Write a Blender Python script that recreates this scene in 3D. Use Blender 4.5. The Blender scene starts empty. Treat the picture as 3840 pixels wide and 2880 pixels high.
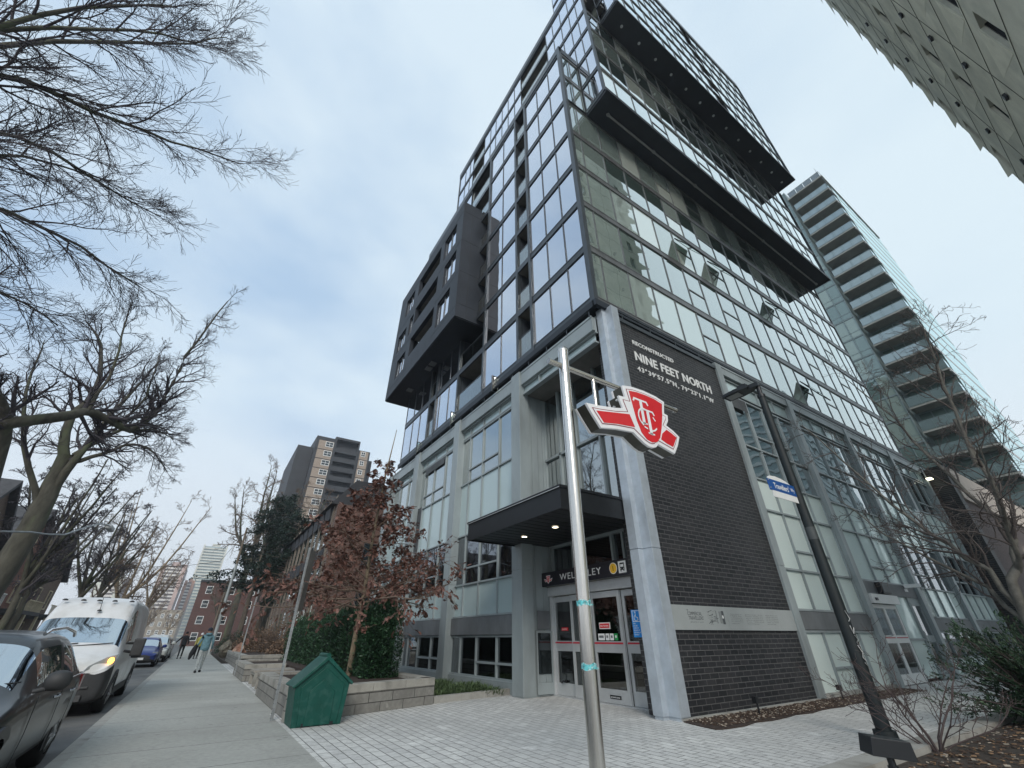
import bpy, math, random
from mathutils import Vector, Matrix
R = math.radians
# ---------------------------------------------------------------- camera, sky, sun, exposure
scene = bpy.context.scene
CAMZ = 1.35
YAW, PITCH, ROLL = R(-56.57), R(31.496), R(-0.218)
_cy, _sy, _cp, _sp = math.cos(YAW), math.sin(YAW), math.cos(PITCH), math.sin(PITCH)
FW = Vector((_cp * _sy, _cp * _cy, _sp)); RT0 = Vector((_cy, -_sy, 0)); UP0 = RT0.cross(FW)
RT = RT0 * math.cos(ROLL) + UP0 * math.sin(ROLL); UP = -RT0 * math.sin(ROLL) + UP0 * math.cos(ROLL)
cam_d = bpy.data.cameras.new("camera"); cam = bpy.data.objects.new("camera", cam_d)
scene.collection.objects.link(cam)
m = Matrix((RT, UP, -FW)).transposed().to_4x4(); m.translation = Vector((0, 0, CAMZ)); cam.matrix_world = m
cam_d.sensor_width = 36; cam_d.lens = 14.53; cam_d.clip_start = 0.05; cam_d.clip_end = 3000
scene.camera = cam
scene.view_settings.view_transform = 'Standard'; scene.view_settings.look = 'None'
scene.view_settings.exposure = 0.42; scene.view_settings.gamma = 1.0
SUN_DIR = Vector((0.72, -0.40, 0.52)).normalized()
world = bpy.data.worlds.new("World"); scene.world = world; world.use_nodes = True
wn, wl = world.node_tree.nodes, world.node_tree.links
bg = wn['Background']
sky = wn.new('ShaderNodeTexSky'); sky.sky_type = 'NISHITA'; sky.sun_disc = False
sky.sun_elevation = math.asin(SUN_DIR.z); sky.sun_rotation = math.atan2(SUN_DIR.x, SUN_DIR.y)
sky.air_density = 1.0; sky.dust_density = 1.5; sky.ozone_density = 1.0
tc = wn.new('ShaderNodeTexCoord'); mp = wn.new('ShaderNodeMapping'); mp.inputs['Scale'].default_value = (1.0, 1.0, 2.2)
mp.inputs['Rotation'].default_value = (0.2, 0.1, 0.6)
nz = wn.new('ShaderNodeTexNoise'); nz.inputs['Scale'].default_value = 2.3; nz.inputs['Detail'].default_value = 6; nz.inputs['Roughness'].default_value = 0.5
cr = wn.new('ShaderNodeValToRGB'); cr.color_ramp.elements[0].position = 0.33; cr.color_ramp.elements[1].position = 0.60
cr.color_ramp.elements[0].color = (3.55, 4.95, 6.7, 1); cr.color_ramp.elements[1].color = (5.9, 7.0, 7.9, 1)
# brighter veil of cloud towards the east side of the street
sep = wn.new('ShaderNodeSeparateXYZ'); mr = wn.new('ShaderNodeMapRange')
mr.inputs['From Min'].default_value = -0.8; mr.inputs['From Max'].default_value = 0.8
vm = wn.new('ShaderNodeMixRGB'); vm.blend_type = 'MIX'; vm.inputs[2].default_value = (6.6, 7.7, 8.2, 1)
mx = wn.new('ShaderNodeMixRGB'); mx.blend_type = 'MIX'; mx.inputs[0].default_value = 0.88
wl.new(tc.outputs['Generated'], mp.inputs['Vector']); wl.new(mp.outputs['Vector'], nz.inputs['Vector'])
wl.new(nz.outputs['Fac'], cr.inputs['Fac']); wl.new(tc.outputs['Generated'], sep.inputs[0])
dp = wn.new('ShaderNodeVectorMath'); dp.operation = 'DOT_PRODUCT'; dp.inputs[1].default_value = (0.62, 0.72, -0.25)
wl.new(tc.outputs['Generated'], dp.inputs[0]); wl.new(dp.outputs['Value'], mr.inputs['Value'])
wl.new(mr.outputs['Result'], vm.inputs[0]); wl.new(cr.outputs['Color'], vm.inputs[1])
wl.new(sky.outputs['Color'], mx.inputs[1]); wl.new(vm.outputs['Color'], mx.inputs[2])
hz = wn.new('ShaderNodeMapRange'); hz.inputs['From Min'].default_value = 0.0; hz.inputs['From Max'].default_value = 0.42; hz.inputs['To Min'].default_value = 0.85; hz.inputs['To Max'].default_value = 0.0
hm = wn.new('ShaderNodeMixRGB'); hm.inputs[2].default_value = (6.9, 7.1, 7.4, 1)
wl.new(sep.outputs['Z'], hz.inputs['Value']); wl.new(hz.outputs['Result'], hm.inputs[0]); wl.new(mx.outputs['Color'], hm.inputs[1]); mx = hm
wl.new(mx.outputs['Color'], bg.inputs['Color']); bg.inputs['Strength'].default_value = 0.1
sun_d = bpy.data.lights.new("sun", 'SUN'); sun_d.energy = 1.5; sun_d.angle = R(20); sun_d.color = (1.0, 0.93, 0.84)
sun = bpy.data.objects.new("sun", sun_d); scene.collection.objects.link(sun)
sun.rotation_euler = (-SUN_DIR).to_track_quat('-Z', 'Y').to_euler()

# ---------------------------------------------------------------- helpers
C = scene.collection
def proj(p):
    v = Vector(p) - Vector((0, 0, CAMZ)); w = max(v.dot(FW), 0.05)
    return (1920 + 1549.9 * v.dot(RT) / w, 1440 - 1549.9 * v.dot(UP) / w)
class MB:
    def __init__(s): s.v = []; s.f = []; s.m = []; s.sm = []; s.seen = set()
    def add(s, vs, fs, m=0, smooth=False):
        o = len(s.v); s.v += [tuple(v) for v in vs]
        for f in fs: s.f.append(tuple(o + i for i in f)); s.m.append(m); s.sm.append(smooth)
    def box(s, x0, x1, y0, y1, z0, z1, m=0):
        if x0 > x1: x0, x1 = x1, x0
        if y0 > y1: y0, y1 = y1, y0
        if z0 > z1: z0, z1 = z1, z0
        k = (round(x0,4),round(x1,4),round(y0,4),round(y1,4),round(z0,4),round(z1,4))
        if k in s.seen: return
        s.seen.add(k)
        s.add([(x0,y0,z0),(x1,y0,z0),(x1,y1,z0),(x0,y1,z0),(x0,y0,z1),(x1,y0,z1),(x1,y1,z1),(x0,y1,z1)],
              [(0,3,2,1),(4,5,6,7),(0,1,5,4),(1,2,6,5),(2,3,7,6),(3,0,4,7)], m)
    def fbox(s, ax, c, u0, u1, d0, d1, z0, z1, m=0):
        # facade box: 'A' plane y=c facing -Y ; 'B' plane x=c facing +X ; 'N' plane x=c facing -X
        if ax == 'A': s.box(u0, u1, c - d1, c - d0, z0, z1, m)
        elif ax == 'B': s.box(c + d0, c + d1, u0, u1, z0, z1, m)
        else: s.box(c - d1, c - d0, u0, u1, z0, z1, m)
    def obox(s, c, sz, rot=0, m=0, M=None):
        # oriented box: centre c, size sz, rotation about z or matrix
        if M is None: M = Matrix.Rotation(rot, 3, 'Z')
        hx, hy, hz = sz[0]/2, sz[1]/2, sz[2]/2
        vs = [Vector(c) + M @ Vector(p) for p in ((-hx,-hy,-hz),(hx,-hy,-hz),(hx,hy,-hz),(-hx,hy,-hz),(-hx,-hy,hz),(hx,-hy,hz),(hx,hy,hz),(-hx,hy,hz))]
        s.add(vs, [(0,3,2,1),(4,5,6,7),(0,1,5,4),(1,2,6,5),(2,3,7,6),(3,0,4,7)], m)
    def prism(s, poly, ax, a, b, m=0):
        # poly: ccw 2D points; ax 'z': (x,y) extruded z ; 'x': (y,z) ; 'y': (x,z)
        n = len(poly)
        def P(p, t): return {'z': (p[0], p[1], t), 'x': (t, p[0], p[1]), 'y': (p[0], t, p[1])}[ax]
        s.add([P(p, a) for p in poly] + [P(p, b) for p in poly],
              [tuple(range(n))[::-1], tuple(range(n, 2*n))] + [(i, (i+1) % n, (i+1) % n + n, i + n) for i in range(n)], m)
    def tube(s, pts, rad, n=8, m=0, cap=True, smooth=True):
        pts = [Vector(p) for p in pts]; k = len(pts); o = len(s.v)
        if not hasattr(rad, '__len__'): rad = [rad] * k
        ref = None; vs = []
        for i in range(k):
            t = (pts[min(i+1, k-1)] - pts[max(i-1, 0)])
            if t.length < 1e-9: t = Vector((0, 0, 1))
            t.normalize()
            if ref is None:
                ref = Vector((0, 0, 1)) if abs(t.z) < 0.9 else Vector((1, 0, 0))
            u = t.cross(ref)
            if u.length < 1e-6: u = t.orthogonal()
            u.normalize(); w = t.cross(u); ref = u.cross(t) * -1 if False else w.cross(t) * 0 + ref
            for j in range(n):
                a = 2 * math.pi * j / n
                vs.append(pts[i] + (u * math.cos(a) + w * math.sin(a)) * rad[i])
        fs = [(i*n + j, i*n + (j+1) % n, (i+1)*n + (j+1) % n, (i+1)*n + j) for i in range(k-1) for j in range(n)]
        s.add(vs, fs, m, smooth)
        if cap:
            s.add(vs[:n], [tuple(range(n))], m); s.add(vs[-n:], [tuple(range(n))[::-1]], m)
    def cyl(s, p0, p1, r0, r1=None, n=16, m=0): s.tube([p0, p1], [r0, r0 if r1 is None else r1], n, m)
    def lathe(s, prof, c=(0,0,0), n=20, m=0):
        vs = [(c[0] + r*math.cos(2*math.pi*j/n), c[1] + r*math.sin(2*math.pi*j/n), c[2] + z) for r, z in prof for j in range(n)]
        fs = [(i*n+j, i*n+(j+1) % n, (i+1)*n+(j+1) % n, (i+1)*n+j) for i in range(len(prof)-1) for j in range(n)]
        s.add(vs, fs, m, True)
    def build(s, name, mats, parent=None, label=None, cat=None, group=None, kind=None, sharp=None, bevel=0):
        me = bpy.data.meshes.new(name); me.from_pydata(s.v, [], s.f)
        if not isinstance(mats, (list, tuple)): mats = [mats]
        for q in mats: me.materials.append(q)
        if len(mats) > 1: me.polygons.foreach_set('material_index', s.m)
        if any(s.sm): me.polygons.foreach_set('use_smooth', s.sm)
        me.update()
        if sharp: me.set_sharp_from_angle(angle=R(sharp))
        o = bpy.data.objects.new(name, me); C.objects.link(o); attach(o, parent); props(o, label, cat, group, kind)
        if bevel:
            b = o.modifiers.new('bevel', 'BEVEL'); b.width = bevel; b.segments = 2; b.limit_method = 'ANGLE'
        return o
def attach(o, parent):
    if parent is not None:
        o.parent = parent
        M = Matrix.Identity(4)
        if parent.parent is None: M = Matrix.Translation(parent.location)
        o.matrix_parent_inverse = M.inverted()
def props(o, label=None, cat=None, group=None, kind=None):
    if label: o['label'] = label
    if cat: o['category'] = cat
    if group: o['group'] = group
    if kind: o['kind'] = kind
def thing(name, loc, label, cat, group=None):
    o = bpy.data.objects.new(name, None); C.objects.link(o); o.location = loc; o.empty_display_size = 0.2
    props(o, label, cat, group); return o
def copy_tree(o, loc=None, rz=0, label=None):
    def cp(a, par):
        c = a.copy(); C.objects.link(c)
        if par is not None: c.parent = par
        for k in list(KIDS.get(a.name, [])): cp(k, c)
        return c
    KIDS = {}
    for q in bpy.data.objects:
        if q.parent: KIDS.setdefault(q.parent.name, []).append(q)
    c = cp(o, None)
    if loc is not None: c.location = loc
    c.rotation_euler.z = rz
    if label: c['label'] = label
    return c
FONT = None
def text_mesh(txt, size, extr=0.004, spacing=1.0, xs=1.0, offset=0.0):
    cu = bpy.data.curves.new('t', 'FONT'); cu.body = txt; cu.size = size; cu.extrude = extr; cu.space_character = spacing
    cu.offset = offset; cu.resolution_u = 3
    ob = bpy.data.objects.new('t', cu); C.objects.link(ob); bpy.context.view_layer.update()
    me = bpy.data.meshes.new_from_object(ob)
    vs = [(v.co.x * xs, v.co.y, v.co.z) for v in me.vertices]; fs = [tuple(p.vertices) for p in me.polygons]
    bpy.data.objects.remove(ob); bpy.data.curves.remove(cu); bpy.data.meshes.remove(me)
    return vs, fs
def put_text(mb, txt, size, origin, ux, uy, m=0, extr=0.004, spacing=1.0, xs=1.0, offset=0.0, width=None, center=False):
    vs, fs = text_mesh(txt, size, extr, spacing, xs, offset)
    if not vs: return
    x0 = min(v[0] for v in vs); x1 = max(v[0] for v in vs)
    k = (width / (x1 - x0)) if width else 1.0
    sh = (x0 + x1) / 2 if center else x0
    ux = Vector(ux).normalized(); uy = Vector(uy).normalized(); un = ux.cross(uy); o = Vector(origin)
    mb.add([o + ux * (v[0] - sh) * k + uy * v[1] + un * v[2] for v in vs], fs, m)

# ---------------------------------------------------------------- materials
MATS = {}
def mat(name, col, rough=0.6, metal=0.0, vary=(3.0, 0.12), bump=None, spec=0.5, stretch=(1, 1, 1), dirt=None, coat=0, emit=None, vcol=None):
    if name in MATS: return MATS[name]
    M_ = bpy.data.materials.new(name); M_.use_nodes = True; n, l = M_.node_tree.nodes, M_.node_tree.links
    b = n['Principled BSDF']; b.inputs['Roughness'].default_value = rough; b.inputs['Metallic'].default_value = metal
    b.inputs['Specular IOR Level'].default_value = spec; b.inputs['Coat Weight'].default_value = coat
    b.inputs['Base Color'].default_value = (*col, 1)
    tc = n.new('ShaderNodeTexCoord'); mp = n.new('ShaderNodeMapping'); mp.inputs['Scale'].default_value = stretch
    l.new(tc.outputs['Object'], mp.inputs['Vector'])
    if vary:
        t = n.new('ShaderNodeTexNoise'); t.inputs['Scale'].default_value = vary[0]; t.inputs['Detail'].default_value = 6; t.inputs['Roughness'].default_value = 0.65
        l.new(mp.outputs['Vector'], t.inputs['Vector'])
        r = n.new('ShaderNodeValToRGB'); a = vary[1]
        lo = tuple(c * (1 - a * 1.6) for c in col); hi = tuple(min(c * (1 + a * 1.6), 1) for c in (vcol or col))
        r.color_ramp.elements[0].color = (*lo, 1); r.color_ramp.elements[1].color = (*hi, 1)
        r.color_ramp.elements[0].position = 0.3; r.color_ramp.elements[1].position = 0.7
        l.new(t.outputs['Fac'], r.inputs['Fac']); out = r.outputs['Color']
        if dirt:
            t2 = n.new('ShaderNodeTexNoise'); t2.inputs['Scale'].default_value = dirt[0]; t2.inputs['Detail'].default_value = 4
            l.new(mp.outputs['Vector'], t2.inputs['Vector'])
            r2 = n.new('ShaderNodeValToRGB'); r2.color_ramp.elements[0].position = 0.5; r2.color_ramp.elements[1].position = 0.68
            l.new(t2.outputs['Fac'], r2.inputs['Fac'])
            x = n.new('ShaderNodeMixRGB'); x.inputs[2].default_value = (*dirt[1], 1); l.new(out, x.inputs[1]); l.new(r2.outputs['Color'], x.inputs[0])
            out = x.outputs['Color']
        l.new(out, b.inputs['Base Color'])
    if bump:
        t3 = n.new('ShaderNodeTexNoise'); t3.inputs['Scale'].default_value = bump[0]; t3.inputs['Detail'].default_value = 5
        l.new(mp.outputs['Vector'], t3.inputs['Vector'])
        bp = n.new('ShaderNodeBump'); bp.inputs['Strength'].default_value = bump[1]; bp.inputs['Distance'].default_value = 0.01
        l.new(t3.outputs['Fac'], bp.inputs['Height']); l.new(bp.outputs['Normal'], b.inputs['Normal'])
    if emit:
        b.inputs['Emission Color'].default_value = (*emit[0], 1); b.inputs['Emission Strength'].default_value = emit[1]
    MATS[name] = M_; return M_
def brickmat(name, c1, c2, mortar, w, h, ms, plane, rough=0.75, bump=0.6, offs=0.5, dirt=None, stain=None, yoff=0.0, gum=0):
    if name in MATS: return MATS[name]
    M_ = bpy.data.materials.new(name); M_.use_nodes = True; n, l = M_.node_tree.nodes, M_.node_tree.links
    b = n['Principled BSDF']; b.inputs['Roughness'].default_value = rough
    tc = n.new('ShaderNodeTexCoord'); s = n.new('ShaderNodeSeparateXYZ'); c = n.new('ShaderNodeCombineXYZ')
    l.new(tc.outputs['Object'], s.inputs[0])
    a = {'x': ('Y', 'Z'), 'y': ('X', 'Z'), 'z': ('X', 'Y')}[plane]
    wob = n.new('ShaderNodeTexNoise'); wob.inputs['Scale'].default_value = 2.2
    l.new(tc.outputs['Object'], wob.inputs['Vector'])
    ofs = n.new('ShaderNodeMath'); ofs.operation = 'ADD'; ofs.inputs[1].default_value = yoff
    l.new(s.outputs[a[0]], c.inputs['X']); l.new(s.outputs[a[1]], ofs.inputs[0]); l.new(ofs.outputs[0], c.inputs['Y'])
    t = n.new('ShaderNodeTexBrick'); t.offset = offs; t.inputs['Scale'].default_value = 1
    t.inputs['Color1'].default_value = (*c1, 1); t.inputs['Color2'].default_value = (*c2, 1); t.inputs['Mortar'].default_value = (*mortar, 1)
    t.inputs['Mortar Size'].default_value = ms; t.inputs['Mortar Smooth'].default_value = 0.15
    t.inputs['Brick Width'].default_value = w; t.inputs['Row Height'].default_value = h; t.inputs['Bias'].default_value = -0.1
    l.new(c.outputs[0], t.inputs['Vector'])
    nzz = n.new('ShaderNodeTexNoise'); nzz.inputs['Scale'].default_value = 14; nzz.inputs['Detail'].default_value = 6
    l.new(tc.outputs['Object'], nzz.inputs['Vector'])
    rr = n.new('ShaderNodeMapRange'); rr.inputs['To Min'].default_value = 0.72; rr.inputs['To Max'].default_value = 1.28
    l.new(nzz.outputs['Fac'], rr.inputs['Value'])
    mu = n.new('ShaderNodeMixRGB'); mu.blend_type = 'MULTIPLY'; mu.inputs[0].default_value = 1
    l.new(t.outputs['Color'], mu.inputs[1]); l.new(rr.outputs['Result'], mu.inputs[2]); out = mu.outputs['Color']
    for dd in (dirt, stain):
        if dd:
            t2 = n.new('ShaderNodeTexNoise'); t2.inputs['Scale'].default_value = dd[0]; t2.inputs['Detail'].default_value = 5
            l.new(tc.outputs['Object'], t2.inputs['Vector'])
            r2 = n.new('ShaderNodeMapRange'); r2.inputs['From Min'].default_value = dd[2]; r2.inputs['From Max'].default_value = dd[3]; r2.inputs['To Max'].default_value = dd[4]
            l.new(t2.outputs['Fac'], r2.inputs['Value'])
            x = n.new('ShaderNodeMixRGB'); x.inputs[2].default_value = (*dd[1], 1); l.new(out, x.inputs[1]); l.new(r2.outputs['Result'], x.inputs[0])
            out = x.outputs['Color']
    if gum:
        vo = n.new('ShaderNodeTexVoronoi'); vo.inputs['Scale'].default_value = gum; l.new(tc.outputs['Object'], vo.inputs['Vector'])
        gr = n.new('ShaderNodeMapRange'); gr.inputs['From Min'].default_value = 0.05; gr.inputs['From Max'].default_value = 0.09; gr.inputs['To Min'].default_value = 0.45; gr.inputs['To Max'].default_value = 0.0; l.new(vo.outputs['Distance'], gr.inputs['Value'])
        x = n.new('ShaderNodeMixRGB'); x.inputs[2].default_value = (0.09, 0.09, 0.085, 1); l.new(out, x.inputs[1]); l.new(gr.outputs['Result'], x.inputs[0]); out = x.outputs['Color']
        ck = n.new('ShaderNodeTexNoise'); ck.inputs['Scale'].default_value = 0.8; ck.inputs['Detail'].default_value = 9; ck.inputs['Roughness'].default_value = 0.72; l.new(tc.outputs['Object'], ck.inputs['Vector'])
        k1 = n.new('ShaderNodeMath'); k1.operation = 'SUBTRACT'; k1.inputs[1].default_value = 0.5; l.new(ck.outputs['Fac'], k1.inputs[0]); k2 = n.new('ShaderNodeMath'); k2.operation = 'ABSOLUTE'; l.new(k1.outputs[0], k2.inputs[0])
        k3 = n.new('ShaderNodeMapRange'); k3.inputs['From Min'].default_value = 0.0; k3.inputs['From Max'].default_value = 0.012; k3.inputs['To Min'].default_value = 0.30; k3.inputs['To Max'].default_value = 0.0; l.new(k2.outputs[0], k3.inputs['Value'])
        x = n.new('ShaderNodeMixRGB'); x.inputs[2].default_value = (0.17, 0.17, 0.16, 1); l.new(out, x.inputs[1]); l.new(k3.outputs['Result'], x.inputs[0]); out = x.outputs['Color']
    l.new(out, b.inputs['Base Color'])
    bp = n.new('ShaderNodeBump'); bp.inputs['Strength'].default_value = bump; bp.inputs['Distance'].default_value = 0.01; bp.invert = True
    ad = n.new('ShaderNodeMath'); ad.operation = 'MULTIPLY_ADD'; ad.inputs[1].default_value = -0.35
    l.new(nzz.outputs['Fac'], ad.inputs[0]); l.new(t.outputs['Fac'], ad.inputs[2])
    l.new(ad.outputs[0], bp.inputs['Height']); l.new(bp.outputs['Normal'], b.inputs['Normal'])
    MATS[name] = M_; return M_
def glassmat(name, tint=(0.25, 0.33, 0.33), refl=0.35, gl=(0.9, 0.95, 0.97), rough=0.015, wob=0.02, opaque=None):
    """coated glazing: see-through tint (or an opaque backing) under a mirror layer that grows towards grazing angles"""
    if name in MATS: return MATS[name]
    M_ = bpy.data.materials.new(name); M_.use_nodes = True; n, l = M_.node_tree.nodes, M_.node_tree.links
    n.remove(n['Principled BSDF'])
    g = n.new('ShaderNodeBsdfGlossy'); g.inputs['Color'].default_value = (*gl, 1); g.inputs['Roughness'].default_value = rough
    if opaque: t = n.new('ShaderNodeBsdfDiffuse'); t.inputs['Color'].default_value = (*opaque, 1)
    else: t = n.new('ShaderNodeBsdfTransparent'); t.inputs['Color'].default_value = (*tint, 1)
    fr = n.new('ShaderNodeFresnel'); fr.inputs['IOR'].default_value = 1.6
    a = n.new('ShaderNodeMath'); a.operation = 'MULTIPLY_ADD'; a.use_clamp = True
    a.inputs[1].default_value = 1.3; a.inputs[2].default_value = refl; l.new(fr.outputs[0], a.inputs[0])
    x = n.new('ShaderNodeMixShader'); l.new(a.outputs[0], x.inputs[0]); l.new(t.outputs[0], x.inputs[1]); l.new(g.outputs[0], x.inputs[2])
    if wob:
        tc = n.new('ShaderNodeTexCoord'); t3 = n.new('ShaderNodeTexNoise'); t3.inputs['Scale'].default_value = 0.9; t3.inputs['Detail'].default_value = 1
        l.new(tc.outputs['Object'], t3.inputs['Vector']); bp = n.new('ShaderNodeBump'); bp.inputs['Strength'].default_value = 1.0; bp.inputs['Distance'].default_value = wob
        l.new(t3.outputs['Fac'], bp.inputs['Height']); l.new(bp.outputs['Normal'], g.inputs['Normal'])
    l.new(x.outputs[0], n['Material Output'].inputs[0]); MATS[name] = M_; return M_

m_navy = mat('dark_navy_metal', (0.018, 0.024, 0.033), 0.5, 0.0, (2.0, 0.1), spec=0.35)
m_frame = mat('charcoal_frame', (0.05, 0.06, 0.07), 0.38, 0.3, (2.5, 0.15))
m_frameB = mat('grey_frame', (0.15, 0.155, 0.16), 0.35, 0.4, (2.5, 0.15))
m_panel = mat('charcoal_panel', (0.045, 0.054, 0.066), 0.45, 0.2, (0.7, 0.18))
m_grey = mat('grey_paint', (0.285, 0.328, 0.34), 0.42, 0.1, (1.4, 0.08), stretch=(1, 1, 0.4), dirt=(1.1, (0.22, 0.25, 0.255)))
m_greyd = mat('dark_grey_panel', (0.13, 0.14, 0.148), 0.55, 0.0, (1.2, 0.14), stretch=(1.6, 1.6, 0.6))
m_fin = mat('galvanised_fin', (0.43, 0.48, 0.53), 0.38, 0.35, (3.5, 0.08), bump=(60, 0.06))
m_alu = mat('light_aluminium', (0.50, 0.52, 0.53), 0.35, 0.4, (2.0, 0.07))
m_steel = mat('brushed_stainless', (0.62, 0.60, 0.57), 0.2, 1.0, (40.0, 0.1), stretch=(9, 9, 0.25), bump=(160, 0.04))
m_inside = mat('room_interior', (0.05, 0.06, 0.055), 0.9, 0, (1.3, 0.5))
m_core = mat('interior_wall', (0.26, 0.30, 0.27), 0.9, 0, (0.8, 0.4))
m_blind = mat('roller_blind', (0.70, 0.74, 0.72), 0.8, 0, (2.0, 0.05))
m_curtain = mat('curtain_cloth', (0.62, 0.62, 0.60), 0.85, 0, (14.0, 0.12), stretch=(1, 1, 0.06))
m_conc = mat('concrete', (0.33, 0.33, 0.31), 0.85, 0, (2.5, 0.14), bump=(30, 0.3), dirt=(1.6, (0.22, 0.215, 0.2)))
m_soffc = mat('balcony_soffit', (0.16, 0.155, 0.145), 0.9, 0, (2.0, 0.12))
m_black = mat('black_metal', (0.012, 0.014, 0.017), 0.42, 0.2, (4.0, 0.1))
m_rubber = mat('black_rubber', (0.015, 0.015, 0.016), 0.8, 0, (8.0, 0.1))
m_white = mat('white_paint', (0.78, 0.79, 0.78), 0.4, 0, (2.0, 0.03))
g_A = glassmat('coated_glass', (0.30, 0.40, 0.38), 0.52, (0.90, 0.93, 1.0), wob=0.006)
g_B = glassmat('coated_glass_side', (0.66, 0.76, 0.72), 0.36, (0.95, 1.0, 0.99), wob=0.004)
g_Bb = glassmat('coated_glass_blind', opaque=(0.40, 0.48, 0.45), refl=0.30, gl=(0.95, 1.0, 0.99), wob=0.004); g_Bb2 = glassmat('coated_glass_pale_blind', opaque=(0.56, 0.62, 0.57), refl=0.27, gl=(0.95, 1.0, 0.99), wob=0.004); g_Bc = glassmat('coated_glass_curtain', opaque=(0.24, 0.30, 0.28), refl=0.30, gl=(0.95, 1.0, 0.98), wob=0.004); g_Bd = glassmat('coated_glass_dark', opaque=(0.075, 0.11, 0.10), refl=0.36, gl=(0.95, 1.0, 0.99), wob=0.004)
g_clear = glassmat('clear_glass', (0.62, 0.68, 0.66), 0.08, (1, 1, 1), wob=0.0)
g_pod = glassmat('podium_glass', (0.30, 0.36, 0.35), 0.32, (0.9, 0.96, 0.97), wob=0.008)
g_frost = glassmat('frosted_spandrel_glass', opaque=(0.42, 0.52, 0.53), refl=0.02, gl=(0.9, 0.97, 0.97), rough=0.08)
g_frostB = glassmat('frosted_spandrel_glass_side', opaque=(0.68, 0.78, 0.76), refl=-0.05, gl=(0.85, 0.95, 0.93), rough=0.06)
g_rail = glassmat('balcony_glass', (0.60, 0.70, 0.68), 0.16, (0.95, 1, 1), wob=0.0)
g_dark = glassmat('dark_window', opaque=(0.012, 0.016, 0.017), refl=0.02, gl=(0.9, 0.95, 1.0))
# ---------------------------------------------------------------- the glass condo building with its station podium
rng = random.Random(7)
B = thing('condo_building', (-15, 20, 0), 'dark glass condo tower with projecting charcoal box and grey metal podium over the station entrance', 'building')
PANES = []          # (axis, plane, u0, u1, z0, z1, glass, backing)
def pane(ax, c, u0, u1, z0, z1, g, back=None):
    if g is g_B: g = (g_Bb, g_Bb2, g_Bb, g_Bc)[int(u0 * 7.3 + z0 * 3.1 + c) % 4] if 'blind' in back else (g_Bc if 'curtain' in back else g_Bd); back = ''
    PANES.append((ax, c, u0, u1, z0, z1, g, back))
frA = MB(); frB = MB(); fr = frA          # curtain wall frame (mullions and floor bands)
def band(mb, ax, c, u0, u1, z0, z1, out=0.022):
    mb.fbox(ax, c, u0, u1, -0.12, out, z0, z1); h = z1 - z0
    if h > 0.2: mb.fbox(ax, c, u0, u1, out, out + 0.012, z1 - 0.05, z1); mb.fbox(ax, c, u0, u1, out, out + 0.01, z0, z0 + 0.04)
def curtain(ax, c, us, zs, g, blindp=0.3, splitp=0.0, skip=(), w=0.06, pattern=None, thin=False):
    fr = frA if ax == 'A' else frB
    lo, hi = (0.2, 0.12) if not thin else (0.16, 0.1)
    for j, z in enumerate(zs):
        for i in range(len(us) - 1):
            if any(a - 0.01 <= us[i] and us[i+1] <= b + 0.01 and za <= z < zb for a, b, za, zb in skip): continue
            band(fr, ax, c, us[i], us[i+1], z - hi if j else z - 0.1, z + lo)
    for j in range(len(zs) - 1):
        z0, z1 = zs[j] + lo, zs[j+1] - hi
        for i in range(len(us) - 1):
            if any(a - 0.01 <= us[i] and us[i+1] <= b + 0.01 and za <= zs[j] < zb for a, b, za, zb in skip): continue
            for u, s in ((us[i], 1), (us[i+1], -1)):
                fr.fbox(ax, c, u, u + s * w * 0.42, -0.09, 0.012, z0, z1)
            if us[i+1] - us[i] < 0.25: fr.fbox(ax, c, us[i], us[i+1], -0.09, 0.045, z0, z1); continue
            b = pattern(i, j) if pattern else None
            if b is None: b = 'blind' if rng.random() < blindp else ('curtain' if rng.random() < 0.35 else '')
            sp = 'split' in b or (splitp and rng.random() < splitp)
            if sp:
                zm = z0 + (z1 - z0) * 0.46
                fr.fbox(ax, c, us[i] + 0.03, us[i+1] - 0.03, -0.08, 0.012, zm - 0.03, zm + 0.03)
                for za, zb in ((z0, zm - 0.035), (zm + 0.035, z1)): pane(ax, c, us[i] + 0.03, us[i+1] - 0.03, za, zb, g, b)
            else: pane(ax, c, us[i] + 0.03, us[i+1] - 0.03, z0, z1, g, b)
F1 = [10.5, 12.95, 15.5, 18.03, 20.58, 23.36, 25.93, 28.5]
AX = 7.6; BX = -6.73
# street face, lower volume
segs = [([-9.95, -8.86, -7.81, -6.8], 'a'), ([-13.8, -12.37, -11.1], 'b'), ([-19.15, -18.76, -17.6, -16.55], 'c'), ([-24.1, -22.7, -21.5, -20.2], 'd')]
for us, k in segs:
    zs = F1 if k in 'ab' else (F1[:5] if k == 'c' else F1[:3])
    if k == 'c': zs = F1[:3]
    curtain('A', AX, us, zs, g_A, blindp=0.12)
curtain('A', AX, [-24.1, -22.9, -21.7, -20.2, -19.15, -17.9, -16.55, -15.2, -13.9], [23.36, 25.93, 28.5], g_A, skip=[(-16.55, -13.9, 0, 99), (-20.2, -19.15, 0, 99)])
for us, zs in (([-13.95, -13.8], F1), ([-11.1, -10.95], F1), ([-10.1, -9.95], F1), ([-16.55, -16.4], F1[:3]), ([-19.3, -19.15], F1[:3]), ([-20.2, -20.05], F1[:3]), ([-6.8, -6.6], [])):
    if zs: fr.fbox('A', AX, us[0], us[1], -0.12, 0.06, zs[0] - 0.2, zs[-1] + 0.2)
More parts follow.
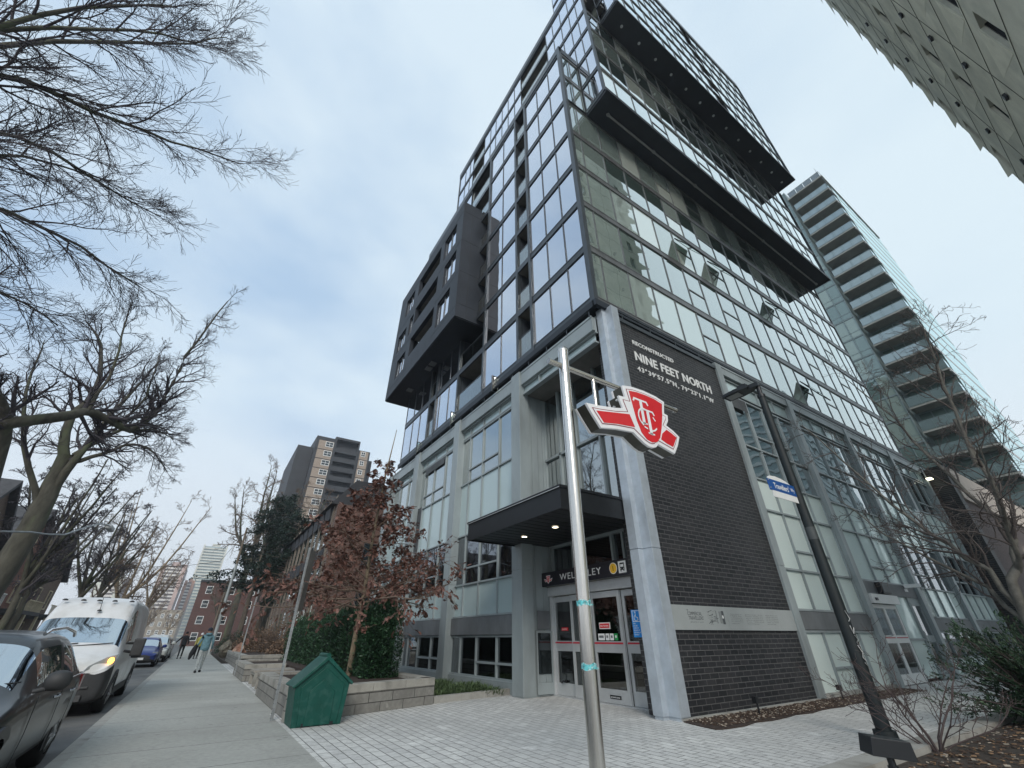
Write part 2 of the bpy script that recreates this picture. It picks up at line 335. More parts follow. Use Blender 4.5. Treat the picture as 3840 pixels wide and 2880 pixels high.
# balcony recesses: floor slab, glass rail, side walls
def balcony(u0, u1, z, back=9.25, ax='A', c=AX, parent=B):
    mb = MB(); mb.box(u0, u1, c + 0.02, back, z - 0.14, z + 0.10, 0); mb.box(u0, u1, c - 0.05, c + 0.02, z - 0.14, z + 0.16, 1)
    o = mb.build('balcony', [m_soffc, m_frame], parent)
    q = MB(); q.box(u0 + 0.03, u1 - 0.03, c + 0.02, c + 0.035, z + 0.2, z + 1.12, 0)
    q.box(u0, u1, c + 0.01, c + 0.05, z + 1.12, z + 1.17, 1)
    for t in (0.0, 0.5, 1.0):
        u = u0 + 0.03 + (u1 - u0 - 0.1) * t; q.box(u, u + 0.04, c + 0.035, c + 0.07, z + 0.1, z + 1.12, 1)
    q.build('railing', [g_rail, m_frame], o)
for z in F1[:-1]:
    balcony(-10.95, -10.1, z)
for j, z in enumerate(F1[:-1]): balcony(-16.4, -13.95, z) if (j < 2 or j >= 4) else balcony(-14.75, -13.95, z)
for z in F1[:2]: balcony(-20.05, -19.3, z)
# dark party walls and doors of the recesses
rc = MB()
for a, b in ((-10.95, -10.1), (-16.4, -13.95), (-20.05, -19.3)):
    rc.box(a, b, 9.28, 9.4, 10.4, 28.6, 0)
    rc.box(a - 0.1, a, 7.75, 9.3, 10.4, 28.6, 0); rc.box(b, b + 0.1, 7.75, 9.3, 10.4, 28.6, 0)
rc.box(-24.1, -23.95, 7.7, 9.3, 10.4, 28.6, 0)
rc.build('recess_wall', [m_panel], B)
dr = MB()
for a, b in ((-10.85, -10.2), (-16.2, -14.3), (-19.95, -19.4)):
    for z in F1[:-1]: dr.box(a, b, 9.24, 9.27, z + 0.2, z + 2.2)
dr.build('balcony_door', [g_dark], B)
# side face, lower volume
yB = [7.68, 8.22, 9.58, 10.92, 12.25, 13.6, 14.78, 16.08, 17.45, 18.8, 20.1, 21.4, 22.7, 24.0, 25.3, 26.6, 27.9, 29.2, 30.5, 31.6, 32.6]
def patB(i, j):
    if i < 2: return 'curtain'
    if i in (5,): return 'split' if j < 2 else 'splitblind'
    if i in (7, 11, 13, 16): return 'split' if (i * 7 + j * 3) % 4 < 2 else 'splitblind'
    return 'blind' if (i * 5 + j * 3) % 5 < 3 else ''
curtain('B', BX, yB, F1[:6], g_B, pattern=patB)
curtain('B', BX, [7.68, 8.25, 8.9], F1[5:], g_B, blindp=0)
curtain('B', BX, [31.0, 31.8, 32.6], [23.36, 25.93, 28.5, 31.0, 33.5, 36.1, 38.9], g_B, blindp=0.2)
for z0, z1 in ((10.3, 29.2),): fr.box(-6.86, -6.66, 7.53, 7.7, z0, z1)
fr.box(-6.8, -6.7, 32.6, 32.7, 10.3, 39.4)
# projecting volumes on the side face
yC = [8.95, 9.9] + [11.2 + 1.3 * k for k in range(15)] + [31.0]
F2 = [23.5, 25.95, 28.5, 31.0, 33.5]
CX = -5.43; DX = -4.15
curtain('B', CX, yC, F2, g_B, pattern=lambda i, j: ('blind' if (i + 2 * j) % 4 < 2 else ('split' if (i + j) % 3 == 0 else '')), thin=True)
yD = [10.25, 11.3] + [12.6 + 1.2 * k for k in range(15)] + [30.6]
F3 = [33.6, 36.1, 38.7, 41.3, 43.9, 46.5, 49.1]
curtain('B', DX, yD, F3, g_B, pattern=lambda i, j: ('blind' if (i * 3 + j) % 5 < 2 else ''), thin=True, skip=[(20.9, 22.3, 33, 48)])
fr.fbox('B', DX, 10.2, 30.6, -0.1, 0.06, 49.1, 50.0)
F4 = [28.6, 31.05, 33.6, 36.15, 38.7]
curtain('A', 8.9, [-6.66, -6.05, -5.47], [23.5, 25.95, 28.5, 31.0, 33.5, 36.1, 38.7], g_A, blindp=0)
uU = [-22.3, -21.1, -20.2, -19.55, -18.6, -17.6, -16.6, -15.75, -14.8, -13.9, -13.0, -12.1, -11.1, -10.0, -8.95, -8.2, -7.4, -6.66]
curtain('A', 8.9, uU, F4, g_A, blindp=0.15, skip=[(-12.1, -8.95, 33, 38.5), (-19.55, -17.6, 33, 38.5)])
fr.fbox('A', 8.9, -22.35, -5.4, -0.1, 0.06, 38.85, 39.5)
curtain('A', 10.2, [-5.43, -4.8, -4.2], [33.6, 36.1, 38.7], g_A, blindp=0)
curtain('A', 10.2, [-9.0, -7.8, -6.6, -5.4, -4.2], [39.6, 41.3, 43.9, 46.5, 49.1], g_A, blindp=0)
fr.box(-5.5, -5.37, 8.85, 8.97, 23.4, 38.8); fr.box(-4.22, -4.09, 10.15, 10.27, 33.5, 49.1); fr.box(-22.36, -22.24, 8.86, 8.98, 28.6, 38.8)
fr.box(-5.5, -5.37, 30.95, 31.05, 23.4, 33.5); fr.box(-4.22, -4.09, 30.55, 30.65, 33.5, 49.1)
fr.fbox('A', AX, -24.15, -6.66, -0.1, 0.06, 28.63, 29.2); fr.fbox('B', BX, 7.66, 8.85, -0.1, 0.06, 28.63, 29.2)
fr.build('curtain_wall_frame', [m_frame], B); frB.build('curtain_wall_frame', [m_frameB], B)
for z in (33.6, 36.15):
    for a, b in ((-12.1, -8.95), (-19.55, -17.6)): balcony(a + 0.05, b - 0.05, z, back=10.4, c=8.9)
# base beam of the tower over the podium gap
bb = MB(); bb.box(-24.15, -6.7, 7.5, 7.62, 10.18, 10.42); bb.box(-6.75, -6.6, 7.5, 32.7, 10.18, 10.42)
bb.box(-24.0, -6.9, 7.63, 9.2, 10.2, 10.4)
bb.build('base_beam', [m_navy], B)
# cores behind the glass with room slabs
co = MB()
co.box(-23.9, -7.5, 9.42, 32.4, 10.45, 28.9)
for a, b in ((-9.9, -7.5), (-13.85, -11.05), (-19.1, -16.6), (-23.95, -20.3)): co.box(a, b, 8.5, 9.42, 10.45, 28.5)
co.box(-22.2, -6.25, 10.45, 32.4, 28.95, 39.3); co.box(-6.72, -6.25, 9.9, 30.8, 23.6, 39.3); co.box(-22.2, -19.6, 9.5, 10.4, 29, 39.2); co.box(-17.5, -12.15, 9.5, 10.4, 29, 39.2); co.box(-8.9, -6.25, 9.5, 10.4, 29, 39.2)
co.box(-12.1, -8.95, 9.5, 10.4, 29, 33.4); co.box(-19.55, -17.65, 9.5, 10.4, 29, 33.4)
co.box(-9.0, -4.95, 11.0, 20.8, 33.7, 49.8); co.box(-9.0, -4.95, 22.4, 30.4, 33.7, 49.8); co.box(-9.0, -5.9, 20.8, 22.4, 33.7, 49.8)
co.build('interior_core', [m_core], B)
sl = MB()
for z in F1[1:]:
    for a, b in ((-9.95, -6.9), (-13.8, -11.1), (-19.1, -16.6), (-24, -20.3)): sl.box(a, b, 7.75, 8.48, z - 0.1, z + 0.1)
    if z < 23.5: sl.box(-7.48, -6.86, 7.75, 32.5, z - 0.08, z + 0.08)
for z in F2[1:]: sl.box(-6.2, -5.56, 9.05, 30.9, z - 0.1, z + 0.1)
for z in F3[1:]: sl.box(-4.9, -4.3, 10.35, 30.5, z - 0.1, z + 0.1)
for z in F4[1:]: sl.box(-22.2, -5.5, 9.05, 9.48, z - 0.1, z + 0.1)
for y in (8.9, 12.25, 16.08, 20.1, 24.0, 27.9): sl.box(-7.48, -6.87, y - 0.06, y + 0.06, 10.5, 23.3)
sl.build('room_slab', [m_soffc], B)
rf = MB(); rf.box(-24.1, -6.7, 7.66, 8.86, 28.9, 29.1); rf.box(-22.3, -5.45, 8.98, 32.6, 39.3, 39.45); rf.box(-9.0, -4.2, 10.3, 30.5, 49.8, 49.95)
rf.build('roof', [m_greyd], B)
# soffits under the two projecting volumes
so = MB(); so.box(-6.68, CX + 0.1, 8.9, 31.0, 23.22, 23.4); so.box(CX + 0.1, CX + 0.14, 8.86, 31.04, 23.2, 23.48); so.box(-6.68, CX + 0.14, 31.0, 31.04, 23.2, 23.48)
s1 = so.build('soffit', [m_navy], B)
q = MB(); q.tube([(-6.05, 9.6, 23.14), (-6.05, 30.6, 23.14)], 0.05, 8)
for y in (9.7, 13, 16.5, 20, 23.5, 27, 30.5): q.box(-6.12, -5.98, y - 0.05, y + 0.05, 23.1, 23.22)
q.build('pipe', [mat('pipe_grey', (0.22, 0.23, 0.23), 0.5)], s1)
so = MB(); so.box(-5.38, DX + 0.1, 10.2, 30.6, 33.32, 33.5); so.box(DX + 0.1, DX + 0.13, 10.16, 30.64, 33.3, 33.58); so.box(-5.38, DX + 0.13, 30.6, 30.64, 33.3, 33.58)
s2 = so.build('soffit', [m_navy], B)
for k in range(13):
    q = MB(); q.lathe([(0.0, 0), (0.07, 0), (0.08, 0.03), (0.09, 0.06)], (-4.75, 11.3 + k * 1.55, 33.26), 12)
    q.build('downlight', [m_alu], s2)
q = MB(); q.box(-9, -6, 20.6, 22.5, 33.55, 49); 
for z in F3[:-2]: ra = MB(); ra.box(-4.2, -4.17, 21.0, 22.2, z + 0.2, z + 1.1, 0); ra.box(-5.8, -4.1, 20.95, 22.25, z - 0.1, z + 0.1, 1); ra.build('balcony', [g_rail, m_soffc], B)

# the charcoal box hung on the street face
m_clad = mat('cladding_charcoal', (0.028, 0.034, 0.044), 0.55, 0.0, (0.5, 0.12), spec=0.25)
bx = MB(); X0, X1, Y0, Z0, Z1 = -25.4, -14.82, 6.35, 15.13, 24.3
holes = []
for (a, b, z0, z1, k) in ((-17.45, -15.8, 16.05, 17.9, 'w'), (-17.4, -15.7, 21.4, 23.2, 'w'), (-17.0, -15.4, 18.75, 20.55, 'w'),
                          (-24.0, -22.4, 16.1, 17.6, 'w'), (-24.7, -23.1, 18.6, 20.1, 'w'), (-22.55, -21.85, 18.8, 20.4, 'w'), (-24.0, -22.4, 21.5, 23.1, 'w'),
                          (-21.7, -17.95, 16.65, 18.1, 'b'), (-21.6, -17.95, 19.25, 20.65, 'b'), (-21.6, -17.95, 21.75, 23.3, 'b')): holes.append((a, b, z0, z1, k))
us = sorted({X0, X1} | {h[0] for h in holes} | {h[1] for h in holes}); zs = sorted({Z0, Z1} | {h[2] for h in holes} | {h[3] for h in holes})
for i in range(len(us) - 1):
    for j in range(len(zs) - 1):
        uc, zc = (us[i] + us[i+1]) / 2, (zs[j] + zs[j+1]) / 2
        if not any(h[0] < uc < h[1] and h[2] < zc < h[3] for h in holes): bx.box(us[i], us[i+1], Y0, Y0 + 0.25, zs[j], zs[j+1])
bx.box(X0, X1, Y0 + 0.25, 7.58, Z1 - 0.25, Z1); bx.box(X0, X1, Y0 + 0.25, 9.0, Z0, Z0 + 0.2)
bx.box(X1 - 0.25, X1, Y0 + 0.25, 8.4, Z0 + 0.2, Z1 - 0.25); bx.box(X0, X0 + 0.25, Y0 + 0.25, 8.0, Z0 + 0.2, Z1 - 0.25)
boxo = bx.build('projecting_box', [m_clad], B)
# panel joints as raised seams 
sm = MB()
for z in (16.0, 18.35, 20.85, 23.4):
    sm.box(X1 + 0.002, X1 + 0.01, Y0, 7.6, z, z + 0.02)
for y in (6.95,): sm.box(X1 + 0.002, X1 + 0.01, y, y + 0.02, Z0, Z1)
for z in (15.75, 18.28, 20.8, 23.4):
    for a, b in ((X0, -21.72), (-17.93, X1)): sm.box(a, b, Y0 - 0.008, Y0 - 0.001, z, z + 0.018)
for u in (-24.9, -23.2, -22.0, -20.8, -19.8, -18.8, -17.7, -16.6, -15.3):
    for z0, z1 in ((Z0, 15.98), (18.15, 18.6), (20.72, 21.3), (23.35, Z1)): sm.box(u, u + 0.018, Y0 - 0.007, Y0 - 0.001, z0, z1)
sm.build('panel_seam', [mat('seam', (0.02, 0.025, 0.03), 0.6)], boxo)
sf = MB(); sf.box(X0 + 0.05, X1 - 0.05, Y0 + 0.05, 8.2, Z0 - 0.05, Z0 - 0.004); s3 = sf.build('soffit', [m_navy], boxo)
for x in (-19.9, -19.3, -22.9):
    q = MB(); q.box(x - 0.2, x + 0.2, 7.0, 7.35, Z0 - 0.12, Z0 - 0.052); q.build('soffit_light', [m_greyd], boxo)
for a, b, z0, z1, k in holes:
    if k == 'w':
        q = MB(); mid = (a + b) / 2 if b - a > 1 else None
        for s, e in ((a, mid or b),) + (((mid, b),) if mid else ()):
            q.box(s + 0.05, e - 0.03, Y0 + 0.14, Y0 + 0.16, z0 + 0.05, z1 - 0.05, 0)
            q.box(s, s + 0.05, Y0 + 0.1, Y0 + 0.2, z0, z1, 1); q.box(e - 0.03, e, Y0 + 0.1, Y0 + 0.2, z0, z1, 1)
        q.box(a, b, Y0 + 0.1, Y0 + 0.2, z0, z0 + 0.05, 1); q.box(a, b, Y0 + 0.1, Y0 + 0.2, z1 - 0.05, z1, 1)
        q.box(a - 0.1, b + 0.1, Y0 + 0.5, Y0 + 0.55, z0 - 0.2, z1 + 0.2, 2)
        q.build('window', [g_A, m_frame, m_inside], boxo)
    else:
        q = MB(); q.box(a - 0.05, b + 0.05, 7.45, 7.55, z0 - 1, z1 + 0.1, 0); q.box(a - 0.05, b + 0.05, Y0 + 0.26, 7.45, z1 + 0.02, z1 + 0.12, 1)
        q.box(a, b, Y0 + 0.1, Y0 + 0.14, z0 - 0.02, z0 + 0.03, 0)
        q.build('balcony_recess', [m_panel, m_soffc], boxo)

# ---------------- podium
grid = MB()
def fb(mb, ax, c, *a, **k): mb.fbox(ax, c, *a, **k)
PY = 7.8; PX = -6.58
def podbay(ax, c, u0, u1, muls, rows, w=0.055):
    """rows: (z0, z1, material, split_z or None, split columns)"""
    cols = [u0] + muls + [u1]; grid = MB()
    for z0, z1, g, sp, spc in rows:
        fb(grid, ax, c, u0, u1, -0.06, 0.05, z0 - w/2, z0 + w/2); fb(grid, ax, c, u0, u1, -0.06, 0.05, z1 - w/2, z1 + w/2)
        for i in range(len(cols) - 1):
            a, b = cols[i] + w/2, cols[i+1] - w/2
            for u in (cols[i], cols[i+1]): fb(grid, ax, c, u - w/2, u + w/2, -0.06, 0.045, z0 + w/2, z1 - w/2)
            if sp and i in spc:
                fb(grid, ax, c, a, b, -0.055, 0.04, sp - w/2, sp + w/2)
                pane(ax, c, a, b, z0 + w/2, sp - w/2, g, ''); pane(ax, c, a, b, sp + w/2, z1 - w/2, g, '')
            else: pane(ax, c, a, b, z0 + w/2, z1 - w/2, g, '')
    grid.build('podium_window_frame', m_grey, B)
g_podlow = glassmat('podium_lower_glass', (0.30, 0.34, 0.33), 0.12, (0.9, 0.95, 1.0), wob=0.0)
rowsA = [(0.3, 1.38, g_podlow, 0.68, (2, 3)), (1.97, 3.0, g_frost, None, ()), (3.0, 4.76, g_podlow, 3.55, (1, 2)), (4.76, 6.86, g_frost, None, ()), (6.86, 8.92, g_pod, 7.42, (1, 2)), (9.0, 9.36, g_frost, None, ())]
for dx, x1 in ((0, -11.42), (-4.9, -16.3), (-9.75, -21.2)):
    x0 = -15.95 + dx if dx > -9 else -25.0
    ms = [-15.1 + dx, -13.97 + dx, -12.7 + dx]
    podbay('A', PY, x0, x1, ms, rowsA)
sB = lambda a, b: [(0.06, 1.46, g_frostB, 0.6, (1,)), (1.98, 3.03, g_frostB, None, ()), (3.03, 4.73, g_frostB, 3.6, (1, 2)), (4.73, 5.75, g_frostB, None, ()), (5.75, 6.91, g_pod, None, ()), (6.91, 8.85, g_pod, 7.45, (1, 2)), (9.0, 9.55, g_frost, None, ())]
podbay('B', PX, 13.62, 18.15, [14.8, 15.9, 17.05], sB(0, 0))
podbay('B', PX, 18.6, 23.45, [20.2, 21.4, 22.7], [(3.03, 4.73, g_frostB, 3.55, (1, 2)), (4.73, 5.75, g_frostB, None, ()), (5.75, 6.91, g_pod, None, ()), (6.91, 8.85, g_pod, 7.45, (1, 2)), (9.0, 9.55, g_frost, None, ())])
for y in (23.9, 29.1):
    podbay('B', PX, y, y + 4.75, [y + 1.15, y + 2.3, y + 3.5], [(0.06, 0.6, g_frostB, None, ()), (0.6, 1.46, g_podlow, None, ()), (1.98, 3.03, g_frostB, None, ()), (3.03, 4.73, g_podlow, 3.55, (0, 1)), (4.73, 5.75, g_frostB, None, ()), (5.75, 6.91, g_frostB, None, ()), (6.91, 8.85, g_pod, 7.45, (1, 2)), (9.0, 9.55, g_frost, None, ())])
# fascias, spandrel bands and plinths
pw = MB()
pw.box(-25.6, -6.95, PY - 0.22, PY - 0.04, 9.42, 9.95); pw.box(-25.6, -6.95, PY - 0.24, PY - 0.2, 9.90, 9.98)
pw.box(-25.6, -6.95, PY - 0.12, PY - 0.02, 9.36, 9.42)
pw.box(-6.62, -6.44, 13.3, 34.0, 9.62, 9.95); pw.box(-6.6, -6.42, 13.3, 34.0, 9.93, 10.0)
pw.box(-25.6, -6.95, PY - 0.02, 9.3, 9.95, 10.05); pw.box(-7.5, -6.6, 8.6, 34, 9.95, 10.05)
pw.box(-25.6, -11.4, PY - 0.1, PY + 0.05, 0.0, 0.28)
pw.build('podium_fascia', [m_grey], B)
sp = MB()
for a, b in ((-16.0, -11.42), (-20.9, -16.3), (-25.0, -21.2)): sp = MB(); sp.box(a, b, PY - 0.1, PY + 0.05, 1.42, 1.93); sp.build('spandrel_panel', [m_greyd], B)
for a, b in ((13.6, 18.2), (23.9, 28.7), (29.1, 33.9)): sp = MB(); sp.box(PX - 0.05, PX + 0.07, a, b, 1.5, 1.94); sp.build('spandrel_panel', [m_greyd], B)
sp = MB(); sp.box(PX - 0.05, PX + 0.07, 18.6, 23.5, 2.6, 3.0)
sp.build('spandrel_panel', [m_greyd], B)
pl = MB(); pl.box(PX - 0.1, PX + 0.1, 13.6, 18.2, -0.02, 0.1); pl.build('plinth', [m_conc], B); pl = MB(); pl.box(PX - 0.1, PX + 0.1, 23.9, 34.0, -0.02, 0.1)
pl.build('plinth', [m_conc], B)
lv = MB()
for k in range(46): lv.box(-20.85, -20.05, PY - 0.06, PY - 0.035, 4.9 + k * 0.045, 4.925 + k * 0.045)
lv.box(-20.85, -20.05, PY - 0.034, PY - 0.03, 4.8, 6.95)
lv.build('louvre', [m_greyd], B); lv = MB()
for k in range(10): lv.box(-19.95, -17.7, PY - 0.075, PY - 0.05, 8.55 + k * 0.035, 8.57 + k * 0.035)
lv.build('louvre', [m_greyd], B); lv = MB()
for k in range(12): lv.box(PX + 0.06, PX + 0.08, 13.72, 14.7, 8.35 + k * 0.04, 8.372 + k * 0.04)
lv.build('louvre', [m_greyd], B); lv = MB()
for k in range(26): lv.box(PX + 0.08, PX + 0.1, 24.0, 24.5, 1.95 + k * 0.04, 1.972 + k * 0.04)
lv.build('louvre', [m_greyd], B)
# pilasters
def pil(x0, x1, y0, y1, z1=10.0):
    q = MB(); q.box(x0, x1, y0, y1, 0.03, 3.04); q.box(x0, x1, y0, y1, 3.06, 6.88 if False else z1); q.box(x0 + 0.01, x1 - 0.01, y0 + 0.01, y1 - 0.01, 0, 3.1)
    q.build('pilaster', [m_grey], B, bevel=0.006)
for x in (-11.42, -16.3, -21.2, -25.65): pil(x, x + 0.42 + (0.12 if x > -20 else 0.28), 7.5, 7.9)
for y in (13.2, 18.18, 23.48, 28.72, 33.5): pil(-6.8, -6.40, y, y + 0.34)
fn = MB()
for z0, z1 in ((0.06, 3.04), (3.055, 10.22)):
    fn.prism([(-6.94, 7.80), (-6.69, 7.80), (-6.69, 7.95), (-6.42, 7.95), (-6.42, 8.24), (-6.56, 8.24), (-6.56, 8.06), (-6.94, 8.06)], 'z', z0, z1)
fn.prism([(-6.92, 7.82), (-6.71, 7.82), (-6.71, 7.97), (-6.44, 7.97), (-6.44, 8.22), (-6.55, 8.22), (-6.55, 8.05), (-6.92, 8.05)], 'z', 0.0, 10.1)
fn.build('corner_fin', [m_fin], B, bevel=0.005)
# black brick wall
m_brk = brickmat('black_brick', (0.008, 0.009, 0.012), (0.026, 0.026, 0.030), (0.11, 0.11, 0.11), 0.30, 0.100, 0.0065, 'x', 0.55, 0.7, stain=(0.9, (0.075, 0.075, 0.072), 0.6, 0.85, 0.5), dirt=(1.2, (0.04, 0.04, 0.04), 0.5, 0.8, 0.5))
m_brky = brickmat('black_brick_return', (0.020, 0.019, 0.021), (0.038, 0.036, 0.037), (0.125, 0.125, 0.12), 0.30, 0.100, 0.0065, 'y', 0.5, 0.7)
bw = MB(); bw.box(-6.9, -6.47, 8.1, 13.25, 0.02, 9.7); bwo = bw.build('brick_wall', [m_brk], B)
bw = MB(); bw.box(-7.28, -6.901, 8.07, 8.72, 0.02, 9.42); bw.build('brick_wall', [m_brky], B)
cp = MB(); cp.box(-6.95, -6.43, 8.25, 13.2, 9.72, 9.86); cp.box(-7.3, -6.93, 8.0, 8.7, 9.43, 9.46); cp.build('coping', [m_frame], B)
ft = MB(); ft.box(-6.95, -6.4, 8.0, 13.4, -0.05, 0.05); ft.build('footing', [m_conc], B)
# handrail along the podium edge
hr = MB(); hr.tube([(-24.9, 7.55, 10.17), (-6.95, 7.55, 10.17)], 0.022, 6); hr.tube([(-6.5, 8.0, 10.17), (-6.5, 33.6, 10.17)], 0.022, 6)
for k in range(17): hr.box(-24.6 + k * 1.1 - 0.015, -24.6 + k * 1.1 + 0.015, 7.54, 7.56, 9.95, 10.16)
for k in range(20): hr.box(-6.51, -6.49, 8.5 + k * 1.3 - 0.015, 8.5 + k * 1.3 + 0.015, 9.86, 10.16)
hr.build('podium_railing', [m_frame], B)
# glass privacy fins standing on the podium edge
for x in (-12.7, -16.6, -20.9):
    q = MB(); q.box(x, x + 0.02, 7.4, 8.1, 10.0, 10.72, 0); q.box(x - 0.01, x + 0.03, 7.36, 7.4, 9.98, 10.76, 1); q.box(x - 0.01, x + 0.03, 7.4, 8.1, 10.72, 10.76, 1)
    q.build('divider', [g_rail, m_frame], B)
# podium interior
pi_ = MB(); pi_.box(-25.4, -11.9, 9.4, 9.5, 0, 9.9); pi_.box(-25.55, -25.45, 7.8, 34, 0, 9.9, 1); pi_.box(-25.4, -7.3, 33.9, 34.05, 0, 9.9, 1)
for z in (3.0, 6.86): pi_.box(-25.4, -11.9, 7.95, 9.4, z - 0.08, z + 0.08)
pi_.box(-8.6, -8.5, 14, 33.9, 0, 9.9)
for z in (3.0, 6.86): pi_.box(-8.5, -6.75, 13.6, 33.9, z - 0.08, z + 0.08)
pi_.build('podium_interior', [m_inside, m_grey], B)
# entrance bay: recessed glazing, side wall, beam, canopy
en = MB()
en.box(-11.36, -10.98, 7.9, 8.72, 0, 9.1); en.box(-11.45, -11.3, 8.72, 8.9, 0, 9.1)
for u in (-10.97,): 
    for y in (8.05, 8.32, 8.52, 8.66): en.box(u, u + 0.012, y, y + 0.015, 0.02, 9.0)
en.box(-11.0, -7.2, 8.66, 8.78, 4.2, 4.32)
for x in (-11.0, -10.15, -9.35, -8.25, -7.55): en.box(x - 0.035, x + 0.035, 8.64, 8.76, 4.2, 9.1)
for x in (-10.9, -9.9, -8.3, -7.9): en.box(x - 0.035, x + 0.035, 8.64, 8.76, 3.0, 3.75)
en.box(-11.0, -7.28, 8.64, 8.76, 6.62, 6.7); en.box(-11.0, -7.28, 8.63, 8.77, 3.72, 3.8)
en.box(-10.98, -10.94, 8.1, 8.6, 0.02, 0.03)
en.build('entrance_frame', [m_grey], B)
for a, b in ((-10.965, -10.185), (-10.115, -9.385), (-9.315, -8.285), (-8.215, -7.585)):
    pane('A', 8.72, a, b, 4.32, 6.62, g_pod, ''); pane('A', 8.72, a, b, 6.7, 9.08, g_pod, '')
for a, b in ((-10.865, -9.935), (-9.865, -8.335), (-8.265, -7.935), (-7.86, -7.3)): pane('A', 8.72, a, b, 3.02, 3.72, g_podlow, '')
es = MB(); es.box(-10.97, -6.95, 7.9, 8.9, 9.1, 9.2); es.build('entrance_soffit', [m_soffc], B)
stp = MB(); stp.box(-10.97, -7.3, PY - 0.1, PY - 0.06, 9.06, 9.36)
pane('A', PY - 0.06, -10.9, -9.9, 9.08, 9.34, g_frost, ''); pane('A', PY - 0.06, -9.85, -8.45, 9.08, 9.34, g_frost, ''); pane('A', PY - 0.06, -8.4, -7.05, 9.08, 9.34, g_frost, '')
st = MB(); st.box(-11.0, -7.0, PY - 0.14, PY + 0.04, 9.02, 9.08); st.box(-9.9, -9.85, PY - 0.14, PY, 9.08, 9.36); st.box(-8.45, -8.4, PY - 0.14, PY, 9.08, 9.36); st.build('entrance_beam', [m_grey], B)
cn = MB(); cn.box(-11.24, -7.0, 5.9, 8.6, 3.78, 4.12); cn.box(-11.27, -6.97, 5.87, 5.9, 3.74, 4.2); cn.box(-11.27, -11.24, 5.9, 8.6, 3.74, 4.2); cn.box(-7.0, -6.97, 5.9, 8.06, 3.74, 4.2)
cn.box(-11.3, -6.94, 5.84, 8.05, 4.2, 4.26)
cno = cn.build('canopy', [m_black], B)
q = MB(); q.box(-11.3, -6.96, 5.835, 5.84, 4.2, 4.215); q.build('drip_edge', [m_alu], cno)
ca = MB()
for k in range(14): ca.box(-11.1 + k * 0.3, -11.09 + k * 0.3, 5.95, 8.5, 3.775, 3.781)
ca.build('soffit_joint', [mat('joint', (0.004, 0.005, 0.006), 0.8)], cno)
m_warm = mat('warm_lamp', (1, 0.9, 0.7), vary=None, emit=((1.0, 0.86, 0.6), 6.0))
for x, y in ((-10.0, 7.0), (-8.6, 7.0)):
    q = MB(); q.lathe([(0.0, 0), (0.075, 0), (0.075, 0.01)], (x, y, 3.765), 16, 0); q.lathe([(0.075, -0.004), (0.1, -0.004), (0.1, 0.01)], (x, y, 3.765), 16, 1)
    q.build('downlight', [m_warm, m_alu], cno)
# lobby behind the entrance
lb = MB(); lb.box(-11.0, -7.3, 11.9, 12.0, 0, 9.0, 0); lb.box(-11.0, -10.95, 9, 12, 0, 9, 0); lb.box(-7.3, -7.25, 9, 12, 0, 9, 0)
lb.box(-11.0, -7.3, 8.85, 12, 3.78, 3.9, 1); lb.box(-11, -7.3, 8.8, 12, -0.01, 0.015, 2); lb.box(-10.9, -10.0, 10.6, 11.8, 0.02, 2.3, 3); lb.box(-9.6, -8.9, 11.5, 11.9, 0.02, 2.4, 4)
lb.build('lobby_interior', [mat('lobby_tile', (0.10, 0.085, 0.06), 0.6), m_soffc, mat('lobby_floor', (0.08, 0.08, 0.075), 0.4), m_inside, mat('booth', (0.16, 0.12, 0.07), 0.6)], B)
m_tube = mat('lamp_tube', (1, 1, 0.85), vary=None, emit=((1.0, 0.97, 0.72), 3.5))
for x, y in ((-10.9, 9.6), (-8.9, 9.35)):
    q = MB(); q.box(x, x + 1.1, y, y + 0.16, 3.58, 3.64); q.build('ceiling_lamp', [m_tube], B)
for y, z in ((19.6, 4.15), (20.6, 4.2), (19.8, 3.9), (20.9, 3.95), (22.0, 4.0), (24.6, 4.0), (25.7, 4.05), (21.6, 5.2)):
    q = MB(); q.box(-7.9, -7.75, y, y + 0.28, z, z + 0.03); q.build('ceiling_lamp', [m_tube], B)
# sliding doors of the station entrance
def door(u0, u1, parent, y=8.6, z1=2.36, red=True):
    q = MB(); w = 0.09
    q.box(u0, u0 + w, y, y + 0.06, 0.03, z1); q.box(u1 - w, u1, y, y + 0.06, 0.03, z1)
    q.box(u0 + w, u1 - w, y, y + 0.06, 0.03, 0.30); q.box(u0 + w, u1 - w, y, y + 0.06, z1 - 0.14, z1); q.box(u0 + w, u1 - w, y, y + 0.06, 1.02, 1.26)
    o = q.build('sliding_door', [m_alu], parent)
    g = MB(); g.box(u0 + w, u1 - w, y + 0.02, y + 0.035, 0.3, 1.02); g.box(u0 + w, u1 - w, y + 0.02, y + 0.035, 1.26, z1 - 0.14); g.build('glass', [g_door], o)
    if red:
        g = MB(); g.box(u0 + w * 0.4, u1 - w * 0.4, y - 0.006, y - 0.001, 1.20, 1.235); g.build('red_stripe', [mat('red_stripe', (0.45, 0.02, 0.04), 0.4, 0, None)], o)
    return o
g_door = glassmat('door_glass', (0.55, 0.55, 0.50), 0.10, (0.95, 0.98, 1.0), wob=0)
d1 = door(-10.95, -10.1, B, 8.66); d2 = door(-10.1, -9.28, B, 8.58); d3 = door(-9.26, -8.2, B, 8.58); d4 = door(-8.2, -7.32, B, 8.66)
hd = MB(); hd.box(-11.05, -7.3, 8.5, 8.72, 2.38, 2.62); hd.box(-11.05, -10.95, 8.55, 8.75, 0, 2.38); hd.box(-9.28, -9.26, 8.57, 8.7, 0.03, 2.38); hd.box(-11.0, -7.3, 8.52, 8.7, 0.0, 0.025)
hd.build('door_frame', [m_alu], B)
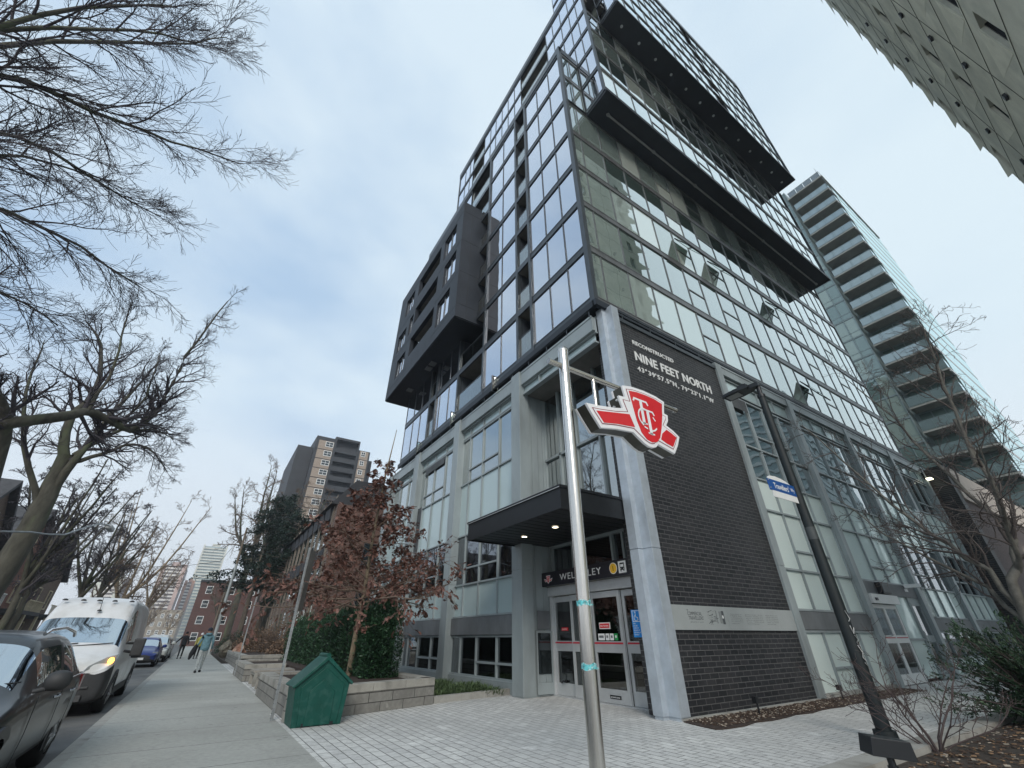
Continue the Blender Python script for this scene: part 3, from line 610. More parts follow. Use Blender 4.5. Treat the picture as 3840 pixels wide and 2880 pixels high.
q = MB(); q.lathe([(0, -0.06), (0.05, -0.03), (0.06, 0.02), (0.06, 0.05)], (-9.2, 8.46, 2.5), 14); q.build('door_sensor', [m_black], B)
# stickers on the doors
m_red = mat('sign_red', (0.55, 0.015, 0.02), 0.35, 0, None); m_stw = mat('sticker_white', (0.75, 0.76, 0.76), 0.4, 0, None); m_grn = mat('sticker_green', (0.02, 0.30, 0.08), 0.4, 0, None)
q = MB(); q.box(-9.0, -8.62, 8.585, 8.592, 1.52, 1.66, 1); q.box(-8.98, -8.64, 8.58, 8.586, 1.54, 1.64, 0); put_text(q, 'PULL TO OPEN', 0.05, (-8.95, 8.578, 1.57), (1, 0, 0), (0, 0, 1), 1, 0.001, width=0.28); q.build('door_sticker', [m_red, m_stw], d3)
q = MB(); q.box(-10.62, -10.34, 8.665, 8.672, 1.5, 1.58, 0); put_text(q, 'NO ENTRY', 0.05, (-10.58, 8.662, 1.52), (1, 0, 0), (0, 0, 1), 1, 0.001, width=0.2); q.build('door_sticker', [m_red, m_stw], d1)
q = MB()
for u, w, k in ((-9.05, 0.22, 0), (-8.79, 0.12, 0), (-8.64, 0.12, 0), (-8.49, 0.11, 2)):
    q.box(u, u + w, 8.566, 8.574, 1.28, 1.42, k); q.box(u + 0.03, u + w - 0.03, 8.562, 8.568, 1.33, 1.38, 1 if k == 0 else 0)
    q.box(u + 0.02, u + w - 0.02, 8.57, 8.575, 1.262, 1.27, 1)
q.build('door_sticker', [m_stw, m_greyd, m_grn], d3)
q = MB(); q.box(-8.85, -8.5, 8.57, 8.578, 0.12, 0.19, 0); put_text(q, 'AUTOMATIC DOOR', 0.035, (-8.83, 8.566, 0.14), (1, 0, 0), (0, 0, 1), 1, 0.001, width=0.3); q.build('door_sticker', [m_black, m_stw], d3)
q = MB(); q.box(-10.6, -10.5, 8.6, 8.66, 0.32, 0.36, 0); q.cyl((-10.6, 8.6, 0.34), (-10.66, 8.6, 0.3), 0.02, 0.02, 8, 0); q.build('door_lock', [m_black], d1)
# small dark window and panel beside the column
q = MB(); q.box(-10.955, -10.94, 8.06, 8.5, 0.5, 1.45, 0); q.box(-10.96, -10.93, 8.0, 8.56, 1.45, 1.5, 1); q.box(-10.96, -10.93, 8.0, 8.05, 0.3, 1.45, 1); q.box(-10.96, -10.93, 8.51, 8.56, 0.3, 1.45, 1); q.box(-10.96, -10.93, 8.0, 8.56, 0.05, 0.3, 1)
q.build('side_window', [g_dark, m_grey], B)
q = MB(); q.box(-10.96, -10.94, 8.06, 8.5, 1.55, 2.0); q.build('side_panel', [m_greyd], B)
# side entrance in the second bay
def sdoor(y0, y1, n, name='sliding_door', z1=2.28):
    q = MB(); w = 0.08; q.box(PX - 0.02, PX + 0.05, y0, y0 + w, 0.03, z1); q.box(PX - 0.02, PX + 0.05, y1 - w, y1, 0.03, z1)
    for a, b in ((0.03, 0.3), (1.14, 1.36), (z1 - 0.12, z1)): q.box(PX - 0.02, PX + 0.05, y0 + w, y1 - w, a, b)
    o = q.build(name, [m_white if n else m_grey], B)
    g = MB(); g.box(PX, PX + 0.02, y0 + w, y1 - w, 0.3, 1.14); g.box(PX, PX + 0.02, y0 + w, y1 - w, 1.36, z1 - 0.12); g.build('glass', [g_door], o)
    if n: g = MB(); g.box(PX + 0.051, PX + 0.056, y0 + 0.05, y1 - 0.05, 1.28, 1.31); g.build('red_stripe', [MATS['red_stripe']], o)
sdoor(18.75, 19.75, 1); sdoor(19.75, 20.85, 1); sdoor(22.45, 23.4, 0, 'side_door', 2.45)
q = MB(); q.box(PX, PX + 0.2, 18.7, 20.95, 2.3, 2.58); q.box(PX + 0.2, PX + 0.24, 18.9, 19.05, 2.38, 2.46, 1); q.build('door_header', [m_white, m_black], B)
pane('B', PX, 20.95, 22.4, 0.1, 1.2, g_frostB, ''); pane('B', PX, 20.95, 22.4, 1.27, 2.6, g_frostB, '')
q = MB(); q.box(PX - 0.03, PX + 0.03, 20.95, 22.4, 1.2, 1.27); q.box(PX - 0.03, PX + 0.04, 20.88, 20.95, 0.05, 2.6); q.box(PX - 0.03, PX + 0.04, 22.38, 22.45, 0.05, 2.6); q.box(PX - 0.03, PX + 0.04, 22.45, 23.45, 2.45, 2.6); q.build('side_entrance_frame', [m_grey], B)
q = MB(); q.box(PX + 0.05, PX + 0.08, 22.5, 22.53, 1.0, 1.5); q.build('door_handle', [m_alu], B)
# tower windows that stand open
def awning(y, z0, w=1.15, h=1.1, a=28, x=BX):
    M = Matrix.Rotation(R(-a), 3, 'Y'); q = MB()
    top = Vector((x + 0.06, y, z0 + h))
    for (py, pz, sy, sz, mi) in ((0, -h/2, w - 0.06, h - 0.06, 0), (-w/2 + 0.015, -h/2, 0.035, h, 1), (w/2 - 0.015, -h/2, 0.035, h, 1), (0, -0.015, w, 0.035, 1), (0, -h + 0.015, w, 0.035, 1)):
        c = top + M @ Vector((0, py, pz)); q.obox(c, (0.03 if mi == 0 else 0.05, sy, sz), m=mi, M=M)
    q.build('open_window', [g_B, m_black], B)
awning(14.2, 16.3); awning(16.75, 16.3, 1.2); awning(22.05, 16.3, 1.2); awning(22.05, 11.0, 1.2)

# pick the panes that show largest, one object each; the rest is one mesh
def parea(p):
    ax, c, u0, u1, z0, z1 = p[:6]
    pts = [(u, c, z) if ax == 'A' else (c, u, z) for u, z in ((u0, z0), (u1, z0), (u1, z1), (u0, z1))]
    q = [proj(t) for t in pts]; a = abs(sum(q[i][0]*q[(i+1) % 4][1] - q[(i+1) % 4][0]*q[i][1] for i in range(4))) / 2
    cx = sum(t[0] for t in q) / 4; cy = sum(t[1] for t in q) / 4
    return a if (0 < cx < 3840 and 0 < cy < 2880) else 0
PANES.sort(key=parea, reverse=True)
GM = []
def add_pane(mb, p, mi, mb2=None):
    ax, c, u0, u1, z0, z1, g, back = p
    mb.fbox(ax, c, u0, u1, -0.035, -0.015, z0, z1, mi)
def add_back(q, p, m1, m2):
    ax, c, u0, u1, z0, z1, g, back = p
    if back and 'blind' in back:
        zb = z0 + (z1 - z0) * rng.choice((0, 0, 0.15, 0.4)); q.fbox(ax, c, u0 - 0.02, u1 + 0.02, -0.17, -0.155, zb, z1 + 0.1, m1)
    elif back and 'curtain' in back:
        a0 = u0 if rng.random() < 0.5 else u0 + (u1 - u0) * 0.45; n = 14; zt = z1 + 0.1; vs = []; w = (u1 - u0) * 0.55
        for k in range(n + 1):
            u = a0 + w * k / n; dd = -0.22 + 0.035 * math.sin(k * 1.9) 
            vs += [(u, c - dd, z0 - 0.1), (u, c - dd, zt)] if ax == 'A' else [(c + dd, u, z0 - 0.1), (c + dd, u, zt)]
        q.add(vs, [(2*k, 2*k+2, 2*k+3, 2*k+1) for k in range(n)], m2, True)
for p in PANES[:98]:
    q = MB(); add_pane(q, p, 0); w = q.build('window', [p[6]], B)
    if p[7]:
        q = MB(); add_back(q, p, 0, 1)
        if q.v: q.build('blind' if 'blind' in p[7] else 'curtain', [m_blind, m_curtain], w)
gl = sorted({p[6].name for p in PANES}); q = MB(); q2 = MB()
for p in PANES[98:]: add_pane(q, p, gl.index(p[6].name)); add_back(q2, p, 0, 1)
w = q.build('windows', [bpy.data.materials[k] for k in gl], B, kind='stuff'); q2.build('blinds', [m_blind, m_curtain], w)
# ---------------------------------------------------------------- ground, road, pavement
m_ground = mat('earth', (0.10, 0.095, 0.08), 0.95, 0, (0.5, 0.2))
m_road = mat('asphalt', (0.105, 0.108, 0.108), 0.85, 0, (0.9, 0.25), bump=(90, 0.5), dirt=(0.5, (0.16, 0.155, 0.145)))
m_walk = brickmat('sidewalk_concrete', (0.355, 0.36, 0.335), (0.42, 0.425, 0.395), (0.10, 0.10, 0.095), 1.55, 40.0, 0.011, 'z', 0.85, 0.25, 0.0, yoff=13.0, gum=1.6, dirt=(0.45, (0.27, 0.27, 0.25), 0.4, 0.75, 0.75), stain=(9.0, (0.44, 0.43, 0.40), 0.55, 0.8, 0.5))
m_pave = brickmat('stone_pavers', (0.60, 0.60, 0.58), (0.50, 0.50, 0.49), (0.12, 0.118, 0.11), 0.30, 0.155, 0.007, 'z', 0.8, 0.8, 0.5, gum=2.2, dirt=(0.35, (0.38, 0.38, 0.37), 0.42, 0.7, 0.6), stain=(2.3, (0.74, 0.74, 0.72), 0.58, 0.75, 0.75))
m_kerb = mat('kerb_concrete', (0.33, 0.325, 0.30), 0.85, 0, (2.0, 0.18), bump=(40, 0.4), dirt=(2.0, (0.22, 0.21, 0.19)))
m_mulch = mat('mulch', (0.038, 0.024, 0.018), 0.95, 0, (30.0, 0.55), bump=(45, 1.0))
m_soil = mat('soil', (0.045, 0.035, 0.028), 0.95, 0, (18.0, 0.4), bump=(30, 1.0))
def sheet(name, x0, x1, y0, y1, z, m_, label=None, nx=1):
    q = MB(); q.box(x0, x1, y0, y1, z - 0.05, z); return q.build(name, m_, kind='structure')
q = MB(); q.box(-900, 190, -390, 390, -0.6, -0.18); q.build('ground', m_ground, kind='structure')
q = MB(); q.box(-400, 30, -9.6, -1.08, -0.3, -0.125); q.build('road', m_road, kind='structure')
q = MB()
for k in range(-130, 9): q.box(k * 3.05 + 0.005, (k + 1) * 3.05 - 0.005, -1.08, -0.92, -0.3, 0.002 - 0.001 * (k % 3))
q.build('kerb', m_kerb, kind='structure')
q = MB(); q.box(-125, 30, -0.92, 1.92, -0.3, 0.0); q.build('sidewalk', m_walk, kind='structure')
q = MB(); q.box(-400, 30, -12.2, -9.6, -0.3, 0.0); q.build('far_sidewalk', m_walk, kind='structure')
q = MB(); q.box(-11.9, 4.0, 1.78, 60, -0.3, 0.004); q.box(4.0, 14.0, 1.78, 14, -0.3, 0.004); q.build('plaza_paving', m_pave, kind='structure')
q = MB(); q.box(-36, -11.9, 5.2, 9, -0.3, 0.03); q.box(-120, -36, 2.2, 12, -0.3, 0.02); q.box(-36, -25.6, 2.4, 5.19, -0.3, 0.018); q.build('garden_soil', m_soil, kind='structure')
q = MB(); q.box(-36, -11.9, 1.92, 5.19, -0.3, -0.004); q.build('bench_paving', m_pave, kind='structure')
# mulch strip along the brick wall
r2 = random.Random(3)
def blob_sheet(name, pts, z, m_, h=0.03, kind='structure', seed=1):
    q = MB(); rr = random.Random(seed); n = len(pts)
    q.add([(x, y, z - 0.1) for x, y in pts] + [(x, y, z) for x, y in pts], [tuple(range(n))[::-1], tuple(range(n, 2*n))] + [(i, (i+1) % n, (i+1) % n + n, i + n) for i in range(n)])
    return q.build(name, m_, kind=kind)
edge = [(-6.40, 7.98), (-6.0, 7.86), (-5.62, 7.8)] + [(-5.55 - 0.012 * k + 0.05 * math.sin(k * 2.3), 8.0 + k * 0.5) for k in range(20)] + [(-6.0, 18.1), (-6.40, 18.15)]
blob_sheet('mulch_bed', edge[::-1] if False else edge, 0.02, m_mulch)
def litter(name, label, n, area, z, size, mats_, seed, cat='litter'):
    q = MB(); rr = random.Random(seed)
    for i in range(n):
        x, y = rr.uniform(area[0], area[1]), rr.uniform(area[2], area[3]); s = size * rr.uniform(0.5, 1.4); a = rr.uniform(0, 6.28)
        M = Matrix.Rotation(a, 3, 'Z') @ Matrix.Rotation(rr.uniform(-0.5, 0.5), 3, 'X')
        q.obox((x, y, z + rr.uniform(0, 0.02)), (s, s * rr.uniform(0.25, 0.6), 0.008), M=M, m=rr.randrange(len(mats_)))
    o = q.build(name, mats_, label=label, cat=cat, kind='stuff'); return o
m_chip = mat('pale_chip', (0.36, 0.31, 0.25), 0.8, 0, (5, 0.2)); m_chipd = mat('dark_chip', (0.07, 0.045, 0.032), 0.9, 0, (5, 0.3)); m_leafdry = mat('dry_leaf', (0.24, 0.15, 0.085), 0.8, 0, (5, 0.3))
litter('bark_chips', 'dark bark chips with pale flecks in the bed along the black brick wall', 3200, (-6.38, -5.65, 8.0, 17.8), 0.022, 0.035, [m_chipd, m_chipd, m_chipd, m_chipd, m_chip], 5, 'bark chips')
litter('leaf_litter', 'brown leaf litter on the soil behind the low kerb', 3600, (-2.75, 0.8, 6.3, 13.5), 0.095, 0.045, [m_leafdry, m_chipd, m_chipd, m_chipd, m_chipd, m_leafdry, m_chip], 6, 'leaf litter')
# planting bed at the right with its kerb
q = MB(); q.box(-2.85, 4.0, 6.0, 60, -0.2, 0.09); q.build('bed_soil', m_soil, kind='structure')
q = MB()
for k in range(12): q.box(-3.14, -2.86, 4.6 + k * 2.4 + 0.006, 4.6 + (k + 1) * 2.4 - 0.006, -0.1, 0.155)
q.box(-2.86, 3.0, 5.75, 6.02, -0.1, 0.155)
q.build('bed_kerb', m_kerb, kind='structure')
# ---------------------------------------------------------------- planters
m_block = brickmat('planter_block', (0.24, 0.235, 0.215), (0.18, 0.177, 0.165), (0.05, 0.048, 0.045), 0.58, 0.175, 0.008, 'x', 0.85, 0.7, dirt=(3.0, (0.13, 0.125, 0.115), 0.5, 0.75, 0.8), stain=(6, (0.42, 0.41, 0.38), 0.62, 0.8, 0.6))
m_blocky = brickmat('planter_block_street', (0.24, 0.235, 0.215), (0.18, 0.177, 0.165), (0.05, 0.048, 0.045), 0.58, 0.175, 0.008, 'y', 0.85, 0.7, dirt=(3.0, (0.13, 0.125, 0.115), 0.5, 0.75, 0.8))
m_cap = mat('planter_cap', (0.32, 0.31, 0.28), 0.85, 0, (1.5, 0.15), bump=(35, 0.4), dirt=(2.4, (0.2, 0.195, 0.175)))
def wall_seg(q, p0, p1, t, z0, z1, m=0):
    p0 = Vector((*p0, 0)); p1 = Vector((*p1, 0)); dd = (p1 - p0); L = dd.length; dd.normalize(); nn = Vector((-dd.y, dd.x, 0)) * t
    q.prism([(p0.x, p0.y), (p1.x, p1.y), (p1.x + nn.x, p1.y + nn.y), (p0.x + nn.x, p0.y + nn.y)], 'z', z0, z1, m)
def planter(loc, label, walls, soil, h=0.52, group='concrete block planters along the sidewalk'):
    o = thing('planter', loc, label, 'planter', group)
    for p0, p1 in walls:
        q = MB(); wall_seg(q, p0, p1, 0.30, 0, h - 0.15); q.build('block_wall', m_blocky if abs(p0[1] - p1[1]) < abs(p0[0] - p1[0]) else m_block, o)
        q = MB(); d_ = Vector((p1[0] - p0[0], p1[1] - p0[1])); n_ = max(1, round(d_.length / 0.9)); 
        for k in range(n_):
            a = (p0[0] + d_.x * (k + 0.006) / n_, p0[1] + d_.y * (k + 0.006) / n_); b = (p0[0] + d_.x * (k + 0.994) / n_, p0[1] + d_.y * (k + 0.994) / n_)
            dn = d_.normalized() ; off = Vector((dn.y, -dn.x)) * 0.015
            wall_seg(q, (a[0] + off.x, a[1] + off.y), (b[0] + off.x, b[1] + off.y), 0.33, h - 0.148, h)
        q.build('cap', m_cap, o, bevel=0.008)
    q = MB(); n = len(soil); q.prism(soil, 'z', 0, h - 0.07); q.build('soil', m_mulch, o)
    return o
planter((-13, 3, 0), 'concrete block planter beside the green salt bin, holding the hedge and the brown leaved oak', [((-15.7, 1.9), (-10.4, 1.9)), ((-10.38, 1.905), (-11.33, 5.2)), ((-11.35, 5.2), (-25.5, 5.2)), ((-16.02, 3.4), (-16.02, 1.9))], [(-15.7, 2.22), (-10.85, 2.22), (-11.6, 4.9), (-25.5, 4.9), (-25.5, 3.4), (-15.7, 3.4)])
planter((-23, 3, 0), 'concrete block planter at the far side of the two benches', [((-25.6, 1.92), (-20.9, 1.92)), ((-20.88, 1.93), (-20.88, 3.3)), ((-25.6, 3.6), (-25.6, 1.93))], [(-25.4, 2.2), (-21.1, 2.2), (-21.1, 3.39), (-25.4, 3.39)])
planter((-33, 3, 0), 'low weathered block planter furthest along the sidewalk, behind the red rock', [((-40.0, 2.3), (-28.2, 2.3)), ((-28.2, 2.32), (-28.2, 5.0)), ((-40, 5.0), (-40, 2.32))], [(-39.7, 2.6), (-28.5, 2.6), (-28.5, 5.0), (-39.7, 5.0)], h=0.62)
# low kerb in front of the ground cover
kb = MB()
for k in range(3):
    a = (-11.37 - 0.155 * k, 5.24 + 0.83 * k); b = (-11.37 - 0.155 * (k + 0.99), 5.24 + 0.83 * (k + 0.99)); wall_seg(kb, a, b, 0.16, -0.1, 0.14)
kb.build('garden_kerb', m_kerb, kind='structure')
# benches
def bench():
    o = thing('bench', (0, 0, 0), 'x', 'bench', 'slatted benches between the planters')
    q = MB()
    for k in range(9): q.box(-0.62 + k * 0.14, -0.62 + k * 0.14 + 0.11, 0.0, 1.25, 0.37, 0.43)
    q.build('seat', mat('weathered_wood', (0.30, 0.28, 0.25), 0.8, 0, (3, 0.25), stretch=(8, 1, 8), bump=(40, 0.5)), o)
    for y in (0.03, 1.1):
        q = MB(); q.box(-0.64, 0.64, y, y + 0.12, 0.29, 0.365); q.box(-0.64, -0.5, y, y + 0.12, 0, 0.29); q.box(0.5, 0.64, y, y + 0.12, 0, 0.29); q.build('support', m_cap, o, bevel=0.008)
    return o
be = bench(); be['label'] = 'slatted bench nearer the green bin, between the block planters'; be.location = (-17.2, 2.02, 0)
be2 = copy_tree(be, (-19.3, 2.02, 0), 0, 'slatted bench further from the green bin, next to the far planter')
# salt bin
m_bin = mat('green_plastic', (0.003, 0.062, 0.048), 0.5, 0, (3, 0.12), bump=(60, 0.05), dirt=(7.0, (0.02, 0.085, 0.07)), spec=0.3)
sb = thing('salt_bin', (-10.25, 2.3, 0), 'dark green plastic house shaped salt bin at the corner of the planter', 'salt bin')
q = MB(); xf, xb_ = -9.85, -10.62
prof = [(1.86, 0.0), (2.70, 0.0), (2.76, 0.62), (2.28, 1.0), (1.80, 0.60)]
q.prism(prof, 'x', xb_ + 0.04, xf - 0.02)
q.prism([(1.95, 0.02), (2.62, 0.02), (2.66, 0.60), (2.28, 0.88), (1.90, 0.58)], 'x', xf - 0.019, xf)
q.prism([(2.05, 0.02), (2.5, 0.02), (2.5, 0.50), (2.28, 0.70), (2.05, 0.52)], 'x', xf + 0.001, xf + 0.015)
bo = q.build('body', m_bin, sb, bevel=0.012)
q = MB()
lidp = [(1.74, 0.60), (1.77, 0.57), (2.28, 0.985), (2.79, 0.585), (2.82, 0.62), (2.30, 1.05), (2.26, 1.05)]
q.prism(lidp, 'x', xb_, xf + 0.03)
q.build('lid', m_bin, sb, bevel=0.01)
q = MB(); q.cyl((xb_ + 0.08, 2.28, 1.06), (xf - 0.02, 2.28, 1.06), 0.04, 0.04, 12); q.build('hinge', m_bin, sb)
q = MB(); q.box(xf - 0.03, xf + 0.004, 2.02, 2.16, 0.0, 0.06); q.box(xf - 0.03, xf + 0.004, 2.42, 2.56, 0.0, 0.06); q.build('foot_slot', m_black, sb)
# ---------------------------------------------------------------- stainless pylon with the transit sign
PXm, PYm = -2.61, 2.355
sp_ = thing('sign_pole', (PXm, PYm, 0), 'tall brushed stainless steel pole carrying the red transit emblem', 'pole')
q = MB(); q.tube([(PXm, PYm, 0), (PXm, PYm, 3.89)], 0.0525, 40); q.lathe([(0.0525, 3.86), (0.0545, 3.865), (0.0545, 3.9), (0.0, 3.9)], (PXm, PYm, 0), 40)
q.build('post', m_steel, sp_)
q = MB(); q.cyl((PXm, 2.16, 3.68), (PXm, 4.06, 3.68), 0.028, 0.028, 24); q.lathe([(0.028, 0), (0.028, 0)], (PXm, 4.06, 3.68), 8); q.build('arm', m_steel, sp_)
q = MB(); q.cyl((PXm, 2.155, 3.68), (PXm, 2.165, 3.68), 0.031, 0.031, 24); q.cyl((PXm, 4.06, 3.68), (PXm, 4.09, 3.68), 0.033, 0.033, 24); q.build('arm_cap', m_steel, sp_)
for y in (2.745, 3.75):
    q = MB(); q.cyl((PXm, y, 3.66), (PXm, y, 3.28 if y < 3 else 3.2), 0.02, 0.02, 20); q.build('hanger', m_steel, sp_)
q = MB(); q.box(PXm + 0.05, PXm + 0.055, PYm + 0.012, PYm + 0.03, 0.18, 0.62); q.build('access_seam', m_black, sp_)
m_tape = mat('teal_tape', (0.10, 0.42, 0.45), 0.5, 0, (60, 0.5), dirt=(45, (0.7, 0.78, 0.78)))
for z, nm in ((1.565, 'upper'), (1.175, 'lower')):
    q = MB(); n = 30
    for k in range(n):
        a0, a1 = 2*math.pi*k/n, 2*math.pi*(k+1)/n
        f = lambda a, s: 0.0535 + 0.0012*math.sin(a*7 + s*3 + z*9)
        h0 = lambda a: 0.018 + 0.005*math.sin(a*3 + z*20); h1 = lambda a: 0.018 + 0.006*math.sin(a*4+1+z*11)
        q.add([(PXm + f(a0,0)*math.cos(a0), PYm + f(a0,0)*math.sin(a0), z - h0(a0)), (PXm + f(a1,0)*math.cos(a1), PYm + f(a1,0)*math.sin(a1), z - h0(a1)),
               (PXm + f(a1,1)*math.cos(a1), PYm + f(a1,1)*math.sin(a1), z + h1(a1)), (PXm + f(a0,1)*math.cos(a0), PYm + f(a0,1)*math.sin(a0), z + h1(a0))], [(0,1,2,3)])
    q.obox((PXm + 0.03, PYm + 0.05, z - 0.01), (0.02, 0.02, 0.008), 0.6)
    q.build('tape', m_tape, label='torn teal tape wrapped round the %s middle of the stainless pole' % nm, cat='tape', group='tape wraps on the pole')
# emblem box
ts = thing('transit_sign', (-2.5, 3.28, 3.0), 'red and white winged transit emblem box hanging from the stainless pole', 'sign')
OUT = [(2.98, 3.575), (3.12, 3.605), (3.3, 3.615), (3.5, 3.605), (3.63, 3.575), (3.605, 3.50), (3.585, 3.42), (3.64, 3.41), (3.625, 3.34), (3.575, 3.275), (3.68, 3.235), (3.765, 3.185), (3.70, 3.07), (3.62, 2.965), (3.5, 2.99), (3.375, 3.015),
       (3.34, 2.975), (3.29, 2.955), (3.23, 2.955), (3.17, 2.975), (3.11, 3.01), (3.03, 3.06), (2.80, 3.035), (2.59, 2.995), (2.50, 3.11), (2.435, 3.205), (2.60, 3.225), (2.80, 3.26), (2.94, 3.295), (2.915, 3.37), (2.90, 3.43), (3.005, 3.44)]
def inset(poly, t):
    n = len(poly); o = []
    for i in range(n):
        a, b, c = Vector(poly[i-1]), Vector(poly[i]), Vector(poly[(i+1) % n])
        d1_ = (b - a).normalized(); d2_ = (c - b).normalized(); n1 = Vector((d1_.y, -d1_.x)); n2 = Vector((d2_.y, -d2_.x)); nn = (n1 + n2); 
        nn = nn / max(0.5, nn.length_squared / 2) if nn.length > 0.1 else n1
        o.append((b.x + nn.x * t, b.y + nn.y * t))
    return o
def area2(p): return sum(p[i][0]*p[(i+1) % len(p)][1] - p[(i+1) % len(p)][0]*p[i][1] for i in range(len(p)))
sg_ = 1 if area2(OUT) < 0 else -1
OUTc = OUT if area2(OUT) > 0 else OUT[::-1]
m_can = mat('sign_can', (0.085, 0.082, 0.07), 0.35, 0.6, (3, 0.15)); m_face = mat('sign_face_white', (0.80, 0.80, 0.82), 0.3, 0, (6, 0.03), coat=0.3)
m_fred = mat('sign_face_red', (0.62, 0.008, 0.018), 0.28, 0, (6, 0.05), coat=0.4); m_fdk = mat('sign_line_maroon', (0.22, 0.0, 0.02), 0.35, 0, None)
q = MB(); q.prism(OUTc, 'x', -2.57, -2.46); q.build('can', m_can, ts)
q = MB(); q.prism([(a, b) for a, b in inset(OUTc, 0.004)], 'x', -2.459, -2.43); q.prism([(a, b) for a, b in inset(OUTc, 0.004)], 'x', -2.60, -2.571); q.build('face', m_face, ts, bevel=0.006)
def plate(name, poly, x, m_): q = MB(); q.prism(poly if area2(poly) > 0 else poly[::-1], 'x', x, x + 0.0015); q.build(name, m_, ts)
plate('outline', inset(OUTc, -0.032) if False else [(a, b) for a, b in inset(OUTc, 0.034 * (1 if area2(inset(OUTc, 0.03)) < area2(OUTc) else -1))], -2.429, m_fdk)
plate('inner_field', [(a, b) for a, b in inset(OUTc, 0.042 * (1 if area2(inset(OUTc, 0.03)) < area2(OUTc) else -1))], -2.427, m_face)
wl = [(2.545, 3.155), (2.80, 3.205), (3.005, 3.245), (3.055, 3.115), (2.80, 3.085), (2.625, 3.05)]
wr = [(3.555, 3.215), (3.62, 3.195), (3.70, 3.16), (3.605, 3.03), (3.50, 3.05), (3.43, 3.075), (3.47, 3.15)]
shd = [(3.055, 3.535), (3.18, 3.555), (3.31, 3.56), (3.45, 3.555), (3.565, 3.53), (3.535, 3.38), (3.48, 3.22), (3.42, 3.09), (3.36, 3.03), (3.28, 3.005), (3.20, 3.02), (3.14, 3.08), (3.10, 3.20), (3.075, 3.38)]
plate('wing', wl, -2.425, m_fred); plate('wing', wr, -2.425, m_fred); plate('shield', shd, -2.4245, m_fred)
def stroke(q, pts, w, m=0, x=-2.4225):
    for i in range(len(pts) - 1):
        a, b = Vector(pts[i]), Vector(pts[i+1]); dd = (b - a).normalized(); nn = Vector((-dd.y, dd.x)) * w / 2; e = dd * w * 0.3
        P = [a - e - nn, b + e - nn, b + e + nn, a - e + nn]; q.prism([(p.x, p.y) for p in P], 'x', x, x + 0.0012 + 0.0001 * i, m)
q = MB()
stroke(q, [(3.10, 3.435), (3.115, 3.465), (3.30, 3.465), (3.315, 3.435)], 0.022); stroke(q, [(3.21, 3.455), (3.21, 3.20)], 0.042); stroke(q, [(3.17, 3.20), (3.255, 3.20)], 0.016)
stroke(q, [(3.185, 3.34), (3.20, 3.365), (3.37, 3.365), (3.385, 3.335)], 0.02, x=-2.4205); stroke(q, [(3.29, 3.355), (3.29, 3.10)], 0.042, x=-2.4205); stroke(q, [(3.25, 3.10), (3.335, 3.10)], 0.016, x=-2.4205)
arc = [(3.29 + 0.115 * math.cos(a), 3.235 + 0.115 * math.sin(a)) for a in [R(t) for t in range(35, 326, 20)]]
stroke(q, [(3.235 + 0.10 * math.cos(R(t)), 3.265 + 0.105 * math.sin(R(t))) for t in range(60, 241, 15)], 0.017, x=-2.4185)
stroke(q, [(3.36, 3.30), (3.385, 3.27)], 0.016, x=-2.4185); stroke(q, [(3.31, 3.135), (3.35, 3.15), (3.385, 3.18)], 0.016, x=-2.4185); stroke(q, [(3.20, 3.155), (3.24, 3.145)], 0.016, x=-2.4185)
q.build('emblem_letters', m_face, ts)
for y, z in ((2.925, 3.395), (2.925, 3.34)):
    q = MB(); q.cyl((-2.47 - 0.05 * (z < 3.35), y - 0.012, z), (-2.47 - 0.05 * (z < 3.35), y - 0.03, z), 0.012, 0.012, 12); q.build('bolt', m_alu, ts)
# ---------------------------------------------------------------- lamp pole, name blade, floodlight
lp = thing('street_lamp', (-3.7, 9.25, 0), 'black square edged lamp pole with flat head beside the brick wall', 'street lamp')
q = MB(); q.tube([(-3.7, 9.25, 0.0), (-3.7, 9.25, 6.0)], [0.105, 0.072], 12); q.tube([(-3.7, 9.25, 0), (-3.7, 9.25, 0.12)], [0.16, 0.15], 12); q.build('pole', mat('black_green_paint', (0.004, 0.009, 0.011), 0.6, 0, (5, 0.2), bump=(25, 0.2)), lp)
q = MB(); q.tube([(-3.7, 9.25, 6.0), (-3.7, 9.25, 6.3)], 0.05, 10); q.tube([(-3.7, 9.25, 5.98), (-3.7, 9.25, 6.04)], 0.085, 10); q.obox((-3.78, 9.22, 6.3), (0.24, 0.16, 0.1), 0.1); q.build('bracket', m_black, lp)
q = MB(); q.prism([(-3.85, 9.08), (-3.85, 9.4), (-4.15, 9.44), (-4.48, 9.4), (-4.48, 9.08), (-4.15, 9.04)], 'z', 6.28, 6.35); q.prism([(-3.9, 9.12), (-3.9, 9.36), (-4.1, 9.38), (-4.1, 9.1)], 'z', 6.35, 6.42)
h = q.build('lamp_head', m_black, lp); q = MB(); q.box(-4.42, -4.12, 9.13, 9.35, 6.268, 6.279); q.build('lens', mat('lens', (0.25, 0.26, 0.26), 0.3), h)
q = MB(); q.tube([(-3.7, 9.25, 2.9), (-3.7, 9.25, 3.12)], [0.091, 0.0895], 12); q.build('notice', mat('faded_notice', (0.05, 0.058, 0.06), 0.6), lp)
q = MB()
rr = random.Random(11)
for pts in ([(9.17, 1.72), (9.24, 1.60), (9.17, 1.56)], [(9.15, 1.5), (9.19, 1.38), (9.26, 1.47)], [(9.20, 1.36), (9.26, 1.30), (9.18, 1.26), (9.27, 1.2)], [(9.17, 1.22), (9.25, 1.12), (9.2, 1.05), (9.28, 1.0)], [(9.2, 0.98), (9.27, 0.93), (9.25, 0.84)]):
    q.tube([(-3.7 + 0.103, y - 0.0, z) for y, z in pts], 0.005, 4)
q.build('graffiti', m_white, lp)
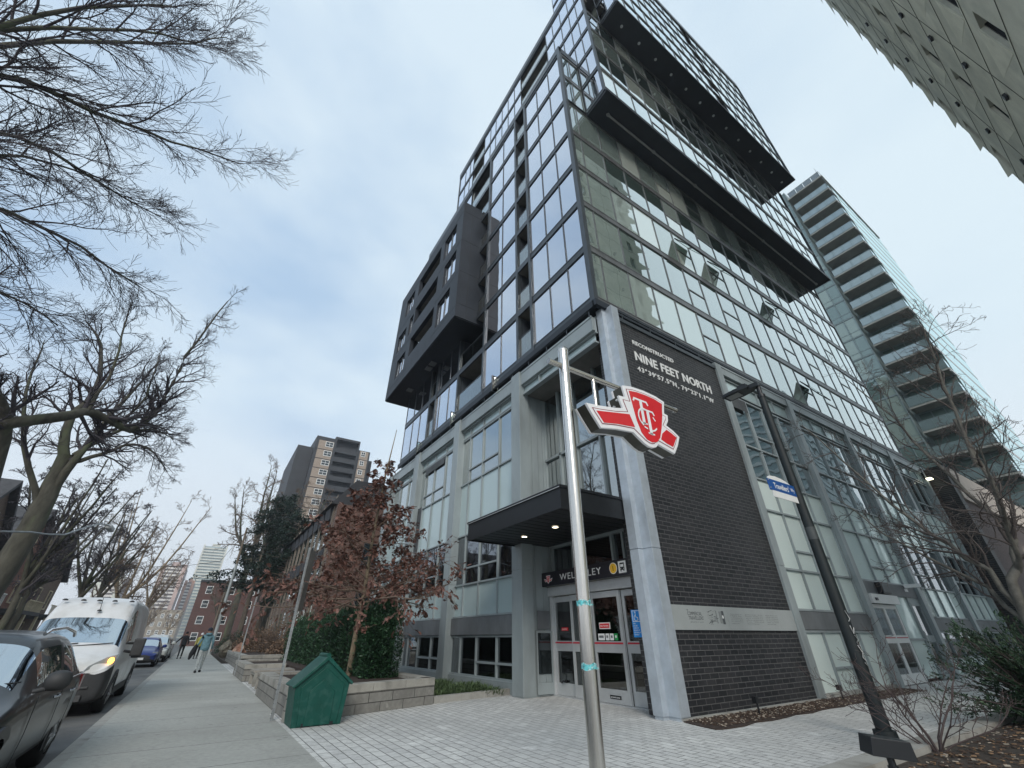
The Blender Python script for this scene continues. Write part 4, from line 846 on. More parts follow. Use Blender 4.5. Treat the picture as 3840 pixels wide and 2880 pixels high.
bl = thing('street_name_sign', (-3.7, 8.7, 3.8), "blue and white street name blade on the black lamp pole reading Travellers' Wy", 'street sign')
m_blue = mat('sign_blue', (0.004, 0.075, 0.30), 0.35, 0, None)
sc = 9.25 / 9.65; Yb = lambda y: y * sc; Zb = lambda z: 1.35 + (z - 1.35) * sc; xs_ = -3.70
q = MB(); q.box(xs_ - 0.012, xs_ + 0.012, Yb(8.57), Yb(9.62), Zb(3.79), Zb(4.015)); q.build('name_plate', m_blue, bl)
q = MB(); q.box(xs_ - 0.008, xs_ + 0.008, Yb(8.63), Yb(9.56), Zb(3.66), Zb(3.79)); q.prism([(Yb(8.6), Zb(4.015)), (Yb(9.45), Zb(4.015)), (Yb(9.3), Zb(4.07)), (Yb(9.1), Zb(4.10)), (Yb(8.9), Zb(4.11)), (Yb(8.7), Zb(4.09)), (Yb(8.6), Zb(4.05))], 'x', xs_ - 0.008, xs_ + 0.008); q.build('white_plate', m_white, bl)
q = MB(); put_text(q, "Travellers'", 0.155, (xs_ + 0.014, Yb(8.73), Zb(3.845)), (0, 1, 0), (0, 0, 1), 0, 0.001, width=0.55, offset=0.002); q.build('lettering', m_white, bl); q = MB(); put_text(q, "Wy", 0.11, (xs_ + 0.014, Yb(9.37), Zb(3.87)), (0, 1, 0), (0, 0, 1), 0, 0.001, width=0.14)
q.build('lettering', m_white, bl)
q = MB(); 
for z in (3.83, 3.99): q.box(xs_ + 0.0, xs_ + 0.02, Yb(9.60), Yb(9.70), Zb(z) - 0.008, Zb(z) + 0.008); q.box(xs_ + 0.0, xs_ + 0.02, Yb(8.57), Yb(8.60), Zb(z) - 0.008, Zb(z) + 0.008)
q.build('clamp', m_alu, bl)
fl = thing('floodlight', (-2.16, 5.3, 0), 'black box floodlight on a short post in front of the lamp pole', 'floodlight')
q = MB(); q.tube([(-2.16, 5.32, 0), (-2.16, 5.32, 0.45)], [0.035, 0.028], 10); q.tube([(-2.16, 5.32, 0.36), (-2.16, 5.32, 0.4)], 0.04, 10); q.build('post', m_black, fl)
Mf = Matrix.Rotation(R(48), 3, 'Z') @ Matrix.Rotation(R(6), 3, 'Y')
q = MB(); q.prism([(-0.17, -0.07), (0.17, -0.07), (0.15, 0.06), (-0.15, 0.06)], 'y', -0.1, 0.1); q.v = [tuple(Vector((-2.16, 5.32, 0.53)) + Mf @ Vector(v)) for v in q.v]; q.build('housing', m_black, fl, bevel=0.006)
for i, (x, y) in enumerate(((-6.05, 9.9), (-6.2, 13.9))):
    q = MB(); q.tube([(x, y, 0.0), (x, y, 0.22)], 0.02, 8); q.obox((x - 0.02, y, 0.25), (0.09, 0.1, 0.11)); q.build('spotlight', m_black, label=('small black ground spotlight in the mulch under the info panel', 'small black ground spotlight in the mulch past the brick wall')[i], cat='spotlight', group='ground spotlights in the mulch')
# ---------------------------------------------------------------- signs on the building
ss = thing('station_sign', (-9.4, 8.3, 2.6), 'long black station sign reading WELLESLEY above the sliding doors', 'sign')
q = MB(); q.box(-11.4, -7.32, 8.3, 8.5, 2.625, 3.0); q.build('board', mat('sign_black', (0.008, 0.008, 0.014), 0.3, 0, None), ss)
q = MB(); put_text(q, 'WELLESLEY', 0.235, (-10.12, 8.298, 2.735), (1, 0, 0), (0, 0, 1), 0, 0.002, spacing=1.15, width=1.68); q.build('lettering', m_white, ss)
q = MB(); q.lathe([(0, 0)], (0, 0, 0), 3)
def disc(q, cx, cz, r, y, m, n=28, sx=1.0): q.prism([(cx + r * sx * math.cos(2*math.pi*k/n), cz + r * math.sin(2*math.pi*k/n)) for k in range(n)], 'y', y - 0.003, y, m)
q = MB(); disc(q, -8.0, 2.815, 0.13, 8.298, 1); disc(q, -8.0, 2.815, 0.115, 8.294, 0); put_text(q, '1', 0.17, (-8.0, 8.289, 2.755), (1, 0, 0), (0, 0, 1), 2, 0.001, center=True)
q.build('line_badge', [mat('line_yellow', (0.72, 0.42, 0.02), 0.4, 0, None), m_white, m_black], ss)
q = MB(); q.box(-7.82, -7.57, 8.294, 8.298, 2.68, 2.95, 0)
q.box(-7.765, -7.625, 8.290, 8.2935, 2.745, 2.91, 1); q.box(-7.745, -7.645, 8.286, 8.2895, 2.815, 2.875, 0); q.box(-7.755, -7.73, 8.290, 8.2935, 2.715, 2.744, 1); q.box(-7.66, -7.635, 8.290, 8.2935, 2.715, 2.744, 1)
q.box(-7.75, -7.735, 8.286, 8.2895, 2.765, 2.785, 0); q.box(-7.655, -7.64, 8.286, 8.2895, 2.765, 2.785, 0); q.build('bus_badge', [m_white, m_black], ss)
q = MB(); cx, cz = -10.66, 2.80
def wp(poly, m, y): q.prism([(cx + a, cz + b) for a, b in poly], 'y', y - 0.002, y, m)
wp([(-0.1, 0.11), (0.1, 0.11), (0.07, 0.0), (0.2, 0.035), (0.15, -0.055), (0.06, -0.055), (0.0, -0.115), (-0.06, -0.055), (-0.15, -0.055), (-0.2, 0.035), (-0.07, 0.0)][::-1], 0, 8.298)
wp([(-0.08, 0.09), (0.08, 0.09), (0.045, -0.04), (0, -0.09), (-0.045, -0.04)][::-1], 1, 8.294); wp([(0.075, -0.02), (0.17, 0.01), (0.14, -0.04), (0.07, -0.04)][::-1], 1, 8.294); wp([(-0.075, -0.02), (-0.07, -0.04), (-0.14, -0.04), (-0.17, 0.01)][::-1], 1, 8.294)
wp([(-0.04, 0.06), (0.04, 0.06), (0.04, 0.045), (0.008, 0.045), (0.008, -0.04), (-0.008, -0.04), (-0.008, 0.045), (-0.04, 0.045)][::-1], 0, 8.29)
q.build('emblem', [m_white, m_fred], ss)
wl_ = thing('wall_lettering', (-6.46, 10.5, 8.0), 'white metal lettering high on the black brick wall reading NINE FEET NORTH', 'lettering')
xw = -6.462
for nm, tx, sz, z, wd in (('top_line', 'RECONSTRUCTED', 0.21, 9.03, 1.93), ('main_line', 'NINE FEET NORTH', 0.44, 8.44, 3.76), ('coordinate_line', '43\u00b039\'57.5"N, 79\u00b023\'1.1"W', 0.235, 8.05, 3.72)):
    q = MB(); put_text(q, tx, sz, (xw, 8.72, z), (0, 1, 0), (0, 0, 1), 0, 0.012, spacing=1.25 if nm == 'coordinate_line' else 1.05, width=wd, offset=0.009 if nm == 'main_line' else 0.003); q.build(nm, m_white, wl_)
ip = thing('info_panel', (-6.45, 10.7, 1.7), 'long grey metal history panel across the black brick wall reading COMMERCIAL TRAVELLERS', 'sign')
q = MB(); q.box(-6.468, -6.43, 8.25, 10.2, 1.47, 1.935); q.box(-6.468, -6.43, 10.205, 13.19, 1.47, 1.935); q.build('panel', mat('panel_grey', (0.40, 0.43, 0.43), 0.4, 0.3, (1.5, 0.05)), ip)
m_ink = mat('ink_grey', (0.07, 0.08, 0.085), 0.6, 0, None); m_ink2 = mat('ink_light', (0.22, 0.24, 0.24), 0.6, 0, None)
q = MB(); yu, zu = (0, 1, 0), (0, 0, 1)
put_text(q, 'THE', 0.035, (-6.429, 8.74, 1.83), yu, zu, 0, 0.0008); put_text(q, 'COMMERCIAL', 0.10, (-6.429, 8.75, 1.745), yu, zu, 0, 0.0008, width=0.50); put_text(q, 'TRAVELLERS\u2019', 0.10, (-6.429, 8.77, 1.66), yu, zu, 0, 0.0008, width=0.52)
put_text(q, 'ASSOCIATION OF CANADA', 0.035, (-6.429, 8.80, 1.605), yu, zu, 1, 0.0008, width=0.46); q.build('title', [m_ink, m_ink2], ip)
q = MB(); rr = random.Random(4)
for k in range(30): 
    y = 9.42 + rr.uniform(0, 0.26); z = 1.58 + rr.uniform(0, 0.26); stroke(q, [(y, z), (y + rr.uniform(0.03, 0.16), z + rr.uniform(-0.02, 0.03))], rr.uniform(0.004, 0.012), rr.randrange(2), x=-6.4295 + k * 0.00005)
q.box(-6.43, -6.4285, 9.88, 9.98, 1.60, 1.84, 1); q.box(-6.43, -6.4283, 9.98, 10.07, 1.585, 1.85, 0); q.box(-6.43, -6.4279, 9.99, 10.04, 1.7, 1.76, 2)
q.box(-6.43, -6.4283, 9.76, 9.80, 1.6, 1.85, 1)
q.build('picture', [m_ink, m_ink2, m_stw], ip)
words = ('founded in 1882 by travelling salesmen the association gave its members insurance and a', 'place to meet while on the road its offices stood here from 1956 until the building was', 'taken down and rebuilt nine feet north of where it had been with its brick and steel kept')
q = MB()
for ci, (y0, w) in enumerate(((10.32, 0.46), (10.94, 0.74), (11.82, 0.56))):
    wds = words[ci].split(); n = 6
    for k in range(n):
        s = ' '.join(wds[k*len(wds)//n:(k+1)*len(wds)//n]); put_text(q, s, 0.034, (-6.429, y0, 1.785 - k * 0.038), yu, zu, 0, 0.0006, width=w if k < n-1 else w * 0.7)
q.build('text_block', m_ink2, ip)
ac = thing('accessibility_sign', (-7.1, 8.0, 1.6), 'blue and white wheelchair access sign on the brick return beside the doors', 'sign')
q = MB(); q.box(-7.34, -7.085, 8.0, 8.015, 1.34, 1.86); q.box(-7.25, -7.15, 8.015, 8.07, 1.5, 1.7); q.build('plate', mat('access_blue', (0.01, 0.22, 0.60), 0.35, 0, None), ac)
q = MB(); 
for a, b, c_, d_ in ((-7.18, -6.97, 1.835, 1.845), (-7.18, -6.97, 1.63, 1.64), (-7.18, -7.17, 1.64, 1.835), (-6.98, -6.97, 1.64, 1.835)): q.box(a, b, 8.025, 8.0295, c_, d_)
n = 16
for k in range(11):
    a0 = R(100 + k * 25); a1 = R(125 + k * 25); stroke_pts = [(-7.08 + 0.055*math.cos(a0), 1.70 + 0.055*math.sin(a0)), (-7.08 + 0.055*math.cos(a1), 1.70 + 0.055*math.sin(a1))]
    q.tube([(stroke_pts[0][0], 8.027, stroke_pts[0][1]), (stroke_pts[1][0], 8.027, stroke_pts[1][1])], 0.007, 4)
q.tube([(-7.09, 8.027, 1.79), (-7.085, 8.027, 1.72), (-7.045, 8.027, 1.715), (-7.02, 8.027, 1.665), (-7.005, 8.027, 1.668)], 0.008, 4); q.prism([(-7.09 + 0.016*math.cos(k), 1.812 + 0.016*math.sin(k)) for k in (0, 1, 2, 3, 4, 5)], 'y', 8.024, 8.0295)
for k, s in enumerate(('FOR', 'ACCESS', 'STATION', 'PLEASE USE', 'STATION AT', 'ST WEST')): put_text(q, s, 0.034, (-7.18, 8.026, 1.585 - k * 0.042), (1, 0, 0), (0, 0, 1), 0, 0.0008)
q.v = [(v[0] - 0.13, v[1] - 0.03, v[2]) for v in q.v]; q.build('symbol', m_white, ac)
cm = thing('security_camera', (-6.5, 22.5, 3.1), 'white security camera on the concrete band above the side entrance', 'camera')
q = MB(); q.box(-6.6, -6.5, 22.4, 22.7, 2.8, 2.9); q.cyl((-6.52, 22.55, 2.9), (-6.4, 22.55, 2.95), 0.03, 0.03, 8); q.build('mount', m_white, cm)
q = MB(); q.obox((-6.25, 22.5, 2.98), (0.5, 0.13, 0.13), 0.3); q.build('camera_body', m_white, cm, bevel=0.01)
q = MB(); q.box(-6.6, -6.35, 19.75, 20.45, 2.62, 2.98); q.box(-6.35, -6.33, 19.8, 20.4, 2.66, 2.94, 1); q.build('wall_floodlight', [m_black, m_greyd], label='black wall mounted floodlight box over the side entrance', cat='floodlight')
# wall lamp, bag in the tree handled later
# ---------------------------------------------------------------- sign posts, poles, wires on the street
m_galv = mat('galvanised_post', (0.30, 0.32, 0.33), 0.5, 0.4, (6, 0.15)); m_wood = mat('pole_wood', (0.16, 0.13, 0.10), 0.9, 0, (4, 0.25), stretch=(8, 8, 0.6))
m_sback = mat('sign_back', (0.19, 0.18, 0.17), 0.5, 0.3, (3, 0.15))
def signpost(loc, top, label, lean, plates):
    o = thing('sign_post', loc, label, 'sign post', 'perforated sign posts on the sidewalk edge')
    b = Vector(loc); t = b + Vector((lean[0], lean[1], top)); q = MB()
    dv = (t - b); n = 42
    M = dv.to_track_quat('Z', 'Y').to_matrix()
    c = (b + t) / 2; q.obox(c, (0.045, 0.045, dv.length), M=M, m=0)
    for k in range(n):
        p = b + dv * (k + 0.5) / n; 
        q.obox(p + Vector((0.0235, 0, 0)), (0.002, 0.012, 0.012), M=M, m=1); q.obox(p + Vector((0, -0.0235, 0)), (0.012, 0.002, 0.012), M=M, m=1)
    q.build('post', [m_galv, m_black], o)
    for z0, z1, w, rz in plates:
        p = b + dv * ((z0 + z1) / 2 / top); q = MB(); q.obox(p + Vector((-0.03, 0.09, 0)), (0.006, w, z1 - z0), rz); q.build('sign_plate', m_sback, o, bevel=0.002)
    return o
signpost((-10.99, 1.7, 0), 3.15, 'perforated steel post with two bare sign backs next to the green bin', (-0.15, -0.02), [(2.45, 3.1, 0.3, 1.0), (1.85, 2.42, 0.3, 1.1)])
signpost((-24.14, 1.88, 0), 3.25, 'perforated steel post further up the sidewalk beside the far planter', (0, 0.02), [(2.75, 3.2, 0.3, 1.2)])
lt = thing('utility_pole', (-60, 1.85, 0), 'tall grey metal and wood utility pole on the sidewalk in front of the pines', 'utility pole')
q = MB(); q.tube([(-60, 1.85, 0), (-60, 1.75, 8.6)], [0.17, 0.13], 10); q.build('lower_pole', mat('pole_pale', (0.36, 0.40, 0.41), 0.5, 0.2, (2, 0.1)), lt); q = MB(); q.tube([(-60, 1.75, 8.6), (-60, 1.65, 12.6)], [0.13, 0.1], 10); q.build('upper_pole', m_wood, lt)
for i, (x, y, h) in enumerate(((-78, 1.9, 7.0), (-95, -9.9, 11.0))):
    q = MB(); q.tube([(x, y, 0), (x, y, h)], [0.15, 0.1], 8); q.build('utility_pole', m_wood, label=('brown wooden pole in front of the far brick apartment block', 'wooden utility pole across the street among the bare trees')[i], cat='utility pole', group='wooden poles along the street')
q = MB(); pts = [(-70, -30, 9.4), (-70, -8.3, 8.7), (-70, -3.8, 9.1), (-70, 0.1, 10.0), (-60, 1.7, 12.2)]; q.tube(pts, 0.025, 4); q.build('cable', m_black, label='thin black overhead cable crossing the street in the distance', cat='cable')
sl_ = thing('street_light_arm', (-29, -8.4, 0), 'pale curved cobra head street light among the branches on the far side', 'street light')
q = MB(); q.tube([(-25.4, -7.6, 5.0), (-27, -7.2, 5.3), (-28.6, -7.0, 5.5), (-31, -7.0, 5.9), (-34, -7.0, 6.8), (-37, -7.0, 7.6), (-39.5, -7.0, 7.95)], 0.04, 6); q.build('arm', m_galv, sl_)
q = MB(); q.obox((-40.2, -7, 7.9), (1.3, 0.35, 0.28)); q.build('lamp_head', m_alu, sl_, bevel=0.05)
# rocks
def rock(loc, s, label, m_, seed):
    rr = random.Random(seed); q = MB(); n = 10; rings = []
    for i in range(7):
        t = i / 6; r = math.sin(math.pi * min(0.15 + t * 0.85, 1)) if i < 6 else 0.02
        rings.append([(loc[0] + s[0] * r * math.cos(2*math.pi*j/n) * rr.uniform(0.75, 1.15), loc[1] + s[1] * r * math.sin(2*math.pi*j/n) * rr.uniform(0.75, 1.15), loc[2] + s[2] * t + rr.uniform(-0.04, 0.04) * (i > 0)) for j in range(n)])
    vs = sum(rings, []); q.add(vs, [(i*n+j, i*n+(j+1) % n, (i+1)*n+(j+1) % n, (i+1)*n+j) for i in range(6) for j in range(n)] + [tuple(range(6*n, 7*n))])
    return q.build('rock', m_, label=label, cat='rock')
rock((-36.8, 2.75, 0), (0.6, 0.42, 1.15), 'tall reddish brown jagged rock standing at the planter corner', mat('red_rock', (0.30, 0.15, 0.10), 0.9, 0, (4, 0.4), dirt=(3, (0.45, 0.33, 0.25))), 5)
rock((-45.5, 2.5, 0), (0.8, 0.55, 1.25), 'rounded grey brown boulder in the garden by the shrubs', mat('grey_rock', (0.17, 0.15, 0.115), 0.9, 0, (5, 0.3)), 8)
# ---------------------------------------------------------------- buildings around
def win(parent, ax, c, u0, u1, z0, z1, fm=None, g=None, bars=1, fw=0.06, name='window', rail=True):
    q = MB(); fm = fm or m_white; g = g or g_dark
    q.fbox(ax, c, u0 + fw, u1 - fw, 0.01, 0.03, z0 + fw, z1 - fw, 1)
    for a, b, z, zz in ((u0, u0 + fw, z0, z1), (u1 - fw, u1, z0, z1), (u0 + fw, u1 - fw, z0, z0 + fw), (u0 + fw, u1 - fw, z1 - fw, z1)): q.fbox(ax, c, a, b, 0.0, 0.07, z, zz, 0)
    for k in range(bars):
        u = u0 + (u1 - u0) * (k + 1) / (bars + 1); q.fbox(ax, c, u - fw * 0.35, u + fw * 0.35, 0.03, 0.055, z0 + fw, z1 - fw, 0)
    if rail: zm = (z0 + z1) / 2; q.fbox(ax, c, u0 + fw, u1 - fw, 0.03, 0.05, zm - fw * 0.35, zm + fw * 0.35, 0)
    return q.build(name, [fm, g], parent)
# low black brick and beige building past the podium
lb_ = thing('low_brick_building', (-9, 42, 0), 'low building with black brick end and beige topped brown side, past the grey podium', 'building')
q = MB(); q.box(-14, -5.62, 34.3, 56, 0, 9.95); q.build('wall', brickmat('brown_brick', (0.085, 0.06, 0.058), (0.06, 0.045, 0.045), (0.11, 0.10, 0.095), 0.28, 0.09, 0.006, 'x', 0.8, 0.4), lb_)
q = MB(); q.box(-6.3, -5.56, 34.15, 34.95, 0, 9.98); q.build('corner_pier', m_brk, lb_)
q = MB(); q.box(-5.62, -5.5, 34.96, 56, 8.1, 9.98); q.build('fascia', mat('beige_panel', (0.46, 0.40, 0.35), 0.7, 0, (2, 0.06)), lb_)
q = MB(); q.tube([(-7.4, 34.3, 10.6), (-5.7, 34.3, 10.6), (-5.7, 56, 10.6)], 0.03, 6); q.tube([(-7.4, 34.3, 10.3), (-5.7, 34.3, 10.3), (-5.7, 56, 10.3)], 0.02, 6)
for k in range(16): q.box(-5.72, -5.68, 34.3 + k * 1.4, 34.34 + k * 1.4, 9.95, 10.6)
q.build('roof_railing', m_black, lb_)
q = MB(); q.box(-5.5, -5.3, 44, 44.3, 6.0, 6.15); q.build('wall_lamp', m_tube, lb_)
q = MB(); q.box(-6.38, -6.15, 33.4, 33.8, 9.2, 9.26, 1); q.box(-6.5, -6.38, 33.5, 33.7, 9.2, 9.9, 0); q.build('wall_lamp', [m_galv, m_tube], label='lit wall lamp high on the last pilaster of the grey podium', cat='lamp')
q = MB(); rr = random.Random(2)
for k in range(40):
    p = Vector((-6.2 + rr.uniform(-0.15, 0.25), 26.5 + rr.uniform(-0.5, 0.5), 5.9 + rr.uniform(-0.45, 0.45))); q.obox(p, (0.02, rr.uniform(0.1, 0.35), rr.uniform(0.08, 0.3)), M=Matrix.Rotation(rr.uniform(-1, 1), 3, 'Z') @ Matrix.Rotation(rr.uniform(-1.5, 1.5), 3, 'X'))
q.build('plastic_bag', mat('clear_plastic', (0.62, 0.68, 0.68), 0.25, 0, (9, 0.2)), label='crumpled clear plastic bag hanging against the grey pilaster behind the bare branches', cat='bag')
# green glass tower with stacked balconies
gt = thing('glass_tower', (-15, 70, 0), 'tall green glass tower with a stack of glazed balconies rising behind the low brick building', 'building')
GX, GY, GZ, GF = -5.1, 60.0, 61.3, 2.93
m_gts = mat('tower_slab', (0.26, 0.27, 0.25), 0.8, 0, (0.6, 0.15)); m_gtw = mat('tower_white_slab', (0.50, 0.53, 0.55), 0.6, 0, (0.5, 0.05)); m_gtm = mat('tower_mullion', (0.17, 0.22, 0.23), 0.5, 0.2, (1, 0.1))
g_gt = glassmat('tower_glass', opaque=(0.10, 0.15, 0.145), refl=0.10, gl=(0.8, 0.95, 0.95)); g_gt2 = glassmat('tower_glass_pale', opaque=(0.22, 0.28, 0.26), refl=0.08, gl=(0.8, 0.95, 0.95))
g_gtb = glassmat('tower_balcony_glass', opaque=(0.14, 0.19, 0.20), refl=0.16, gl=(0.85, 0.97, 1.0))
q = MB(); q.box(-30, -10.0, GY + 0.2, 81, 0, GZ + 2); q.box(-10.0, GX - 0.1, GY + 1.9, 80.8, 0, GZ - 0.2); q.build('body', m_gtm, gt)
rr = random.Random(9)
for k in range(1, 21):
    z = GZ - k * GF
    q = MB(); q.box(-9.75, GX, GY, GY + 1.9, z - 0.2, z, 0); ba = q.build('balcony', [m_gts], gt)
    q = MB()
    for i in range(4):
        u0 = -9.7 + i * 1.14; q.box(u0 + 0.03, u0 + 1.11, GY, GY + 0.02, z + 0.08, z + 1.1, 0); q.box(u0, u0 + 0.03, GY - 0.01, GY + 0.03, z, z + 1.12, 1)
    q.box(-9.72, GX, GY - 0.02, GY + 0.04, z + 1.1, z + 1.15, 1); q.box(GX - 0.02, GX, GY, GY + 1.8, z + 0.08, z + 1.1, 0); q.build('railing', [g_gtb, m_gtm], ba)
q = MB(); q.box(-10, GX + 0.15, GY - 0.1, 81, GZ - 0.25, GZ); q.build('roof', m_gts, gt)
q = MB()
for i in range(4): u0 = -9.7 + i * 1.14; q.box(u0 + 0.03, u0 + 1.1, GY + 0.0, GY + 0.02, GZ + 0.1, GZ + 1.1, 0)
q.box(-9.75, GX, GY - 0.02, GY + 0.04, GZ + 1.1, GZ + 1.17, 1); q.box(GX - 0.04, GX, GY - 0.02, 81, GZ + 1.1, GZ + 1.17, 1); q.box(-5.3, -5.26, GY, GY + 0.04, GZ, GZ + 2.2, 1); q.build('roof_railing', [g_rail, m_gtm], gt)
q = MB()
for k in range(0, 22):
    z = GZ - k * GF; q.box(GX - 0.08, GX + 0.065, GY + 0.3, 81, z - 0.35, z + 0.1, 0)
q.build('slab_edge', m_gtw, gt)
q = MB(); q.box(GX - 0.1, GX + 0.05, GY + 1.9, 80.9, 0, GZ - 0.5); q.build('side_glazing', g_gt, gt)
nwin = 0
gm = MB()
for k in range(1, 22):
    z = GZ + 2 - k * GF
    gm.box(-30, -10.0, GY + 0.05, GY + 0.2, z - 0.12, z + 0.1)
    for i in range(9):
        u1 = -10.1 - i * 1.15; u0 = u1 - 1.1
        gm.box(u1, u1 + 0.07, GY + 0.03, GY + 0.2, z, z + GF)
        if i > 5 and k > 8: pass
        g = g_gt2 if rr.random() < 0.4 else g_gt
        if nwin < 96 and i < 5 and k > 1:
            w_ = MB(); w_.box(u0, u1, GY + 0.1, GY + 0.13, z + 0.85, z + GF - 0.15, 0); w_.box(u0, u1, GY + 0.1, GY + 0.13, z + 0.12, z + 0.78, 0); w_.box(u0, u1, GY + 0.08, GY + 0.14, z + 0.78, z + 0.85, 1); w_.build('window', [g, m_gtm], gt); nwin += 1
        else: gm.box(u0, u1, GY + 0.11, GY + 0.13, z + 0.12, z + GF - 0.15)
gm.build('mullion', m_gtm, gt)
q = MB()
for k in range(1, 21):
    z = GZ - k * GF
    for i in range(4): q.box(-9.6 + i * 1.12, -8.6 + i * 1.12, GY + 1.86, GY + 1.89, z + 0.1, z + 2.5)
q.build('balcony_glazing', g_gt, gt)
# concrete tower close on the right
ct = thing('concrete_tower', (12, 20, 0), 'looming grey concrete tower with recessed windows in the upper right corner', 'building')
m_ct = mat('tower_concrete', (0.60, 0.59, 0.50), 0.9, 0, (0.5, 0.14), bump=(25, 0.4), dirt=(0.9, (0.50, 0.50, 0.43)))
m_ct2 = mat('tower_concrete_pale', (0.66, 0.645, 0.54), 0.9, 0, (0.6, 0.12), bump=(25, 0.4))
CX0, CY1 = 3.5, 26.5
cols = [(25.1, 25.75), (19.4, 20.2), (13.55, 14.3)]; rows = [23.7 - 2.36 * k for k in range(-9, 9)]
wallq = MB(); us = sorted({11.0, CY1} | {c for cc in cols for c in cc}); zs = sorted({0.0, 58.0} | {r for z in rows for r in (z, z - 1.5)})
for i in range(len(us) - 1):
    iswin = any(abs(us[i] - c0) < 1e-6 for c0, c1 in cols)
    if not iswin: wallq.box(CX0, CX0 + 0.4, us[i], us[i+1], 0, 58); continue
    for j in range(len(zs) - 1):
        if not any(abs(zs[j+1] - z) < 1e-6 for z in rows): wallq.box(CX0, CX0 + 0.4, us[i], us[i+1], zs[j], zs[j+1])
wallq.box(CX0 + 0.4, 20, CY1 - 0.4, CY1, 0, 58); wallq.box(CX0 + 0.4, 20, 11, 11.4, 0, 58); wallq.box(CX0 + 0.4, 20, 11.4, CY1 - 0.4, 57.6, 58)
wallq.box(20, 20.4, 11, CY1, 0, 58)
wallq.build('wall', m_ct, ct)
for (a, b) in cols:
    fac = MB()
    for z in rows:
        # splayed sill and jamb facets of each precast panel
        zt, zb = z, z - 1.5
        P = [(CX0 - 0.08, a - 0.1, zb - 0.02), (CX0 - 0.08, b + 0.1, zb - 0.02), (CX0 - 0.001, b + 1.2, zb - 0.82), (CX0 - 0.001, a - 1.2, zb - 0.82), (CX0 - 0.001, a - 0.1, zb - 0.02), (CX0 - 0.001, b + 0.1, zb - 0.02)]
        fac.add([(CX0 - 0.012, b + 0.12, zt), (CX0 - 0.012, b + 0.12, zb), (CX0 - 0.001, b + 2.2, (zt + zb) / 2 + 0.6), (CX0 - 0.001, b + 0.12, zt + 0.2), (CX0 - 0.001, b + 0.12, zb - 0.02)], [(0, 1, 2), (0, 2, 3), (1, 4, 2), (0, 3, 4, 1)])
    fac.build('facet', m_ct2, ct)
jn = MB()
for y in (22.5, 16.9): jn.box(CX0 - 0.012, CX0 - 0.002, y, y + 0.035, 0, 58)
for k in range(20): jn.box(CX0 - 0.012, CX0 - 0.002, 11, CY1, 24.4 - 2.36 * (k - 10), 24.43 - 2.36 * (k - 10))
jn.build('panel_joint', mat('joint_dark', (0.12, 0.12, 0.10), 0.9), ct)
for z in rows:
    for (a, b) in cols[:3]:
        if 10 < z < 50:
            q = MB(); q.box(CX0 + 0.16, CX0 + 0.18, a, b, z - 1.5, z, 1); q.box(CX0 + 0.10, CX0 + 0.16, a, a + 0.06, z - 1.5, z, 0); q.box(CX0 + 0.10, CX0 + 0.16, b - 0.06, b, z - 1.5, z, 0); q.box(CX0 + 0.10, CX0 + 0.16, (a + b) / 2 - 0.03, (a + b) / 2 + 0.03, z - 1.5, z, 0); q.box(CX0 + 0.10, CX0 + 0.16, a, b, z - 1.5, z - 1.43, 0)
            q.build('window', [m_black, g_dark], ct)
for k in range(12):
    for y, z0 in ((22.8, 32.2), (17.5, 31.0)):
        q = MB(); z = z0 - k * 2.36; q.box(CX0 - 0.1, CX0 - 0.02, y, y + 0.2, z - 0.2, z); q.build('vent', [m_black], ct)
# pale banded round tower across the lane, seen mirrored in the podium glass
bt = thing('banded_tower', (62, 165, 0), 'pale banded round fronted tower mirrored in the side windows of the grey podium', 'building')
q = MB(); n = 16; arc = [(62 + 16 * math.cos(R(180 + 180 * k / n)) , 165 + 16 * math.sin(R(180 + 180 * k / n)) * 0.9) for k in range(n + 1)]
q.prism(arc + [(78, 200), (46, 200)], 'z', 0, 84); q.build('body', mat('tower_teal', (0.20, 0.28, 0.28), 0.3, 0.2, (0.2, 0.1)), bt)
q = MB()
for k in range(28): z = 3 + k * 2.95; q.prism([(62 + (a - 62) * 1.04, 165 + (b - 165) * 1.04) for a, b in arc] + [(78.3, 200), (45.7, 200)], 'z', z, z + 0.9)
q.build('balcony_band', mat('band_pale', (0.36, 0.42, 0.42), 0.6), bt)
# brown and black apartment slab up the street
at_ = thing('apartment_tower', (-130, 20, 0), 'black and tan apartment tower with dark balconies rising behind the brown leaved tree', 'building')
m_bk = mat('dark_cladding', (0.035, 0.038, 0.045), 0.7, 0, (0.4, 0.15)); m_tan = brickmat('tan_brick', (0.30, 0.24, 0.19), (0.36, 0.29, 0.24), (0.3, 0.27, 0.24), 0.5, 0.2, 0.01, 'x', 0.85, 0.2)
q = MB(); q.box(-150, -125, 13.7, 19.0, 0, 52.4); q.box(-150, -126.8, 19.0, 26.1, 0, 52.8); q.box(-150, -125.3, 26.1, 29.7, 0, 50.6); q.box(-150, -127, 29.7, 31.1, 0, 48.5); q.box(-155, -128, 9.6, 13.7, 0, 49.6); q.box(-148, -140, 17, 24, 52.8, 55); q.build('wall', m_bk, at_)
q = MB(); q.box(-126.7, -124.9, 18.9, 19.4, 0, 53.2); q.box(-126.7, -124.9, 25.7, 26.15, 0, 53.2); q.box(-126.7, -124.9, 19.4, 25.7, 52.5, 53.2); q.build('frame', m_bk, at_)
